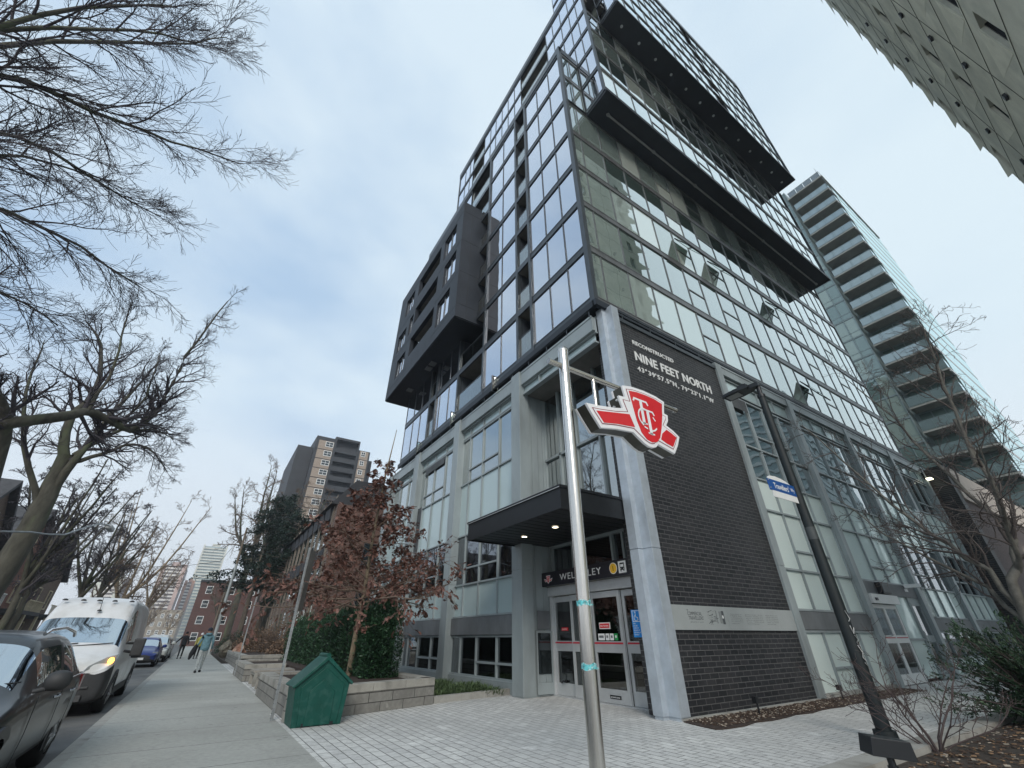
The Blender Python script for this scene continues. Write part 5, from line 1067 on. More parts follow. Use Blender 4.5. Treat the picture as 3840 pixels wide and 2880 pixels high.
for k in range(18):
    z = 51.2 - k * 2.83
    q = MB(); q.box(-124.99, -124.9, 14.5, 18.7, z - 2.6, z, 0); q.build('brick_panel', [m_tan], at_); win(at_, 'B', -124.9, 16.4, 18.6, z - 1.75, z - 0.15, fw=0.12)
    q = MB(); q.box(-125.29, -125.2, 26.6, 29.2, z - 3.4, z - 0.8, 0); q.build('brick_panel', [m_tan], at_); win(at_, 'B', -125.2, 27.0, 28.3, z - 2.5, z - 1.0, fw=0.12)
    q = MB(); q.box(-126.75, -125.0, 19.4, 25.7, z - 2.75, z - 2.55, 0); q.box(-125.15, -125.0, 19.4, 25.7, z - 2.55, z - 1.35, 0); q.build('balcony', [m_bk], at_)
# long low terrace with concrete fins and brick end wall
tb = thing('terrace_building', (-46, 9, 0), 'low brick terrace with slanted concrete bays behind the pines, next to the hedge', 'building')
m_rb = brickmat('red_brick', (0.14, 0.065, 0.048), (0.10, 0.05, 0.04), (0.20, 0.17, 0.15), 0.26, 0.085, 0.008, 'x', 0.85, 0.4, dirt=(0.8, (0.10, 0.05, 0.04), 0.5, 0.8, 0.5))
m_rby = brickmat('red_brick_front', (0.20, 0.085, 0.06), (0.15, 0.065, 0.05), (0.26, 0.22, 0.19), 0.26, 0.085, 0.008, 'y', 0.85, 0.4)
m_fin2 = mat('weathered_fin', (0.17, 0.145, 0.12), 0.85, 0, (1.2, 0.2), stretch=(1, 1, 0.3)); 
q = MB(); q.box(-60, -34.5, 6.5, 22, 0, 10.3); q.build('wall', m_rb, tb)
q = MB(); q.prism([(6.0, 10.3), (22, 10.3), (22, 12.4), (7.6, 12.4)], 'x', -60, -34.7); q.build('roof', m_bk, tb)
for k in range(11):
    x = -35.2 - k * 2.3
    q = MB(); q.prism([(6.5, 0.8), (6.5, 11.2), (6.42, 10.9), (6.38, 9.6), (6.4, 0.8)], 'x', x - 0.35, x); q.build('fin', m_fin2, tb)
    for z in (1.2, 4.3, 7.4):
        win(tb, 'A', 6.49, x - 2.1, x - 0.5, z, z + 2.2, fm=m_fin2, g=g_pod, bars=0)
    q = MB(); q.prism([(6.5, 6.7), (6.5, 7.3), (6.32, 7.1), (6.36, 6.2)], 'x', x - 2.2, x - 0.45); q.build('slanted_panel', m_bk, tb); q = MB(); q.prism([(6.5, 9.7), (6.5, 10.2), (6.2, 10.2), (6.3, 9.3)], 'x', x - 2.2, x - 0.45); q.build('slanted_panel', m_bk, tb)
for y, z in ((9.0, 2.6), (13, 2.6), (9.0, 6.0), (13, 6.0), (17, 6.0)): win(tb, 'B', -34.5, y, y + 1.1, z, z + 1.6, fm=m_bk, bars=0)
# brick apartment block at the end of the sidewalk
ba_ = thing('brick_apartment_block', (-125, 4, 0), 'dark red brick apartment block with white framed windows at the end of the sidewalk', 'building')
m_db = brickmat('dark_red_brick', (0.105, 0.05, 0.043), (0.08, 0.04, 0.036), (0.12, 0.09, 0.08), 0.5, 0.16, 0.01, 'x', 0.85, 0.3)
q = MB(); q.box(-150, -120, -1.9, 12, 0, 11.9); q.build('wall', m_db, ba_)
q = MB(); q.box(-150.2, -119.8, -2.1, 12.2, 11.9, 12.3); q.build('cornice', m_bk, ba_)
for y in (-0.6, 3.6, 7.6):
    for z in (0.9, 3.9, 6.9, 9.6): win(ba_, 'B', -120, y, y + 1.2, z, z + 1.5, fw=0.09, bars=0)
# far towers
def striped(name, loc, label, x, y0, y1, z1, c_band, c_gap, c_side, n, dep=40, side=3.0):
    o = thing(name, loc, label, 'tower', 'far apartment towers down the street'); q = MB()
    q.box(x - dep, x, y0, y1, 0, z1); q.build('body', c_gap, o)
    for k in range(n):
        z = z1 - (k + 1) * z1 / (n + 0.5); q = MB(); q.box(x, x + 1.5, y0 + side, y1 - side, z, z + z1 / (n + 0.5) * 0.45); q.build('balcony_band', c_band, o)
    q = MB(); q.box(x, x + 1.6, y0, y0 + side, 0, z1 + 1.5); q.box(x, x + 1.6, y1 - side, y1, 0, z1 + 1.5); q.box(x - dep * 0.6, x - 6, (y0 * 2 + y1) / 3, (y0 + 2 * y1) / 3, z1, z1 + 4); q.build('side_wall', c_side, o)
    return o
m_fw = mat('far_white', (0.74, 0.70, 0.66), 0.8, 0, (0.05, 0.05)); m_fg = mat('far_gap', (0.22, 0.18, 0.17), 0.8, 0, (0.1, 0.2)); m_fp = mat('far_pink', (0.50, 0.36, 0.32), 0.8, 0, (0.08, 0.15)); m_fo = mat('far_orange', (0.45, 0.25, 0.17), 0.8, 0, (0.08, 0.1)); m_fc = mat('far_cream', (0.62, 0.62, 0.55), 0.8, 0, (0.1, 0.08)); m_fb = mat('far_blue', (0.35, 0.42, 0.43), 0.5, 0, (0.1, 0.15))
striped('far_tower', (-520, -33, 0), 'far white and pink striped slab tower at the end of the street', -520, -42.5, -23.8, 59, m_fw, m_fg, m_fp, 20)
striped('far_tower', (-560, -19, 0), 'narrow far tower with an orange side wall right of the striped slab', -560, -23, -14.5, 49.5, m_fw, m_fg, m_fo, 17, side=2.5)
striped('far_tower', (-620, -10, 0), 'pale far tower partly hidden by the pine branches', -620, -20, 4, 93, m_fc, m_fb, m_fc, 30, side=1.5)
striped('far_tower', (-480, -68, 0), 'far striped tower seen through the bare trees at the left', -480, -76, -60, 43.5, m_fw, m_fg, m_fc, 15)
lf = thing('tan_building', (-300, -15, 0), 'low tan buildings massed at the end of the street', 'building')
q = MB(); q.box(-330, -300, -24.5, -8.5, 0, 14); q.build('wall', mat('tan_wall', (0.30, 0.26, 0.21), 0.9, 0, (0.3, 0.3)), lf)
for k in range(5):
    for j in range(3): win(lf, 'B', -300, -23 + k * 3, -21.6 + k * 3, 3 + j * 3.6, 5 + j * 3.6, fw=0.2)
# houses across the street
m_hr = mat('house_roof', (0.06, 0.06, 0.065), 0.85, 0, (2, 0.2)); m_cream = mat('cream_trim', (0.55, 0.48, 0.34), 0.7, 0, (2, 0.1)); m_hb = brickmat('house_brick', (0.20, 0.08, 0.055), (0.14, 0.06, 0.045), (0.2, 0.16, 0.13), 0.26, 0.09, 0.008, 'y', 0.85, 0.4)
m_hb2 = brickmat('house_brick_brown', (0.13, 0.09, 0.07), (0.10, 0.07, 0.055), (0.2, 0.16, 0.13), 0.26, 0.09, 0.008, 'y', 0.85, 0.4)
for i, (x0, w, h, mb_, lab) in enumerate(((-33, 8.5, 7.6, m_hb, 'red brick gabled house nearest on the left behind the big tree trunk'), (-43.5, 9, 8.2, m_hb2, 'brown gabled house with a pale upper porch behind the parked van'), (-54.5, 9.5, 8.4, m_hb, 'red brick house with cream gable windows among the branches'), (-66, 10, 8.0, m_hb2, 'furthest brown gabled house on the left side of the street'))):
    yf = -15.3; x1 = x0 - w; h *= 0.93
    o = thing('house', ((x0 + x1) / 2, yf - 5, 0), lab, 'house', 'gabled houses across the street')
    q = MB(); q.box(x1, x0, yf - 10, yf, 0, h); q.prism([(x1, h), (x0, h), ((x0 + x1) / 2, h + 4)], 'y', yf - 10, yf); q.build('wall', mb_, o)
    q = MB(); xm = (x0 + x1) / 2
    q.prism([(x1 - 0.4, h - 0.25), (xm, h + 4.1), (xm, h + 4.45), (x1 - 0.6, h - 0.1)][::-1], 'y', yf - 10.4, yf + 0.5); q.prism([(x0 + 0.4, h - 0.25), (x0 + 0.6, h - 0.1), (xm, h + 4.45), (xm, h + 4.1)][::-1], 'y', yf - 10.4, yf + 0.5); q.build('roof', m_hr, o)
    for wx in (0.18, 0.62):
        for z in (3.9,): win(o, 'S', 0, 0, 0, 0, 0) if False else None
    for wx, z, ww, hh in ((0.15, 4.2, 1.3, 1.9), (0.6, 4.2, 2.0, 1.9), (0.42, 8.3, 1.4, 1.4), (0.62, 1.0, 2.0, 1.9)):
        u0 = x1 + w * wx; q = MB(); q.box(u0 + 0.1, u0 + ww - 0.1, yf + 0.01, yf + 0.03, z + 0.1, z + hh - 0.1, 1)
        for a, b, c_, d_ in ((u0, u0 + 0.1, z, z + hh), (u0 + ww - 0.1, u0 + ww, z, z + hh), (u0 + 0.1, u0 + ww - 0.1, z, z + 0.1), (u0 + 0.1, u0 + ww - 0.1, z + hh - 0.1, z + hh)): q.box(a, b, yf, yf + 0.1, c_, d_, 0)
        q.build('window', [m_cream if i != 1 else m_white, g_dark], o)
    q = MB(); q.box(x1 + 0.5, x0 - 0.5, yf + 0.02, yf + 2.2, 3.2, 3.5, 0); q.box(x1 + 0.5, x0 - 0.5, yf + 0.02, yf + 2.2, 0.3, 0.55, 0)
    for t in (0.0, 0.5, 0.98): q.box(x1 + 0.5 + (w - 1.2) * t, x1 + 0.7 + (w - 1.2) * t, yf + 2.0, yf + 2.2, 0.55, 3.2, 1)
    for k in range(24): q.box(x1 + 0.6 + k * (w - 1.2) / 24, x1 + 0.66 + k * (w - 1.2) / 24, yf + 2.1, yf + 2.15, 3.5, 4.3, 1)
    q.box(x1 + 0.5, x0 - 0.5, yf + 2.08, yf + 2.17, 4.3, 4.38, 1)
    q.build('porch', [m_hr, m_cream if i != 1 else m_white], o)
# ---------------------------------------------------------------- vehicles
def car_paint(name, col, rough=0.25, metal=0.3, dust=0.0):
    return mat(name, col, rough, metal, (2.0, 0.08), coat=0.35, spec=0.4, dirt=((6.0, tuple(min(1, c * 1.0 + dust) for c in col)) if dust else None))
m_cg = glassmat('car_glass', opaque=(0.012, 0.017, 0.018), refl=0.05, gl=(0.95, 1, 1), wob=0.0); m_ws = glassmat('windshield_glass', opaque=(0.09, 0.125, 0.13), refl=-0.02, gl=(0.55, 0.60, 0.62), wob=0)
m_plas = mat('dark_plastic', (0.028, 0.029, 0.031), 0.6, 0, (5, 0.15), bump=(120, 0.15)); m_chr = mat('chrome', (0.75, 0.76, 0.78), 0.12, 1.0, None); m_amb = mat('amber_lamp', (1.0, 0.45, 0.05), vary=None, emit=((1.0, 0.42, 0.05), 5.0)); m_hl = glassmat('headlight_glass', opaque=(0.30, 0.31, 0.31), refl=0.15, wob=0)
m_rim = mat('alloy_rim', (0.42, 0.43, 0.45), 0.3, 0.8, (4, 0.1))
def loft_body(parent, st, mats_by, names, lvl=2, zoff=-0.125, origin=(0, 0)):
    """st: (x, zbot, zbelt, ztop, w_sill, w_belt, w_top, tag). front is at +x. rows: sill..belt..glass..roof"""
    V = []; nr = 10
    for (x, zb, zl, zt, ws_, wb, wt, tag) in st:
        half = [(0, zb), (ws_ * 0.9, zb), (ws_, zb + 0.10), (max(ws_, wb) + 0.012, (zb + zl) / 2 + 0.05), (wb, zl - 0.03), (wb - 0.035, zl + 0.01), (wt, zt - 0.09), (wt - 0.13, zt - 0.015), (wt * 0.45, zt + 0.01), (0, zt + 0.015)]
        ring = [(x, -y, z) for y, z in half] + [(x, y, z) for y, z in half[-2:0:-1]]
        V.append(ring)
    n = len(V[0]); vs = [p for r_ in V for p in r_]; fs = []; mi = []
    for i in range(len(V) - 1):
        t0, t1 = st[i][7], st[i+1][7]
        for j in range(n):
            a = (i*n + j, (i+1)*n + j, (i+1)*n + (j+1) % n, i*n + (j+1) % n); fs.append(a)
            row = j if j < 9 else (17 - j); m_ = 0
            if 'W' in t0 and row in (6, 7, 8): m_ = 1                   # windshield between this station and the next
            elif 'w' in t0 and row in (6, 7, 8): m_ = 3                 # rear window
            elif 'G' in t0 and row == 5: m_ = 2                         # side glass
            elif 'B' in t0 and row in (0, 1, 2, 3): m_ = 5
            elif row in (0, 1): m_ = 4
            mi.append(m_)
    fs.append(tuple(range(n))); mi.append(5); fs.append(tuple(range((len(V)-1)*n, len(V)*n))[::-1]); mi.append(0)
    me = bpy.data.meshes.new('tmp'); me.from_pydata(vs, [], fs); 
    for k in range(6): me.materials.append(None)
    me.polygons.foreach_set('material_index', mi); me.polygons.foreach_set('use_smooth', [True] * len(fs)); me.update()
    ob = bpy.data.objects.new('tmp', me); C.objects.link(ob); md = ob.modifiers.new('s', 'SUBSURF'); md.levels = lvl; md.render_levels = lvl
    bpy.context.view_layer.update(); ev = ob.evaluated_get(bpy.context.evaluated_depsgraph_get()); em = ev.to_mesh()
    groups = {}
    for p in em.polygons: groups.setdefault(p.material_index, []).append(tuple(p.vertices))
    co = [Vector(v.co) for v in em.vertices]; no = [Vector(v.normal) for v in em.vertices]
    out = {}
    for k, fl_ in groups.items():
        used = sorted({i for f in fl_ for i in f}); mp_ = {u: i for i, u in enumerate(used)}
        if names[k] is None: continue
        q = MB(); off = 0.0 if k == 0 else 0.0
        q.add([(co[u].x, co[u].y, co[u].z) for u in used], [tuple(mp_[i] for i in f) for f in fl_], 0, True)
        # glass sits in one side of the body: split left / right panes
        if k in (2, 4):
            for sgn in (1, -1):
                fk = [f for f in fl_ if sum(co[i].y for i in f) * sgn > 0]; us_ = sorted({i for f in fk for i in f}); mq = {u: i for i, u in enumerate(us_)}
                q = MB(); q.add([tuple(co[u]) for u in us_], [tuple(mq[i] for i in f) for f in fk], 0, True); out[k] = q.build(names[k], mats_by[k], parent)
            continue
        out[k] = q.build(names[k], mats_by[k], parent)
    ev.to_mesh_clear(); bpy.data.objects.remove(ob); bpy.data.meshes.remove(me)
    return out
def wheel(parent, x, y, r, side, w=0.22, z0=0.0, rim=None):
    q = MB(); a = [(r * 0.62, -w/2), (r * 0.93, -w/2), (r, -w * 0.35), (r, w * 0.35), (r * 0.93, w/2), (r * 0.62, w/2)]
    n = 32; vs = [(x + rr_ * math.cos(2*math.pi*j/n), y + o_, z0 + r + rr_ * math.sin(2*math.pi*j/n)) for rr_, o_ in a for j in range(n)]
    q.add(vs, [(i*n+j, i*n+(j+1) % n, (i+1)*n+(j+1) % n, (i+1)*n+j) for i in range(5) for j in range(n)], 0, True)
    wh = q.build('wheel', m_rubber, parent)
    q = MB(); o_ = y + side * w * 0.32; q.tube([(x, o_ - side * 0.02, z0 + r), (x, o_, z0 + r)], r * 0.63, 28); q.tube([(x, o_, z0 + r), (x, o_ + side * 0.05, z0 + r)], [r * 0.13, r * 0.11], 16)
    for k in range(7):
        t = 2 * math.pi * k / 7; q.tube([(x + 0.1 * r * math.cos(t), o_ + side * 0.04, z0 + r + 0.1 * r * math.sin(t)), (x + 0.6 * r * math.cos(t), o_ + side * 0.02, z0 + r + 0.6 * r * math.sin(t))], [r * 0.09, r * 0.05], 6)
    q.build('rim', rim or m_rim, wh)
def arch(parent, x, y, r, side, z0=0.0):
    q = MB(); n = 24; pts = [(x + (r + 0.075) * math.cos(R(t)), z0 + r + (r + 0.075) * math.sin(R(t))) for t in range(-18, 199, 9)]
    q.prism(pts[::-1] if side > 0 else pts, 'y', y - 0.005, y + 0.02 * 1); q.build('wheel_arch', m_black, parent)
def finish_car(o, xf, L, hw, r, wb_f, wb_r, z0, ms):
    for x in (wb_f, wb_r):
        for s in (1, -1): wheel(o, x, s * (hw - 0.11), r, s, z0=0.0); arch(o, x, s * (hw - 0.0) - (0.02 if s > 0 else 0.0), r, s)
# SUV / people mover closest to the camera
def mpv(name, loc, label, paint, scale=1.0, detail=True, roofrail=True, group='cars parked along the kerb'):
    o = thing(name, (0, 0, 0), label, 'car', group)
    st = [(2.30, 0.35, 0.62, 0.66, 0.70, 0.68, 0.62, ''), (2.22, 0.26, 0.66, 0.76, 0.80, 0.79, 0.70, ''), (1.9, 0.22, 0.78, 0.90, 0.86, 0.85, 0.76, ''), (1.45, 0.22, 0.86, 0.98, 0.89, 0.87, 0.76, ''), (1.08, 0.22, 0.92, 1.05, 0.90, 0.87, 0.74, 'W'),
          (0.35, 0.22, 0.96, 1.53, 0.90, 0.87, 0.66, 'G'), (0.20, 0.22, 0.97, 1.57, 0.90, 0.87, 0.66, 'G'), (-0.58, 0.22, 0.98, 1.60, 0.90, 0.87, 0.66, 'G'), (-0.66, 0.22, 0.98, 1.60, 0.90, 0.87, 0.66, ''), (-0.74, 0.22, 0.98, 1.60, 0.90, 0.87, 0.66, 'G'), (-1.42, 0.22, 1.0, 1.57, 0.90, 0.87, 0.65, 'G'),
          (-1.52, 0.22, 1.0, 1.56, 0.90, 0.87, 0.64, ''), (-1.60, 0.22, 1.0, 1.55, 0.90, 0.87, 0.64, 'G'), (-1.98, 0.22, 1.02, 1.49, 0.89, 0.86, 0.62, 'w'), (-2.26, 0.30, 1.02, 1.14, 0.86, 0.84, 0.70, ''), (-2.34, 0.34, 0.95, 1.02, 0.80, 0.80, 0.68, ''), (-2.38, 0.42, 0.85, 0.9, 0.7, 0.7, 0.6, '')]
    loft_body(o, st, {0: paint, 1: m_ws, 2: m_cg, 3: m_cg, 4: m_plas, 5: m_plas}, {0: 'body', 1: 'windshield', 2: 'side_window', 3: 'rear_window', 4: 'sill', 5: 'grille'})
    finish_car(o, 2.3, 4.6, 0.9, 0.345, 1.40, -1.38, 0, None)
    for s in (1, -1):
        q = MB(); q.prism([(2.24, 0.66), (2.10, 0.80), (1.82, 0.80), (1.98, 0.66)][::-1], 'y', s * 0.60, s * 0.845); q.v = [(v[0] - abs(abs(v[1]) - 0.6) * 0.9, v[1], v[2]) for v in q.v]; q.build('headlight', m_hl, o, bevel=0.01)
        q = MB(); q.box(-2.30, -2.1, s * 0.72, s * 0.865, 0.78, 1.02); q.build('tail_light', mat('tail_red', (0.25, 0.01, 0.01), 0.2, 0, None), o, bevel=0.02)
        q = MB(); c = Vector((0.82, s * 1.03, 1.09)); q.lathe([(0, -0.09), (0.07, -0.085), (0.10, -0.04), (0.105, 0.02), (0.085, 0.075), (0.04, 0.1), (0, 0.105)], (0, 0, 0), 14); q.v = [(c.x + v[0] * 0.9, c.y + v[1] * 1.15, c.z + v[2]) for v in q.v]; q.build('mirror', m_plas if detail else paint, o)
        q = MB(); q.tube([(0.86, s * 0.86, 1.0), (0.84, s * 0.98, 1.03)], 0.025, 6); q.build('mirror_stalk', m_plas, o)
        for x in (-0.28, -1.22):
            q = MB(); q.tube([(x, s * 0.895, 0.86), (x - 0.03, s * 0.935, 0.865), (x - 0.16, s * 0.935, 0.87), (x - 0.19, s * 0.895, 0.872)], 0.013, 6); q.build('door_handle', m_chr, o)
        if roofrail:
            q = MB(); q.tube([(0.15, s * 0.60, 1.56), (0.0, s * 0.61, 1.605), (-0.8, s * 0.615, 1.645), (-1.6, s * 0.60, 1.60), (-1.75, s * 0.59, 1.55)], [0.022, 0.02, 0.018, 0.02, 0.022], 8); q.build('roof_rail', m_chr, o)
        q = MB(); q.tube([(0.95, s * 0.885, 0.985), (-0.6, s * 0.885, 1.015), (-1.95, s * 0.875, 1.05)], 0.008, 5); q.build('belt_trim', m_chr if detail else m_black, o)
        for xs2 in ((0.6, 0.35), (-0.66, -0.66), (-1.56, -1.5)):
            q = MB(); q.tube([(xs2[0], s * 0.893, 0.95), (xs2[1] if xs2[0] != 0.6 else 0.62, s * 0.918, 0.6), (xs2[0], s * 0.905, 0.3)], 0.0035, 4); q.build('door_seam', m_black, o)
    q = MB()
    for a, b in (((1.12, -0.2), (1.0, 0.45)), ((1.12, 0.4), (0.98, 0.75))): q.tube([(a[0] - 0.04, a[1], 1.065), (b[0] - 0.05, b[1], 1.10)], 0.008, 5)
    q.build('wiper', m_black, o)
    q = MB(); q.box(2.33, 2.345, -0.26, 0.26, 0.40, 0.52); q.build('number_plate', m_stw, o)
    o.location = loc; return o
suv = mpv('parked_car', (-8.45, -2.17, -0.125), 'dark grey people mover nearest the camera at the left edge', car_paint('slate_paint', (0.014, 0.019, 0.023), 0.34, 0.0))
suv.scale = (1.0, 1.0, 0.98)
blue = mpv('parked_car', (-39.2, -2.4, -0.125), 'blue car parked behind the white van', car_paint('blue_paint', (0.012, 0.03, 0.17), 0.28, 0.3), detail=False, roofrail=False); blue.scale = (1, 1, 0.97)
wc = mpv('parked_car', (-46.5, -2.2, -0.125), 'white car parked behind the blue car', car_paint('white_car_paint', (0.62, 0.63, 0.60), 0.3, 0.0), detail=False, roofrail=False); wc.scale = (1, 1.02, 1.08)
wc2 = mpv('parked_car', (-54, -2.2, -0.125), 'pale car furthest back in the parked row', car_paint('silver_paint', (0.45, 0.46, 0.44), 0.3, 0.4), detail=False, roofrail=False)
# white cargo van
vn = thing('delivery_van', (0, 0, 0), 'white high roof cargo van with a lit amber turn signal parked at the kerb', 'van')
m_vw = mat('van_white', (0.66, 0.67, 0.68), 0.35, 0, (1.2, 0.06), coat=0.4, dirt=(1.6, (0.55, 0.55, 0.54)))
st = [(2.98, 0.30, 0.86, 0.90, 0.86, 0.84, 0.74, 'B'), (2.93, 0.24, 0.98, 1.04, 0.96, 0.93, 0.84, 'B'), (2.62, 0.22, 1.06, 1.20, 1.0, 0.98, 0.88, ''), (2.30, 0.22, 1.22, 1.33, 1.01, 1.0, 0.90, 'W'), (1.62, 0.22, 1.28, 2.06, 1.02, 1.0, 0.84, 'G'), (1.36, 0.22, 1.28, 2.36, 1.02, 1.0, 0.84, 'G'), (0.95, 0.22, 1.28, 2.50, 1.02, 1.0, 0.84, 'G'),
      (0.85, 0.22, 1.28, 2.51, 1.02, 1.0, 0.84, ''), (0.0, 0.22, 1.28, 2.53, 1.02, 1.0, 0.85, ''), (-1.5, 0.22, 1.28, 2.53, 1.02, 1.0, 0.85, ''), (-2.85, 0.22, 1.28, 2.53, 1.02, 1.0, 0.85, ''), (-2.98, 0.26, 1.28, 2.50, 1.0, 0.99, 0.84, ''), (-3.0, 0.3, 1.28, 2.44, 0.96, 0.95, 0.80, '')]
loft_body(vn, st, {0: m_vw, 1: m_ws, 2: m_cg, 3: m_cg, 4: m_plas, 5: m_plas}, {0: 'body', 1: 'windshield', 2: 'side_window', 3: 'rear_window', 4: 'sill', 5: 'nose'})
for x in (2.05, -2.0):
    for s in (1, -1): wheel(vn, x, s * 0.93, 0.36, s); 
for x in (2.05, -2.0):
    for s in (1, -1):
        q = MB(); pts = [(x + (0.50 if i % 2 else 0.50) * math.cos(R(t)), 0.36 + 0.5 * math.sin(R(t))) for i, t in enumerate(range(-10, 191, 10))] + [(x + 0.42 * math.cos(R(t)), 0.36 + 0.42 * math.sin(R(t))) for t in range(190, -11, -10)]
        q.prism(pts, 'y', s * 1.0, s * 1.045); q.prism([(x + 0.42 * math.cos(R(t)), 0.36 + 0.42 * math.sin(R(t))) for t in range(-10, 191, 10)], 'y', s * 1.0, s * 1.03, 1); q.build('wheel_arch', [m_plas, m_black], vn)
q = MB(); q.obox((2.99, 0, 0.36), (0.05, 1.3, 0.12)); q.obox((2.985, 0, 0.56), (0.04, 1.4, 0.04)); q.build('bumper_lip', mat('plastic_mid', (0.055, 0.056, 0.058), 0.6), vn, bevel=0.01)
q = MB()
for k in range(4): q.obox((2.99, 0, 0.66 + k * 0.055), (0.03, 1.05 - k * 0.04, 0.018))
q.build('grille', m_black, vn)
for s in (1, -1):
    q = MB(); pl = [(s * 0.50, 0.88), (s * 0.93, 1.0), (s * 0.985, 1.20), (s * 0.80, 1.14), (s * 0.55, 0.98)]; q.prism(pl if s > 0 else pl[::-1], 'x', 2.62, 2.98); q.v = [(v[0] if v[0] < 2.8 else 3.03 - 0.42 * (abs(v[1]) - 0.45) - 0.36 * max(0, v[2] - 0.9), v[1], v[2]) for v in q.v]; hl_ = q.build('headlight', m_hl, vn, bevel=0.012)
    q = MB(); q.lathe([(0, 0.0), (0.03, 0.0), (0.055, 0.03), (0.04, 0.06), (0, 0.07)], (0, 0, 0), 14); q.v = [(2.80 + v[2] * 0.8, s * 0.905 + v[0], 1.07 + v[1] * 1.2) for v in q.v]; q.build('turn_signal', m_amb if s > 0 else m_hl, hl_)
    q = MB(); q.obox((1.90, s * 1.24, 1.33), (0.13, 0.24, 0.40)); q.obox((1.84, s * 1.26, 1.15), (0.1, 0.2, 0.12)); q.build('mirror', m_plas, vn, bevel=0.03)
    q = MB(); q.tube([(2.0, s * 1.0, 1.25), (1.9, s * 1.15, 1.22)], 0.035, 6); q.tube([(2.0, s * 0.98, 1.42), (1.9, s * 1.15, 1.42)], 0.03, 6); q.build('mirror_arm', m_plas, vn)
for y in (-0.68, -0.32, 0, 0.32, 0.68):
    q = MB(); q.lathe([(0.06, 0), (0.055, 0.02), (0.03, 0.04), (0, 0.045)], (1.36, y, 2.40), 10); q.build('marker_lamp', m_plas, vn)
q = MB(); q.tube([(1.60, 0.12, 2.20), (1.35, 0.05, 2.48)], [0.008, 0.006], 5); q.lathe([(0.05, 0), (0.045, 0.03), (0, 0.05)], (1.62, 0.12, 2.15), 10); q.build('antenna', m_plas, vn)
q = MB(); q.tube([(2.34, -0.1, 1.36), (2.28, 0.75, 1.43)], 0.012, 5); q.tube([(2.36, -0.75, 1.36), (2.3, 0.1, 1.43)], 0.012, 5); q.build('wiper', m_plas, vn)
for s in (1, -1):
    for z in (0.62, 1.24): 
        q = MB(); q.box(-2.8, 0.75, s * 1.015, s * 1.03, z, z + 0.02); q.build('side_rib', m_vw, vn)
    q = MB(); q.box(-1.2, 1.5, s * 1.02, s * 1.035, 0.30, 0.46); q.build('side_moulding', m_plas, vn)
vn.location = (-17.75, -2.36, -0.125)
vn.scale = (1, 1.0, 0.97)
# ---------------------------------------------------------------- people
def skin_mesh(joints, edges, radii, lvl=2):
    me = bpy.data.meshes.new('s'); me.from_pydata([Vector(j) for j in joints], edges, []); ob = bpy.data.objects.new('s', me); C.objects.link(ob)
    ob.modifiers.new('k', 'SKIN'); sk = me.skin_vertices[0].data if len(me.skin_vertices) else None
    if sk is None:
        bpy.context.view_layer.objects.active = ob; bpy.context.view_layer.update(); sk = me.skin_vertices[0].data
    for i, r in enumerate(radii): sk[i].radius = r if hasattr(r, '__len__') else (r, r); sk[i].use_root = (i == 0)
    md = ob.modifiers.new('u', 'SUBSURF'); md.levels = lvl
    bpy.context.view_layer.update(); ev = ob.evaluated_get(bpy.context.evaluated_depsgraph_get()); em = ev.to_mesh()
    vs = [Vector(v.co) for v in em.vertices]; fs = [tuple(p.vertices) for p in em.polygons]; ev.to_mesh_clear()
    bpy.data.objects.remove(ob); bpy.data.meshes.remove(me); return vs, fs
m_skin = mat('skin', (0.30, 0.17, 0.12), 0.6, 0, (8, 0.08))
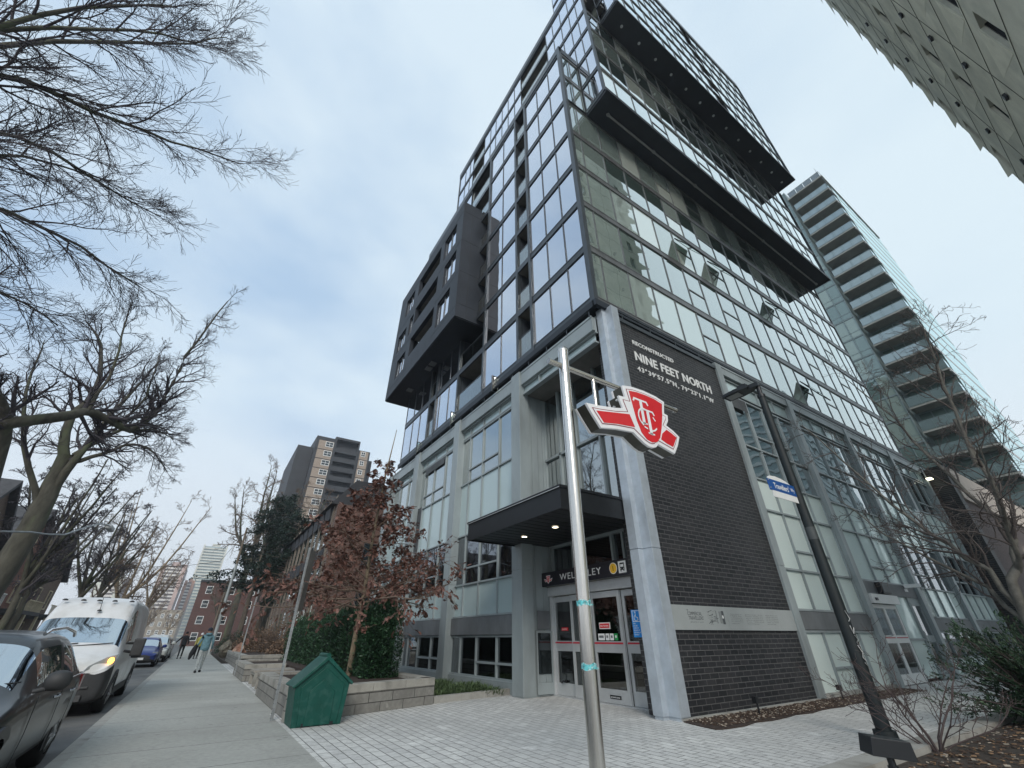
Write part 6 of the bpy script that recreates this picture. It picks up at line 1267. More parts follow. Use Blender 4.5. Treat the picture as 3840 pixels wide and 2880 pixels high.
def person(loc, label, top, legs, head_m, shoe, rot=0.0, hood=True, stride=0.32, H=1.75, rarm='down', larm='down', lean=0.04):
    """built facing -x (walking away), then turned by rot"""
    k = H / 1.75; s = stride
    o = thing('person', (0, 0, 0), label, 'person', 'people walking on the sidewalk')
    def P(*a): return tuple(v * k for v in a)
    fwd = -1
    # body: pelvis root, torso, neck, head; legs mid stride; arms
    hip, chest, neck = P(0, 0, 0.95), P(fwd * lean, 0, 1.30), P(fwd * lean * 1.4, 0, 1.50)
    J = [hip, P(fwd * lean * .5, 0, 1.12), chest, P(fwd * lean * 1.3, 0, 1.44), neck, P(fwd * 0.06, 0, 1.58), P(fwd * 0.07, 0, 1.66), P(fwd * 0.07, 0, 1.73)]
    Rr = [P(.15, .17), P(.125, .155), P(.13, .19), P(.09, .16), P(.055, .06), P(.075, .07), P(.098, .08), P(.07, .06)]
    E_ = [(i, i + 1) for i in range(7)]
    feet = []
    for sd, ph in ((1, 1), (-1, -1)):
        b = len(J); kx = fwd * (0.12 * ph + 0.04) ; ax = fwd * s * ph * 0.9
        J += [P(0, sd * .09, .88), P(kx, sd * .10, .50), P(ax, sd * .10, .10)]; Rr += [P(.10, .10), P(.065, .065), P(.05, .05)]
        E_ += [(0, b), (b, b + 1), (b + 1, b + 2)]; feet.append((ax, sd * .10))
    hands = []
    for sd, md_ in ((1, rarm), (-1, larm)):
        b = len(J)
        if md_ == 'down': el, wr = P(0.04 * sd, sd * .27, 1.14), P(fwd * .10 * sd + -0.02, sd * .29, .90)
        elif md_ == 'out': el, wr = P(0.02, sd * .38, 1.22), P(fwd * 0.05, sd * .55, 1.02)
        else: el, wr = P(0.0, sd * .28, 1.13), P(fwd * .10, sd * .34, .98)
        J += [P(fwd * lean * 1.2, sd * .19, 1.42), el, wr]; Rr += [P(.07, .07), P(.05, .05), P(.035, .035)]; E_ += [(3, b), (b, b + 1), (b + 1, b + 2)]
        hands.append((sd, Vector(el), Vector(wr)))
    vs, fs = skin_mesh(J, E_, Rr)
    q = MB(); q.add(vs, fs, 0, True)
    # colour by height: trousers below the jacket hem
    hem = 0.86 * k; q.m = [1 if sum(vs[i].z for i in f) / len(f) < hem else (2 if sum(vs[i].z for i in f) / len(f) > 1.53 * k else 0) for f in fs]
    q.build('body', [top, legs, m_skin], o)
    vs, fs = skin_mesh([P(fwd * .0, 0, .80), P(0, 0, .95), P(fwd * lean, 0, 1.2), P(fwd * lean * 1.2, 0, 1.42)], [(0, 1), (1, 2), (2, 3)], [P(.165, .20), P(.165, .195), P(.155, .21), P(.11, .17)])
    q = MB(); q.add(vs, fs, 0, True); q.build('jacket', top, o)
    if hood:
        q = MB(); q.lathe([(0.0, -0.05), (0.09, -0.04), (0.125, 0.01), (0.10, 0.05), (0.06, 0.06)], (0, 0, 0), 16); q.v = [(fwd * 0.0 + 0.03 + v[0] * k, v[1] * k * 1.15, 1.49 * k + v[2]) for v in q.v]; q.build('hood', top, o)
    q = MB(); q.lathe([(0.112, -0.03), (0.118, 0.02), (0.108, 0.07), (0.07, 0.11), (0, 0.125)], (0, 0, 0), 18); q.v = [(fwd * 0.07 * k + v[0] * 0.95, v[1] * 0.86, 1.66 * k + v[2]) for v in q.v]; q.build('cap', head_m, o)
    q = MB(); q.obox((fwd * 0.175 * k, 0, 1.61 * k), (0.03, 0.03, 0.045)); 
    for sd in (1, -1): q.lathe([(0, -0.03), (0.02, -0.01), (0.02, 0.02), (0, 0.035)], (fwd * 0.06 * k, sd * 0.092 * k, 1.615 * k), 8)
    q.build('face', m_skin, o)
    for (ax, ay) in feet:
        q = MB(); q.obox((ax * k + fwd * 0.05, ay * k, 0.045), (0.27, 0.095, 0.09)); q.build('shoe', shoe, o, bevel=0.025)
    for sd, el, wr in hands:
        dr_ = (wr - el).normalized(); side_ = Vector((0, 1, 0)).cross(dr_).normalized(); J = [wr - dr_ * 0.01, wr + dr_ * 0.05, wr + dr_ * 0.09]; Rr = [.028, .036, .034]; E_ = [(0, 1), (1, 2)]
        for f in range(4):
            b = len(J); a0 = J[2] + side_ * (f - 1.5) * 0.021; L = (0.06, 0.072, 0.068, 0.052)[f]; J += [a0 + dr_ * 0.02, a0 + dr_ * (0.02 + L * .5) + Vector((0, -sd * 0.008, 0)), a0 + dr_ * (0.02 + L) + Vector((0, -sd * 0.03, 0))]; Rr += [.011, .0095, .008]; E_ += [(2, b), (b, b + 1), (b + 1, b + 2)]
        b = len(J); t0 = J[1] + side_ * -0.035; J += [t0, t0 - side_ * 0.02 + dr_ * 0.035]; Rr += [.013, .010]; E_ += [(1, b), (b, b + 1)]
        vs, fs = skin_mesh(J, E_, Rr, 1); q = MB(); q.add(vs, fs, 0, True); q.build('hand', m_skin, o)
    o.rotation_euler.z = rot; o.location = loc; return o
m_teal = mat('teal_jacket', (0.11, 0.21, 0.25), 0.8, 0, (10, 0.2), bump=(20, 0.5)); m_camo = mat('patterned_trousers', (0.34, 0.37, 0.37), 0.8, 0, (22, 0.35)); m_hat = mat('navy_cap', (0.012, 0.018, 0.03), 0.8); m_blk = mat('black_cloth', (0.010, 0.011, 0.014), 0.85, 0, (9, 0.2), bump=(20, 0.4)); m_jean = mat('dark_trousers', (0.012, 0.013, 0.016), 0.85)
p1 = person((-27.6, 0.6, 0), 'person walking away in a teal hooded jacket, dark cap and pale patterned trousers', m_teal, m_camo, m_hat, m_blk, 0.05, True, 0.26, 1.78, 'down', 'carry')
q = MB(); vs, fs = skin_mesh([(-27.65, 0.26, 1.12), (-27.62, 0.20, 0.92), (-27.6, 0.14, 0.72), (-27.55, 0.10, 0.5)], [(0, 1), (1, 2), (2, 3)], [(.06, .07), (.09, .12), (.08, .11), (.04, .05)]); q.add(vs, fs, 0, True); q.build('coat', m_blk, label='dark coat hanging over the left arm of the person in teal', cat='coat')
p2 = person((-47, -0.5, 0), 'person all in black walking along the kerb beside the parked cars', m_blk, m_jean, m_blk, m_blk, 0.0, False, 0.24, 1.80, 'down', 'out')
p3 = person((-46, 0.55, 0), 'distant person with a yellow top ahead of the one in teal', mat('yellow_top', (0.42, 0.40, 0.10), 0.8), m_jean, m_stw, m_blk, 0.0, False, 0.2, 1.70)
# ---------------------------------------------------------------- trees and plants
m_bark = mat('dark_bark', (0.075, 0.072, 0.058), 0.95, 0, (3, 0.3), stretch=(1, 1, 0.35), bump=(14, 1.0), dirt=(1.4, (0.10, 0.115, 0.07)))
m_twig = mat('dark_twig', (0.060, 0.054, 0.064), 0.9, 0, None); m_barkw = mat('tan_bark', (0.24, 0.19, 0.13), 0.9, 0, (3, 0.3), stretch=(1, 1, 0.35)); m_twigw = mat('tan_twig', (0.15, 0.11, 0.085), 0.9, 0, None)  # twig colour lifted bluish for veiling glare; tan bark has warm sunlight painted in
m_twigr = mat('reddish_twig', (0.070, 0.050, 0.048), 0.8, 0, None); m_barkp = mat('pine_bark', (0.10, 0.085, 0.07), 0.95, 0, (3, 0.3), stretch=(1, 1, 0.3), bump=(14, 1.0))
m_oakl = mat('brown_leaf', (0.095, 0.042, 0.034), 0.6, 0, (7, 0.35), vcol=(0.15, 0.07, 0.052)); m_oakl2 = mat('pale_brown_leaf', (0.19, 0.10, 0.08), 0.65, 0, (7, 0.3))
m_yew = mat('yew_leaf', (0.012, 0.040, 0.022), 0.6, 0, (3.5, 0.45), vcol=(0.022, 0.065, 0.03)); m_yew2 = mat('yew_leaf_tip', (0.03, 0.08, 0.035), 0.6, 0, (4, 0.3)); m_ndl = mat('pine_needle', (0.016, 0.036, 0.026), 0.7, 0, (2, 0.35))
m_jun = mat('juniper_leaf', (0.020, 0.048, 0.024), 0.65, 0, (3, 0.4)); m_jun2 = mat('juniper_leaf_light', (0.045, 0.085, 0.04), 0.65, 0, (3, 0.3)); m_grs = mat('grass_blade', (0.035, 0.07, 0.022), 0.7, 0, (5, 0.4), vcol=(0.07, 0.11, 0.04)); m_shrb = mat('dry_shrub', (0.20, 0.13, 0.085), 0.9, 0, (6, 0.4))
def ftube(q, pts, rad, ns):
    a, b = pts[0], pts[-1]; dx, dy, dz = b[0]-a[0], b[1]-a[1], b[2]-a[2]
    if abs(dz) > abs(dx) + abs(dy): u = (1.0, 0.0, -dx / (dz or 1)); 
    else: u = (-dy, dx, 0.0)
    l_ = math.sqrt(u[0]**2 + u[1]**2 + u[2]**2) or 1; u = (u[0]/l_, u[1]/l_, u[2]/l_)
    w = (dy*u[2]-dz*u[1], dz*u[0]-dx*u[2], dx*u[1]-dy*u[0]); l_ = math.sqrt(w[0]**2 + w[1]**2 + w[2]**2) or 1; w = (w[0]/l_, w[1]/l_, w[2]/l_)
    o = len(q.v); cs = [(math.cos(2*math.pi*j/ns), math.sin(2*math.pi*j/ns)) for j in range(ns)]
    for p, r in zip(pts, rad):
        for c, s in cs: q.v.append((p[0] + (u[0]*c + w[0]*s)*r, p[1] + (u[1]*c + w[1]*s)*r, p[2] + (u[2]*c + w[2]*s)*r))
    for i in range(len(pts) - 1):
        for j in range(ns):
            j2 = (j + 1) % ns; q.f.append((o + i*ns + j, o + i*ns + j2, o + (i+1)*ns + j2, o + (i+1)*ns + j)); q.m.append(0); q.sm.append(True)
def nrm(v): l_ = math.sqrt(v[0]**2 + v[1]**2 + v[2]**2) or 1; return (v[0]/l_, v[1]/l_, v[2]/l_)
def rotdir(d, ang, rg):
    r_ = nrm((rg.gauss(0, 1), rg.gauss(0, 1), rg.gauss(0, 1))); k = r_[0]*d[0] + r_[1]*d[1] + r_[2]*d[2]
    p = nrm((r_[0]-k*d[0], r_[1]-k*d[1], r_[2]-k*d[2])); c, s = math.cos(ang), math.sin(ang)
    return (d[0]*c + p[0]*s, d[1]*c + p[1]*s, d[2]*c + p[2]*s)
TIPS = []
def grow(q, p, d, L, r, lv, P, rg, tips=None):
    n = P['seg'][lv]; pts = [p]; rad = [r]; w = P['wob'][lv]; up = P['up'][lv]; rm = P.get('rmin', 0.006)
    ds = [d]
    for i in range(n):
        d = nrm((d[0] + rg.gauss(0, w), d[1] + rg.gauss(0, w), d[2] + rg.gauss(0, w) + up)); s = L / n
        p = (p[0] + d[0]*s, p[1] + d[1]*s, p[2] + d[2]*s); pts.append(p); ds.append(d); rad.append(max(r * (1 - 0.72 * (i + 1) / n), rm))
    ftube(q, pts, rad, P['ns'][lv])
    if tips is not None and lv >= len(P['seg']) - 2: tips += [(pts[k], ds[k]) for k in range(1, n + 1)]
    if lv + 1 < len(P['seg']):
        kids(q, pts, rad, ds, L, lv, P, rg, tips)
def kids(q, pts, rad, ds, L, lv, P, rg, tips=None, t0=0.2):
    n = len(pts) - 1; cnt = P['n'][lv]
    for c in range(cnt):
        t = t0 + (1 - t0) * (c + rg.random()) / cnt; f = t * n; i = min(int(f), n - 1); f -= i
        a, b = pts[i], pts[i+1]; p = (a[0] + (b[0]-a[0])*f, a[1] + (b[1]-a[1])*f, a[2] + (b[2]-a[2])*f)
        dd = rotdir(ds[min(i + 1, n)], R(rg.uniform(*P['ang'])), rg)
        grow(q, p, dd, L * P['rat'][lv] * rg.uniform(0.6, 1.2) * (1.15 - 0.5 * t), max((rad[i] * 0.55), P.get('rmin', 0.006)), lv + 1, P, rg, tips)
def guide(q, pts, r0, r1, P, rg, L=None, ns=8, lv=0, tips=None, t0=0.15, sub=3, wob=0.12):
    """a main limb along given points, roughened, with side branches"""
    P3 = [Vector(p) for p in pts]; out = []
    for i in range(len(P3) - 1):
        for k in range(sub):
            t = k / sub; a = P3[max(i-1, 0)]; b = P3[i]; c = P3[i+1]; e = P3[min(i+2, len(P3)-1)]
            pt = 0.5 * ((2*b) + (c - a)*t + (2*a - 5*b + 4*c - e)*t*t + (3*b - a - 3*c + e)*t**3)
            out.append(pt + Vector((rg.gauss(0, wob), rg.gauss(0, wob), rg.gauss(0, wob))) * (0.25 if (i or k) else 0))
    out.append(P3[-1]); n = len(out); rad = [r0 + (r1 - r0) * k / (n - 1) for k in range(n)]
    tot = sum((out[k+1] - out[k]).length for k in range(n - 1))
    mb = MB(); q.tube(out, rad, ns, cap=True)
    pts_ = [tuple(v) for v in out]; ds = [nrm(tuple(out[min(k+1, n-1)] - out[max(k-1, 0)])) for k in range(n)]
    return pts_, rad, ds, L or tot
BARE = dict(seg=[7, 6, 5, 4, 3], wob=[.16, .2, .24, .28, .3], up=[.03, .04, .03, .02, .02], n=[9, 7, 6, 4, 0], rat=[.62, .6, .58, .55, .5], ang=(28, 62), ns=[6, 5, 4, 3, 3], rmin=0.0075)
def bare_tree(name, label, trunk, r0, r1, limbs, P, seed, bark=None, twig=None, cat='tree', group=None, crown_n=None):
    rg = random.Random(seed); o = thing(name, trunk[0], label, cat, group)
    tq = MB(); cq = MB(); pts, rad, ds, L = guide(tq, trunk, r0, r1, P, rg, ns=14, wob=0.1)
    flare = MB()
    gl_ = [(guide(tq, g, a, b, P, rg, ns=8), nk, LL) for g, a, b, nk, LL in limbs]
    tq.build('trunk', bark or m_bark, o)
    for (pt, rd, dd, tot), nk, LL in gl_:
        Q = dict(P); Q['n'] = [nk] + list(P['n'][1:]); kids(cq, pt, rd, dd, LL or tot * 0.9, 0, Q, rg)
    if crown_n:
        Q = dict(P); Q['n'] = [crown_n[0]] + list(P['n'][1:]); kids(cq, pts, rad, ds, crown_n[1], 0, Q, rg, t0=crown_n[2])
    cq.build('crown', twig or m_twig, o); return o
def P_(**k): d_ = dict(BARE); d_.update(k); return d_
# overhanging elm, top left
bare_tree('bare_tree', 'bare tree overhanging from the upper left corner with dense dark twigs', [(-14, -13, -0.1), (-14, -12.8, 5), (-13.8, -12.4, 10), (-13.6, -12, 15), (-13.5, -11.8, 19)], 0.38, 0.12,
    [([(-13.9, -12.6, 9), (-14, -11.2, 14), (-14, -10.4, 16.6), (-14.2, -8.2, 17.2), (-15, -6.4, 18.3), (-16, -4.4, 20.0)], 0.14, 0.02, 26, 5.2),
     ([(-14, -12.8, 6.5), (-13.6, -10.6, 10), (-14.2, -8.8, 11.8), (-16.5, -7.2, 13.0), (-19, -5.9, 13.8)], 0.12, 0.02, 22, 4.6),
     ([(-13.8, -12.4, 10), (-12.6, -10.5, 15), (-11.6, -8.6, 18.5), (-11.2, -7.0, 20.5)], 0.12, 0.02, 18, 4.4),
     ([(-13.6, -12, 14), (-14.5, -10.5, 20), (-15.0, -8.6, 24), (-15.0, -7.2, 27)], 0.11, 0.02, 18, 4.6),
     ([(-13.9, -12.5, 9), (-13.4, -10.2, 12.6), (-14.2, -8.9, 14.6), (-16.2, -7.6, 15.8), (-18, -6.4, 17.0)], 0.10, 0.02, 22, 4.6),
     ([(-13.7, -12.2, 13), (-12.8, -10.2, 17), (-12.8, -8.2, 20.4), (-13.2, -6.8, 22.6)], 0.10, 0.02, 20, 4.6),
     ([(-14, -12.7, 5.5), (-13.8, -11.2, 8), (-14.6, -9.8, 9.6), (-17, -8.4, 10.8), (-19.5, -7.6, 11.4)], 0.10, 0.02, 20, 4.2),
     ([(-14, -12.6, 8), (-15, -10.6, 13.0), (-15.6, -9.4, 15.2), (-17.6, -8.2, 17.5)], 0.10, 0.02, 18, 4.4)],
    P_(seg=[7, 7, 6, 5], wob=[.09, .10, .13, .16], up=[.0, -.005, -.01, -.01], n=[22, 8, 6, 0], rat=[.62, .6, .58, .5], ang=(14, 44), ns=[5, 4, 3, 3], rmin=0.0065), 21)
PB = P_(seg=[6, 6, 5, 4], wob=[.15, .17, .2, .22], up=[.03, .03, .02, .02], n=[10, 8, 6, 0], rat=[.56, .56, .55, .5], ang=(22, 58), ns=[5, 4, 3, 3], rmin=0.0065)
bare_tree('bare_tree', 'old bare tree at the left edge with one long pollarded limb reaching over the street', [(-25.0, -8.2, -0.1), (-24.9, -8.2, 3.5), (-24.4, -8.4, 6.5), (-23.4, -8.7, 8.8), (-22.0, -9.6, 10.2), (-20.5, -10.6, 12.5)], 0.34, 0.10,
    [([(-23.4, -8.7, 8.6), (-24, -7.4, 9.6), (-25, -6.8, 10.3), (-26, -5.5, 10.15), (-26, -4.95, 11.6), (-26, -4.85, 13.2), (-26, -4.75, 15.9), (-26, -4.2, 19.4)], 0.24, 0.03, 40, 3.6),
     ([(-24.6, -7.0, 10.1), (-24.8, -7.0, 12.0), (-24.8, -7.4, 14.5), (-24.8, -7.8, 16.5)], 0.09, 0.02, 14, 3.2),
     ([(-25.6, -6.0, 10.2), (-25.8, -5.6, 12.0), (-25.6, -5.9, 14.5)], 0.07, 0.02, 12, 2.8),
     ([(-25.9, -5.5, 10.2), (-26.4, -4.6, 10.6), (-27, -3.9, 10.4)], 0.05, 0.015, 10, 2.4)], PB, 5, crown_n=(16, 4.2, 0.55))
bare_tree('bare_tree', 'thick mossy trunked bare tree on the left that forks above the van', [(-30.2, -8.3, -0.1), (-30, -8.2, 3), (-30, -8.1, 6), (-30.1, -8.2, 8.0), (-29.9, -8.3, 9.6)], 0.56, 0.32,
    [([(-29.9, -8.3, 9.4), (-30, -9.0, 11.6), (-30, -8.7, 13.4), (-30, -9.6, 16.3), (-30, -10.8, 17.6)], 0.24, 0.03, 22, 4.2),
     ([(-30.0, -8.1, 7.6), (-29.6, -7.8, 9.4), (-30, -7.6, 11.6), (-30, -7.2, 13.8), (-30.4, -6.8, 16.5)], 0.22, 0.03, 22, 4.0),
     ([(-29.7, -7.9, 9.2), (-30, -7.0, 9.9), (-30, -6.0, 10.8), (-30.2, -4.9, 10.5), (-30.4, -4.0, 9.6)], 0.12, 0.02, 16, 3.2),
     ([(-29.8, -8.0, 9.6), (-30, -6.8, 11.5), (-30.2, -5.4, 12.2), (-30.4, -4.4, 11.6)], 0.12, 0.02, 16, 3.2),
     ([(-30, -8.3, 7), (-29, -9.6, 9.4), (-28.5, -10.6, 12), (-28.5, -11.2, 15)], 0.16, 0.02, 18, 3.8)], PB, 8)
# trees further up the left side
PF = P_(seg=[5, 5, 4, 3], wob=[.2, .24, .28, .3], up=[.06, .05, .04, .03], n=[12, 8, 7, 0], rat=[.55, .52, .5, .5], ns=[4, 3, 3, 3], rmin=0.0135)
for i, (x, y, h, lab, bk, tw, dy) in enumerate(((-38, -9.2, 11.5, 'dark leaning bare tree with dense low branches behind the van roof', m_bark, m_twig, 0.0), (-45, -10.4, 12, 'bushy bare tree in front of the gabled houses', m_bark, m_twig, 0.0), (-54, -9.2, 12.5, 'bare tree halfway up the left side of the street', m_bark, m_twig, 0),
      (-66, -9.8, 14, 'dull brown bare tree before the pale trunked one', m_bark, m_twigw, 0), (-80, -9.3, 20, 'pale tan trunked tree forking in a V over the far end of the street', m_barkw, m_twigw, 0), (-98, -8.0, 15, 'furthest pale bare tree at the left by the striped tower', m_barkw, m_twigw, 0))):
    rg0 = random.Random(100 + i); z1 = h * (0.45 if i != 4 else 0.3)
    lim = []
    for k in range(5):
        a = rg0.uniform(0, 6.28) if i != 4 else (1.6 if k == 0 else (4.4 if k == 1 else rg0.uniform(0, 6.28))); sp_r = h * rg0.uniform(0.16, 0.3); zz = z1 * rg0.uniform(0.7, 1.0)
        lim.append(([(x, y, zz), (x + sp_r * .5 * math.cos(a), y + sp_r * .5 * math.sin(a), zz + h * .22), (x + sp_r * math.cos(a), y + sp_r * math.sin(a), h * rg0.uniform(.8, 1.0))], h * 0.012, 0.03, 8, h * 0.27))
    bare_tree('bare_tree', lab, [(x, y, -0.1), (x + 0.2, y + 0.1, z1 * 0.5), (x, y, z1), (x, y + .3, h * 0.8)], h * 0.021, 0.05, lim, PF, 40 + i, bk, tw, group='bare trees up the left side of the street', crown_n=(8, h * 0.28, 0.4))
for i, (x, y, h) in enumerate(((-180, -13, 13), (-230, -9, 12), (-250, -19, 15))):
    rg0 = random.Random(700 + i); lim = []
    for k in range(5):
        a = k * 1.25 + rg0.uniform(-.3, .3); s_ = h * .25; lim.append(([(x, y, h * .3), (x + s_ * .6 * math.cos(a), y + s_ * .6 * math.sin(a), h * .55), (x + s_ * math.cos(a), y + s_ * math.sin(a), h * .85)], .16, .05, 10, h * .28))
    bare_tree('bare_tree', ('pale bare tree in the middle of the distant street end', 'distant pale bare tree before the tan buildings', 'left one of the distant pale bare trees before the tan buildings')[i], [(x, y, -.1), (x, y, h * .4), (x, y, h * .85)], .3, .06, lim, P_(seg=[5, 4, 3], wob=[.2, .25, .3], up=[.05, .04, .03], n=[12, 8, 0], rat=[.55, .5, .5], ns=[4, 3, 3], rmin=.04), 80 + i, m_barkw, m_twigw, group='bare trees at the street end')
# bare trees on the right of the sidewalk
for i, (x, y, h, lab) in enumerate(((-74, 3.6, 25, 'tall bare tree rising among the pines beside the far sidewalk'), (-68, 7.0, 21, 'second bare tree behind the pines, nearer the terrace'), (-105, 2.6, 12, 'small bare tree at the end of the sidewalk before the brick apartments'))):
    rg0 = random.Random(200 + i); lim = []
    for k in range(6):
        a = k * 1.05 + rg0.uniform(-.3, .3); s_ = h * rg0.uniform(.14, .26); zz = h * rg0.uniform(.35, .6)
        lim.append(([(x, y, zz), (x + s_ * .6 * math.cos(a), y + s_ * .6 * math.sin(a), zz + h * .18), (x + s_ * math.cos(a), y + s_ * math.sin(a), min(h, zz + h * .42))], h * .010, .03, 11, h * .2))
    bare_tree('bare_tree', lab, [(x, y, -0.1), (x + .2, y, h * .35), (x, y + .2, h * .7), (x, y, h * .97)], h * .018, .04, lim, PF, 60 + i, m_bark, m_twigw, group='bare trees right of the sidewalk', crown_n=(14, h * .18, .4))
def clump(q, c, r_, n, rg, size, mi=(0, 1), flat=0.7, up=0.2):
    for _ in range(n):
        d = nrm((rg.gauss(0, 1), rg.gauss(0, 1), rg.gauss(0, 1) * flat)); k = r_ * rg.uniform(.3, 1) ; p = (c[0] + d[0]*k, c[1] + d[1]*k, c[2] + d[2]*k)
        blade(q, p, nrm((d[0] + rg.gauss(0, .4), d[1] + rg.gauss(0, .4), d[2] + up + rg.gauss(0, .4))), size * rg.uniform(.6, 1.3), size * .28, rg, mi[0] if rg.random() < .7 else mi[1])
def blade(q, p, d, L, w, rg, m_=0):
    s = nrm((d[1] + rg.gauss(0, .5), -d[0] + rg.gauss(0, .5), rg.gauss(0, .6))); o = len(q.v)
    e = (p[0] + d[0]*L, p[1] + d[1]*L, p[2] + d[2]*L); mdl = (p[0] + d[0]*L*.5, p[1] + d[1]*L*.5, p[2] + d[2]*L*.5 + L*.06)
    q.v += [p, (mdl[0] + s[0]*w, mdl[1] + s[1]*w, mdl[2] + s[2]*w), e, (mdl[0] - s[0]*w, mdl[1] - s[1]*w, mdl[2] - s[2]*w)]
    q.f.append((o, o+1, o+2, o+3)); q.m.append(m_); q.sm.append(False)
# pines
for i, (x, y, h, lab) in enumerate(((-60, 4.0, 17, 'dark pine nearest the grey utility pole with a low bough reaching over the sidewalk'), (-64, 6.0, 18.5, 'taller dark pine in the middle of the group'), (-56, 6.6, 14, 'shorter pine crowding the terrace front'))):
    rg = random.Random(300 + i); o = thing('pine_tree', (x, y, 0), lab, 'tree', 'dark pines beside the terrace')
    q = MB(); q.tube([(x, y, -.1), (x + .1, y, h * .4), (x, y + .15, h * .95)], [h * .018, h * .012, .05], 10); q.build('trunk', m_barkp, o)
    q = MB(); br = MB()
    for k in range(46):
        t = (k + .5) / 46; z = h * (.34 + .64 * t); L = (1 - t) ** .6 * 3.6 * rg.uniform(.5, 1.1) + .5; a = rg.uniform(0, 6.28)
        if i == 0 and k == 1: a, L, z = -1.75, 5.8, 7.4
        e = (x + L * math.cos(a), y + L * math.sin(a), z - L * .05 + rg.uniform(-.3, .3)); mdp = (x + L * .5 * math.cos(a), y + L * .5 * math.sin(a), z + .12 * L)
        ftube(br, [(x, y, z), mdp, e], [.07, .05, .02], 4)
        for s_ in range(int(5 + L * 3.2)):
            f = rg.uniform(.25, 1.05); c = (x + L * f * math.cos(a) + rg.gauss(0, .22), y + L * f * math.sin(a) + rg.gauss(0, .22), z + .1 * L - L * .15 * f + rg.gauss(0, .14))
            clump(q, c, .34, 15, rg, .30, (0, 0), .5, .35)
    br.build('branch', m_barkp, o); q.build('crown', m_ndl, o)
# the brown leaved oak in the planter
def oak_leaf(q, p, d, s, rg, m_):
    side = nrm((d[1] + rg.gauss(0, .3), -d[0] + rg.gauss(0, .3), rg.gauss(0, .5))); n_ = nrm((d[1]*side[2]-d[2]*side[1], d[2]*side[0]-d[0]*side[2], d[0]*side[1]-d[1]*side[0])); curl = rg.uniform(.15, .5); o = len(q.v)
    prof = ((0, 0), (.22, .30), (.38, .16), (.55, .42), (.72, .20), (.85, .24), (1.0, 0))
    def pt(t, w): c = curl * (w * w * 1.6 + (t - .5) ** 2); return (p[0] + (d[0]*t + side[0]*w + n_[0]*c)*s, p[1] + (d[1]*t + side[1]*w + n_[1]*c)*s, p[2] + (d[2]*t + side[2]*w + n_[2]*c)*s)
    q.v += [pt(t, w) for t, w in prof] + [pt(t, -w) for t, w in prof[-2:0:-1]] ; nn = len(q.v) - o
    q.f.append(tuple(range(o, o + 7))); q.f.append((o, o + 6) + tuple(range(o + 7, o + nn))); q.m += [m_, m_]; q.sm += [False, False]
ox, oy = -14.2, 3.9; rg = random.Random(77)
ok_ = thing('oak_tree', (ox, oy, .45), 'young oak holding curled reddish brown dead leaves, planted in the block planter', 'tree')
tq = MB(); tq.tube([(ox, oy, .4), (ox + .03, oy, 1.4), (ox, oy + .05, 2.5), (ox + .08, oy + .02, 4.2), (ox + .1, oy + .1, 6.2), (ox + .25, oy + .2, 7.9)], [.085, .07, .06, .045, .028, .01], 12); tq.build('trunk', mat('oak_bark', (0.20, 0.16, 0.11), .9, 0, (6, .3), stretch=(1, 1, .3), bump=(30, .8)), ok_)
cq = MB(); tips = []
PO = dict(seg=[6, 4, 3], wob=[.12, .2, .25], up=[.02, .03, .02], n=[8, 5, 0], rat=[.42, .5, .5], ang=(25, 60), ns=[5, 4, 3], rmin=.004)
for k in range(46):
    t = k / 45; z = 2.05 + 4.6 * t ** 1.55; L = (3.0 * (1 - t) ** 1.15 + .35) * rg.uniform(.6, 1.08); a = k * 2.399 + rg.uniform(-.4, .4)
    d = nrm((math.cos(a), math.sin(a), .12 + .5 * t)); grow(cq, (ox + .05, oy + .05, z), d, L, .03 * (1 - t) + .008, 0, PO, rg, tips)
cq.build('branch', m_twigw, ok_)
lq = MB(); rg.shuffle(tips)
for p, d in tips[:5200]:
    if rg.random() < .25 + (p[2] - 4.6) * .30: continue
    for _ in range(1 if rg.random() < .45 else 2):
        dd = nrm((d[0] + rg.gauss(0, .7), d[1] + rg.gauss(0, .7), d[2] - .5 + rg.gauss(0, .5))); oak_leaf(lq, (p[0] + rg.gauss(0, .03), p[1] + rg.gauss(0, .03), p[2] + rg.gauss(0, .03)), dd, rg.uniform(.07, .18), rg, 0 if rg.random() < .75 else 1)
lq.build('leaves', [m_oakl, m_oakl2], ok_)
# thin brown stake trunk left of the oak
st_ = thing('young_tree', (-24.4, 4.3, .45), 'thin brown young trunk left of the oak with a short side bar', 'tree'); q = MB(); q.tube([(-24.4, 4.3, .4), (-24.4, 4.3, 2.7)], [.07, .05], 8); q.build('trunk', m_wood, st_); q = MB(); q.tube([(-24.4, 4.3, 2.45), (-24.1, 3.6, 2.45)], .012, 5); q.build('tie', m_alu, st_)
# hedge
hx0, hx1, hy0, hy1, hz0, hz1 = -26.5, -12.9, 3.95, 4.85, .42, 2.0
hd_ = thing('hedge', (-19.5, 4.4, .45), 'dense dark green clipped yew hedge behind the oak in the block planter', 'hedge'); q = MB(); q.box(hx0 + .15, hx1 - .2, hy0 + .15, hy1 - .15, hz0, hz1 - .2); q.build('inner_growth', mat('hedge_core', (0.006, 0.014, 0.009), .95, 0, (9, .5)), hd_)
q = MB(); rg = random.Random(12)
def hb(x, y, z, nx, ny, nz, s):
    bump_ = .10 * math.sin(x * 5.3 + z * 2) + .07 * math.sin(x * 13 + 1.3 + z * 5) + rg.gauss(0, .045)
    p = (x + nx * bump_, y + ny * bump_, z + nz * bump_ * 1.3); blade(q, p, nrm((nx + rg.gauss(0, .6), ny + rg.gauss(0, .6), nz + .5 + rg.gauss(0, .5))), s * rg.uniform(.6, 1.5), s * .3, rg, 0 if rg.random() < .72 else 1)
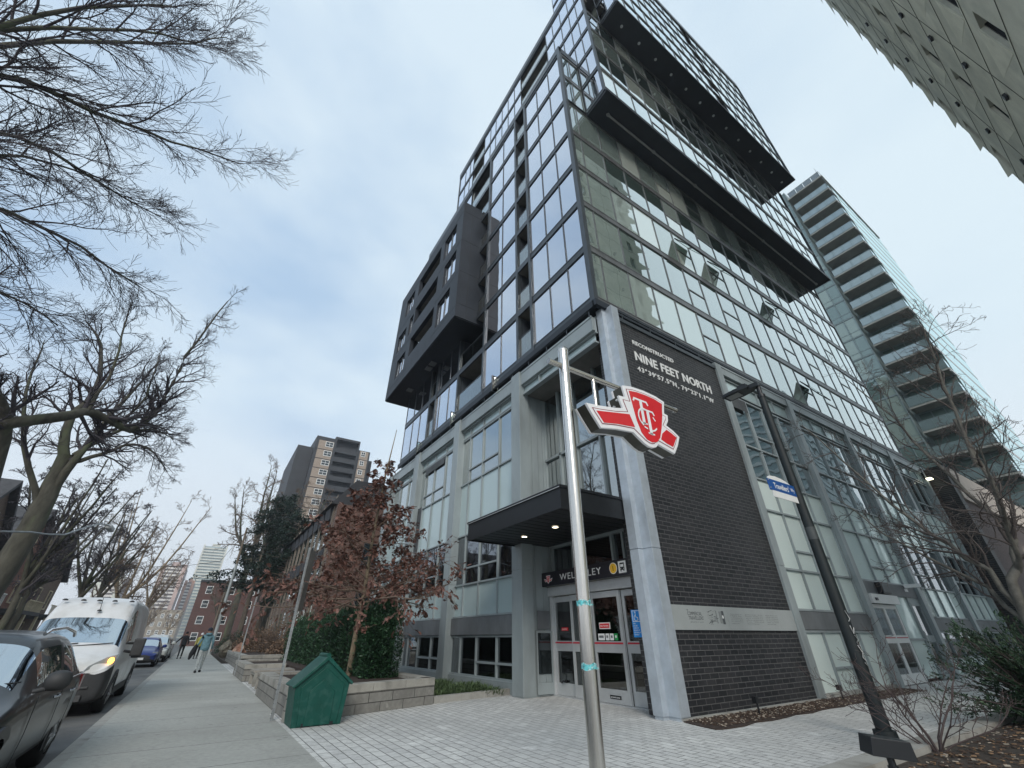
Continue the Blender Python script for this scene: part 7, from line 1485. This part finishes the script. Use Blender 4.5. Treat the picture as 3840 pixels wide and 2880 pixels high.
for _ in range(15000):
    u = rg.random() ** 1.7; hb(hx1 - .1 - u * (hx1 - hx0), hy0 + .08, rg.uniform(hz0, hz1), 0, -1, 0, .085)
for _ in range(4200): hb(hx1 - .1, rg.uniform(hy0, hy1), rg.uniform(hz0, hz1), 1, 0, 0, .075)
for _ in range(7000):
    u = rg.random() ** 1.6; hb(hx1 - .1 - u * (hx1 - hx0), rg.uniform(hy0, hy1), hz1 - .06 + .12 * rg.random() ** 3, 0, 0, 1, .09)
for k in range(26):
    u = rg.random() ** 1.3; x = hx1 - .15 - u * 11; y = rg.uniform(hy0 + .2, hy1 - .1); hh = rg.uniform(.08, .32) if k > 2 else .38
    for _ in range(110): t = rg.random(); blade(q, (x + rg.gauss(0, .05) * (1.1 - t), y + rg.gauss(0, .05) * (1.1 - t), hz1 + hh * t - .05), nrm((rg.gauss(0, .7), rg.gauss(0, .7), .7)), .075, .02, rg, 0 if rg.random() < .6 else 1)
q.build('foliage', [m_yew, m_yew2], hd_)
# ground cover between the kerb and the podium
q = MB(); rg = random.Random(14)
for _ in range(5200):
    u = rg.random(); x = -11.75 - 4.6 * rg.random() ** 1.2; y = rg.uniform(5.55, 7.45); cl = math.sin(x * 2.1) * math.cos(y * 2.3 + x); 
    if cl < -.35: continue
    a = rg.uniform(0, 6.28); L = rg.uniform(.22, .42) * (1 + .5 * max(cl, 0)); d = nrm((math.cos(a) * .9, math.sin(a) * .9, rg.uniform(.5, 1.3))); o_ = len(q.v)
    s = (-math.sin(a) * .008, math.cos(a) * .008); e1 = (x + d[0]*L*.6, y + d[1]*L*.6, .02 + d[2]*L*.6); e2 = (x + d[0]*L*1.1, y + d[1]*L*1.1, .02 + d[2]*L*.55)
    q.v += [(x - s[0], y - s[1], .02), (x + s[0], y + s[1], .02), (e1[0] + s[0], e1[1] + s[1], e1[2]), (e1[0] - s[0], e1[1] - s[1], e1[2]), e2]; q.f += [(o_, o_+1, o_+2, o_+3), (o_+3, o_+2, o_+4)]; q.m += [0, 0]; q.sm += [False, False]
q.build('ground_cover', m_grs, label='strappy green ground cover behind the low kerb in front of the podium windows', cat='ground cover', kind='stuff')
# dry shrubs and dark bushes in the far garden
for i, (x, y, r_, h, m_, lab) in enumerate(((-44, 4.2, 1.9, 2.2, m_shrb, 'dry brown shrub behind the boulder'), (-37.5, 5.0, 2.2, 2.4, m_shrb, 'dry tan shrub under the terrace fins'), (-49, 3.2, 1.8, 1.9, m_jun, 'dark low evergreen bush at the sidewalk edge beyond the boulder'), (-31.5, 5.0, 1.6, 1.7, m_shrb, 'dry brown shrub beside the brick end wall'))):
    rg = random.Random(500 + i); q = MB()
    for _ in range(150): a = rg.uniform(0, 6.28); d = nrm((math.cos(a) * .5, math.sin(a) * .5, 1)); grow(q, (x + rg.gauss(0, r_ * .3), y + rg.gauss(0, r_ * .22), 0), d, h * rg.uniform(.5, .95), .012, 0, dict(seg=[4, 3], wob=[.25, .3], up=[0, 0], n=[3, 0], rat=[.4, .4], ang=(20, 50), ns=[3, 3], rmin=.008), rg)
    q.m = [0] * len(q.f)
    for _ in range(2600): a = rg.uniform(0, 6.28); k = r_ * math.sqrt(rg.random()); z = h * (1 - (k / r_) ** 2 * .6) * rg.uniform(.25, 1); blade(q, (x + k * math.cos(a), y + k * math.sin(a) * .8, z), nrm((rg.gauss(0, 1), rg.gauss(0, 1), .4)), .13, .045, rg, 1)
    q.build('shrub', [m_twigw, m_], label=lab, cat='shrub', group='garden shrubs up the sidewalk')
# right side: bare tree, evergreen, bare shrub
PR = P_(seg=[6, 6, 5, 4], wob=[.15, .2, .26, .3], up=[.02, .02, .02, .03], n=[12, 6, 5, 0], rat=[.6, .55, .5, .5], ang=(25, 60), ns=[6, 4, 3, 3], rmin=.004)
bare_tree('bare_tree', 'grey bare tree with spreading limbs in the planting bed at the right edge', [(-2.1, 13, -0.1), (-2.15, 13, 1.6), (-1.9, 13, 2.5), (-1.65, 13, 3.4), (-1.5, 12.9, 5.5)], .11, .03,
    [([(-2.12, 13, 1.5), (-2.3, 12.9, 2.5), (-2.8, 12.8, 3.2), (-3.5, 12.7, 4.5), (-4.3, 12.6, 6.4)], .06, .012, 17, 2.5), ([(-2.12, 13, 1.3), (-2.5, 13.2, 2.2), (-3.4, 13.5, 3.0), (-4.6, 13.8, 4.6)], .05, .01, 13, 2.0),
     ([(-1.7, 13, 3.2), (-2.1, 13.1, 4.4), (-2.5, 13.2, 6.0), (-3, 13.2, 7.4)], .045, .01, 13, 2.2), ([(-1.9, 13, 2.4), (-1.5, 12.2, 3.4), (-1.2, 11.4, 4.6)], .05, .01, 16, 2.2), ([(-1.6, 12.9, 4.4), (-1.3, 12.6, 6.2), (-1.0, 12.2, 7.6)], .04, .01, 16, 2.2)], PR, 17, mat('grey_bark', (0.13, 0.125, 0.11), .9, 0, (5, .3), bump=(25, .7)), mat('grey_twig', (0.10, 0.085, 0.08), .9, 0, None), crown_n=(8, 2.0, .5))
rg = random.Random(33); sh = thing('bare_shrub', (-2.8, 8.3, .1), 'small reddish bare shrub with many thin stems in the bed beside the lamp pole', 'shrub'); q = MB()
PS = dict(seg=[7, 5, 4], wob=[.13, .2, .25], up=[.02, .04, .06], n=[8, 5, 0], rat=[.42, .45, .4], ang=(22, 55), ns=[6, 4, 3], rmin=.0026)
for k, (dx, dy, dz, L, r_) in enumerate(((-.05, .05, 1, 1.15, .022), (-.5, -.1, .9, 1.35, .018), (-.9, .1, .75, 1.3, .016), (.35, .3, .8, 1.2, .02), (.1, .7, .9, 1.2, .016), (-.3, .5, 1, 1.25, .016), (.5, -.2, .9, 1.0, .014), (-.8, -.4, .6, 1.05, .013), (.7, .5, .6, 1.1, .015), (-.2, -.5, 1, 1.0, .013), (-1.0, .6, .7, 1.2, .013))):
    grow(q, (-2.8 + dx * .05, 8.3 + dy * .05, .08), nrm((dx, dy, dz)), L, r_ * .72, 0, PS, rg)
q.build('stems', m_twigr, sh)
rg = random.Random(35); ev_ = thing('evergreen_bush', (-2.1, 12.0, .1), 'spreading dark green evergreen bush at the right edge above the kerb', 'bush'); q = MB(); br = MB()
for k in range(240):
    a = rg.uniform(0, 6.28); el = rg.uniform(.05, 1.5); L = rg.uniform(1.0, 1.75); d = nrm((math.cos(a) - .05, math.sin(a) + .05, el)); p0 = (-1.9 + rg.gauss(0, .15), 12.0 + rg.gauss(0, .15), .15); e = (p0[0] + d[0]*L, p0[1] + d[1]*L, p0[2] + d[2]*L)
    ftube(br, [p0, (p0[0] + d[0]*L*.5, p0[1] + d[1]*L*.5, p0[2] + d[2]*L*.5 + .05), e], [.014, .01, .004], 4)
    for s_ in range(17):
        f = rg.uniform(.25, 1.04); c = (p0[0] + d[0]*L*f + rg.gauss(0, .05), p0[1] + d[1]*L*f + rg.gauss(0, .05), p0[2] + d[2]*L*f + rg.gauss(0, .04)); dd = nrm((d[0] + rg.gauss(0, .3), d[1] + rg.gauss(0, .3), d[2] + rg.gauss(0, .3)))
        for j in range(9): blade(q, (c[0] + dd[0]*j*.016, c[1] + dd[1]*j*.016, c[2] + dd[2]*j*.016), nrm((dd[0]*1.2 + rg.gauss(0, .7), dd[1]*1.2 + rg.gauss(0, .7), dd[2]*1.2 + rg.gauss(0, .7))), .065, .014, rg, 0 if rg.random() < .7 else 1)
br.build('branch', m_twigr, ev_); q.build('foliage', [m_jun, m_jun2], ev_)
# ---------------------------------------------------------------- winter air over the long street
hzm = bpy.data.materials.new('thin_air'); hzm.use_nodes = True; hn = hzm.node_tree.nodes; hn.remove(hn['Principled BSDF'])
pv = hn.new('ShaderNodeVolumePrincipled'); pv.inputs['Color'].default_value = (0.82, 0.87, 0.95, 1); pv.inputs['Density'].default_value = 0.0006; pv.inputs['Anisotropy'].default_value = 0.2
hzm.node_tree.links.new(pv.outputs[0], hn['Material Output'].inputs['Volume'])
q = MB(); q.box(-910, 200, -400, 400, -1.6, 112); q.build('haze', hzm, kind='stuff', label='thin pale winter haze filling the air down the long street', cat='haze')
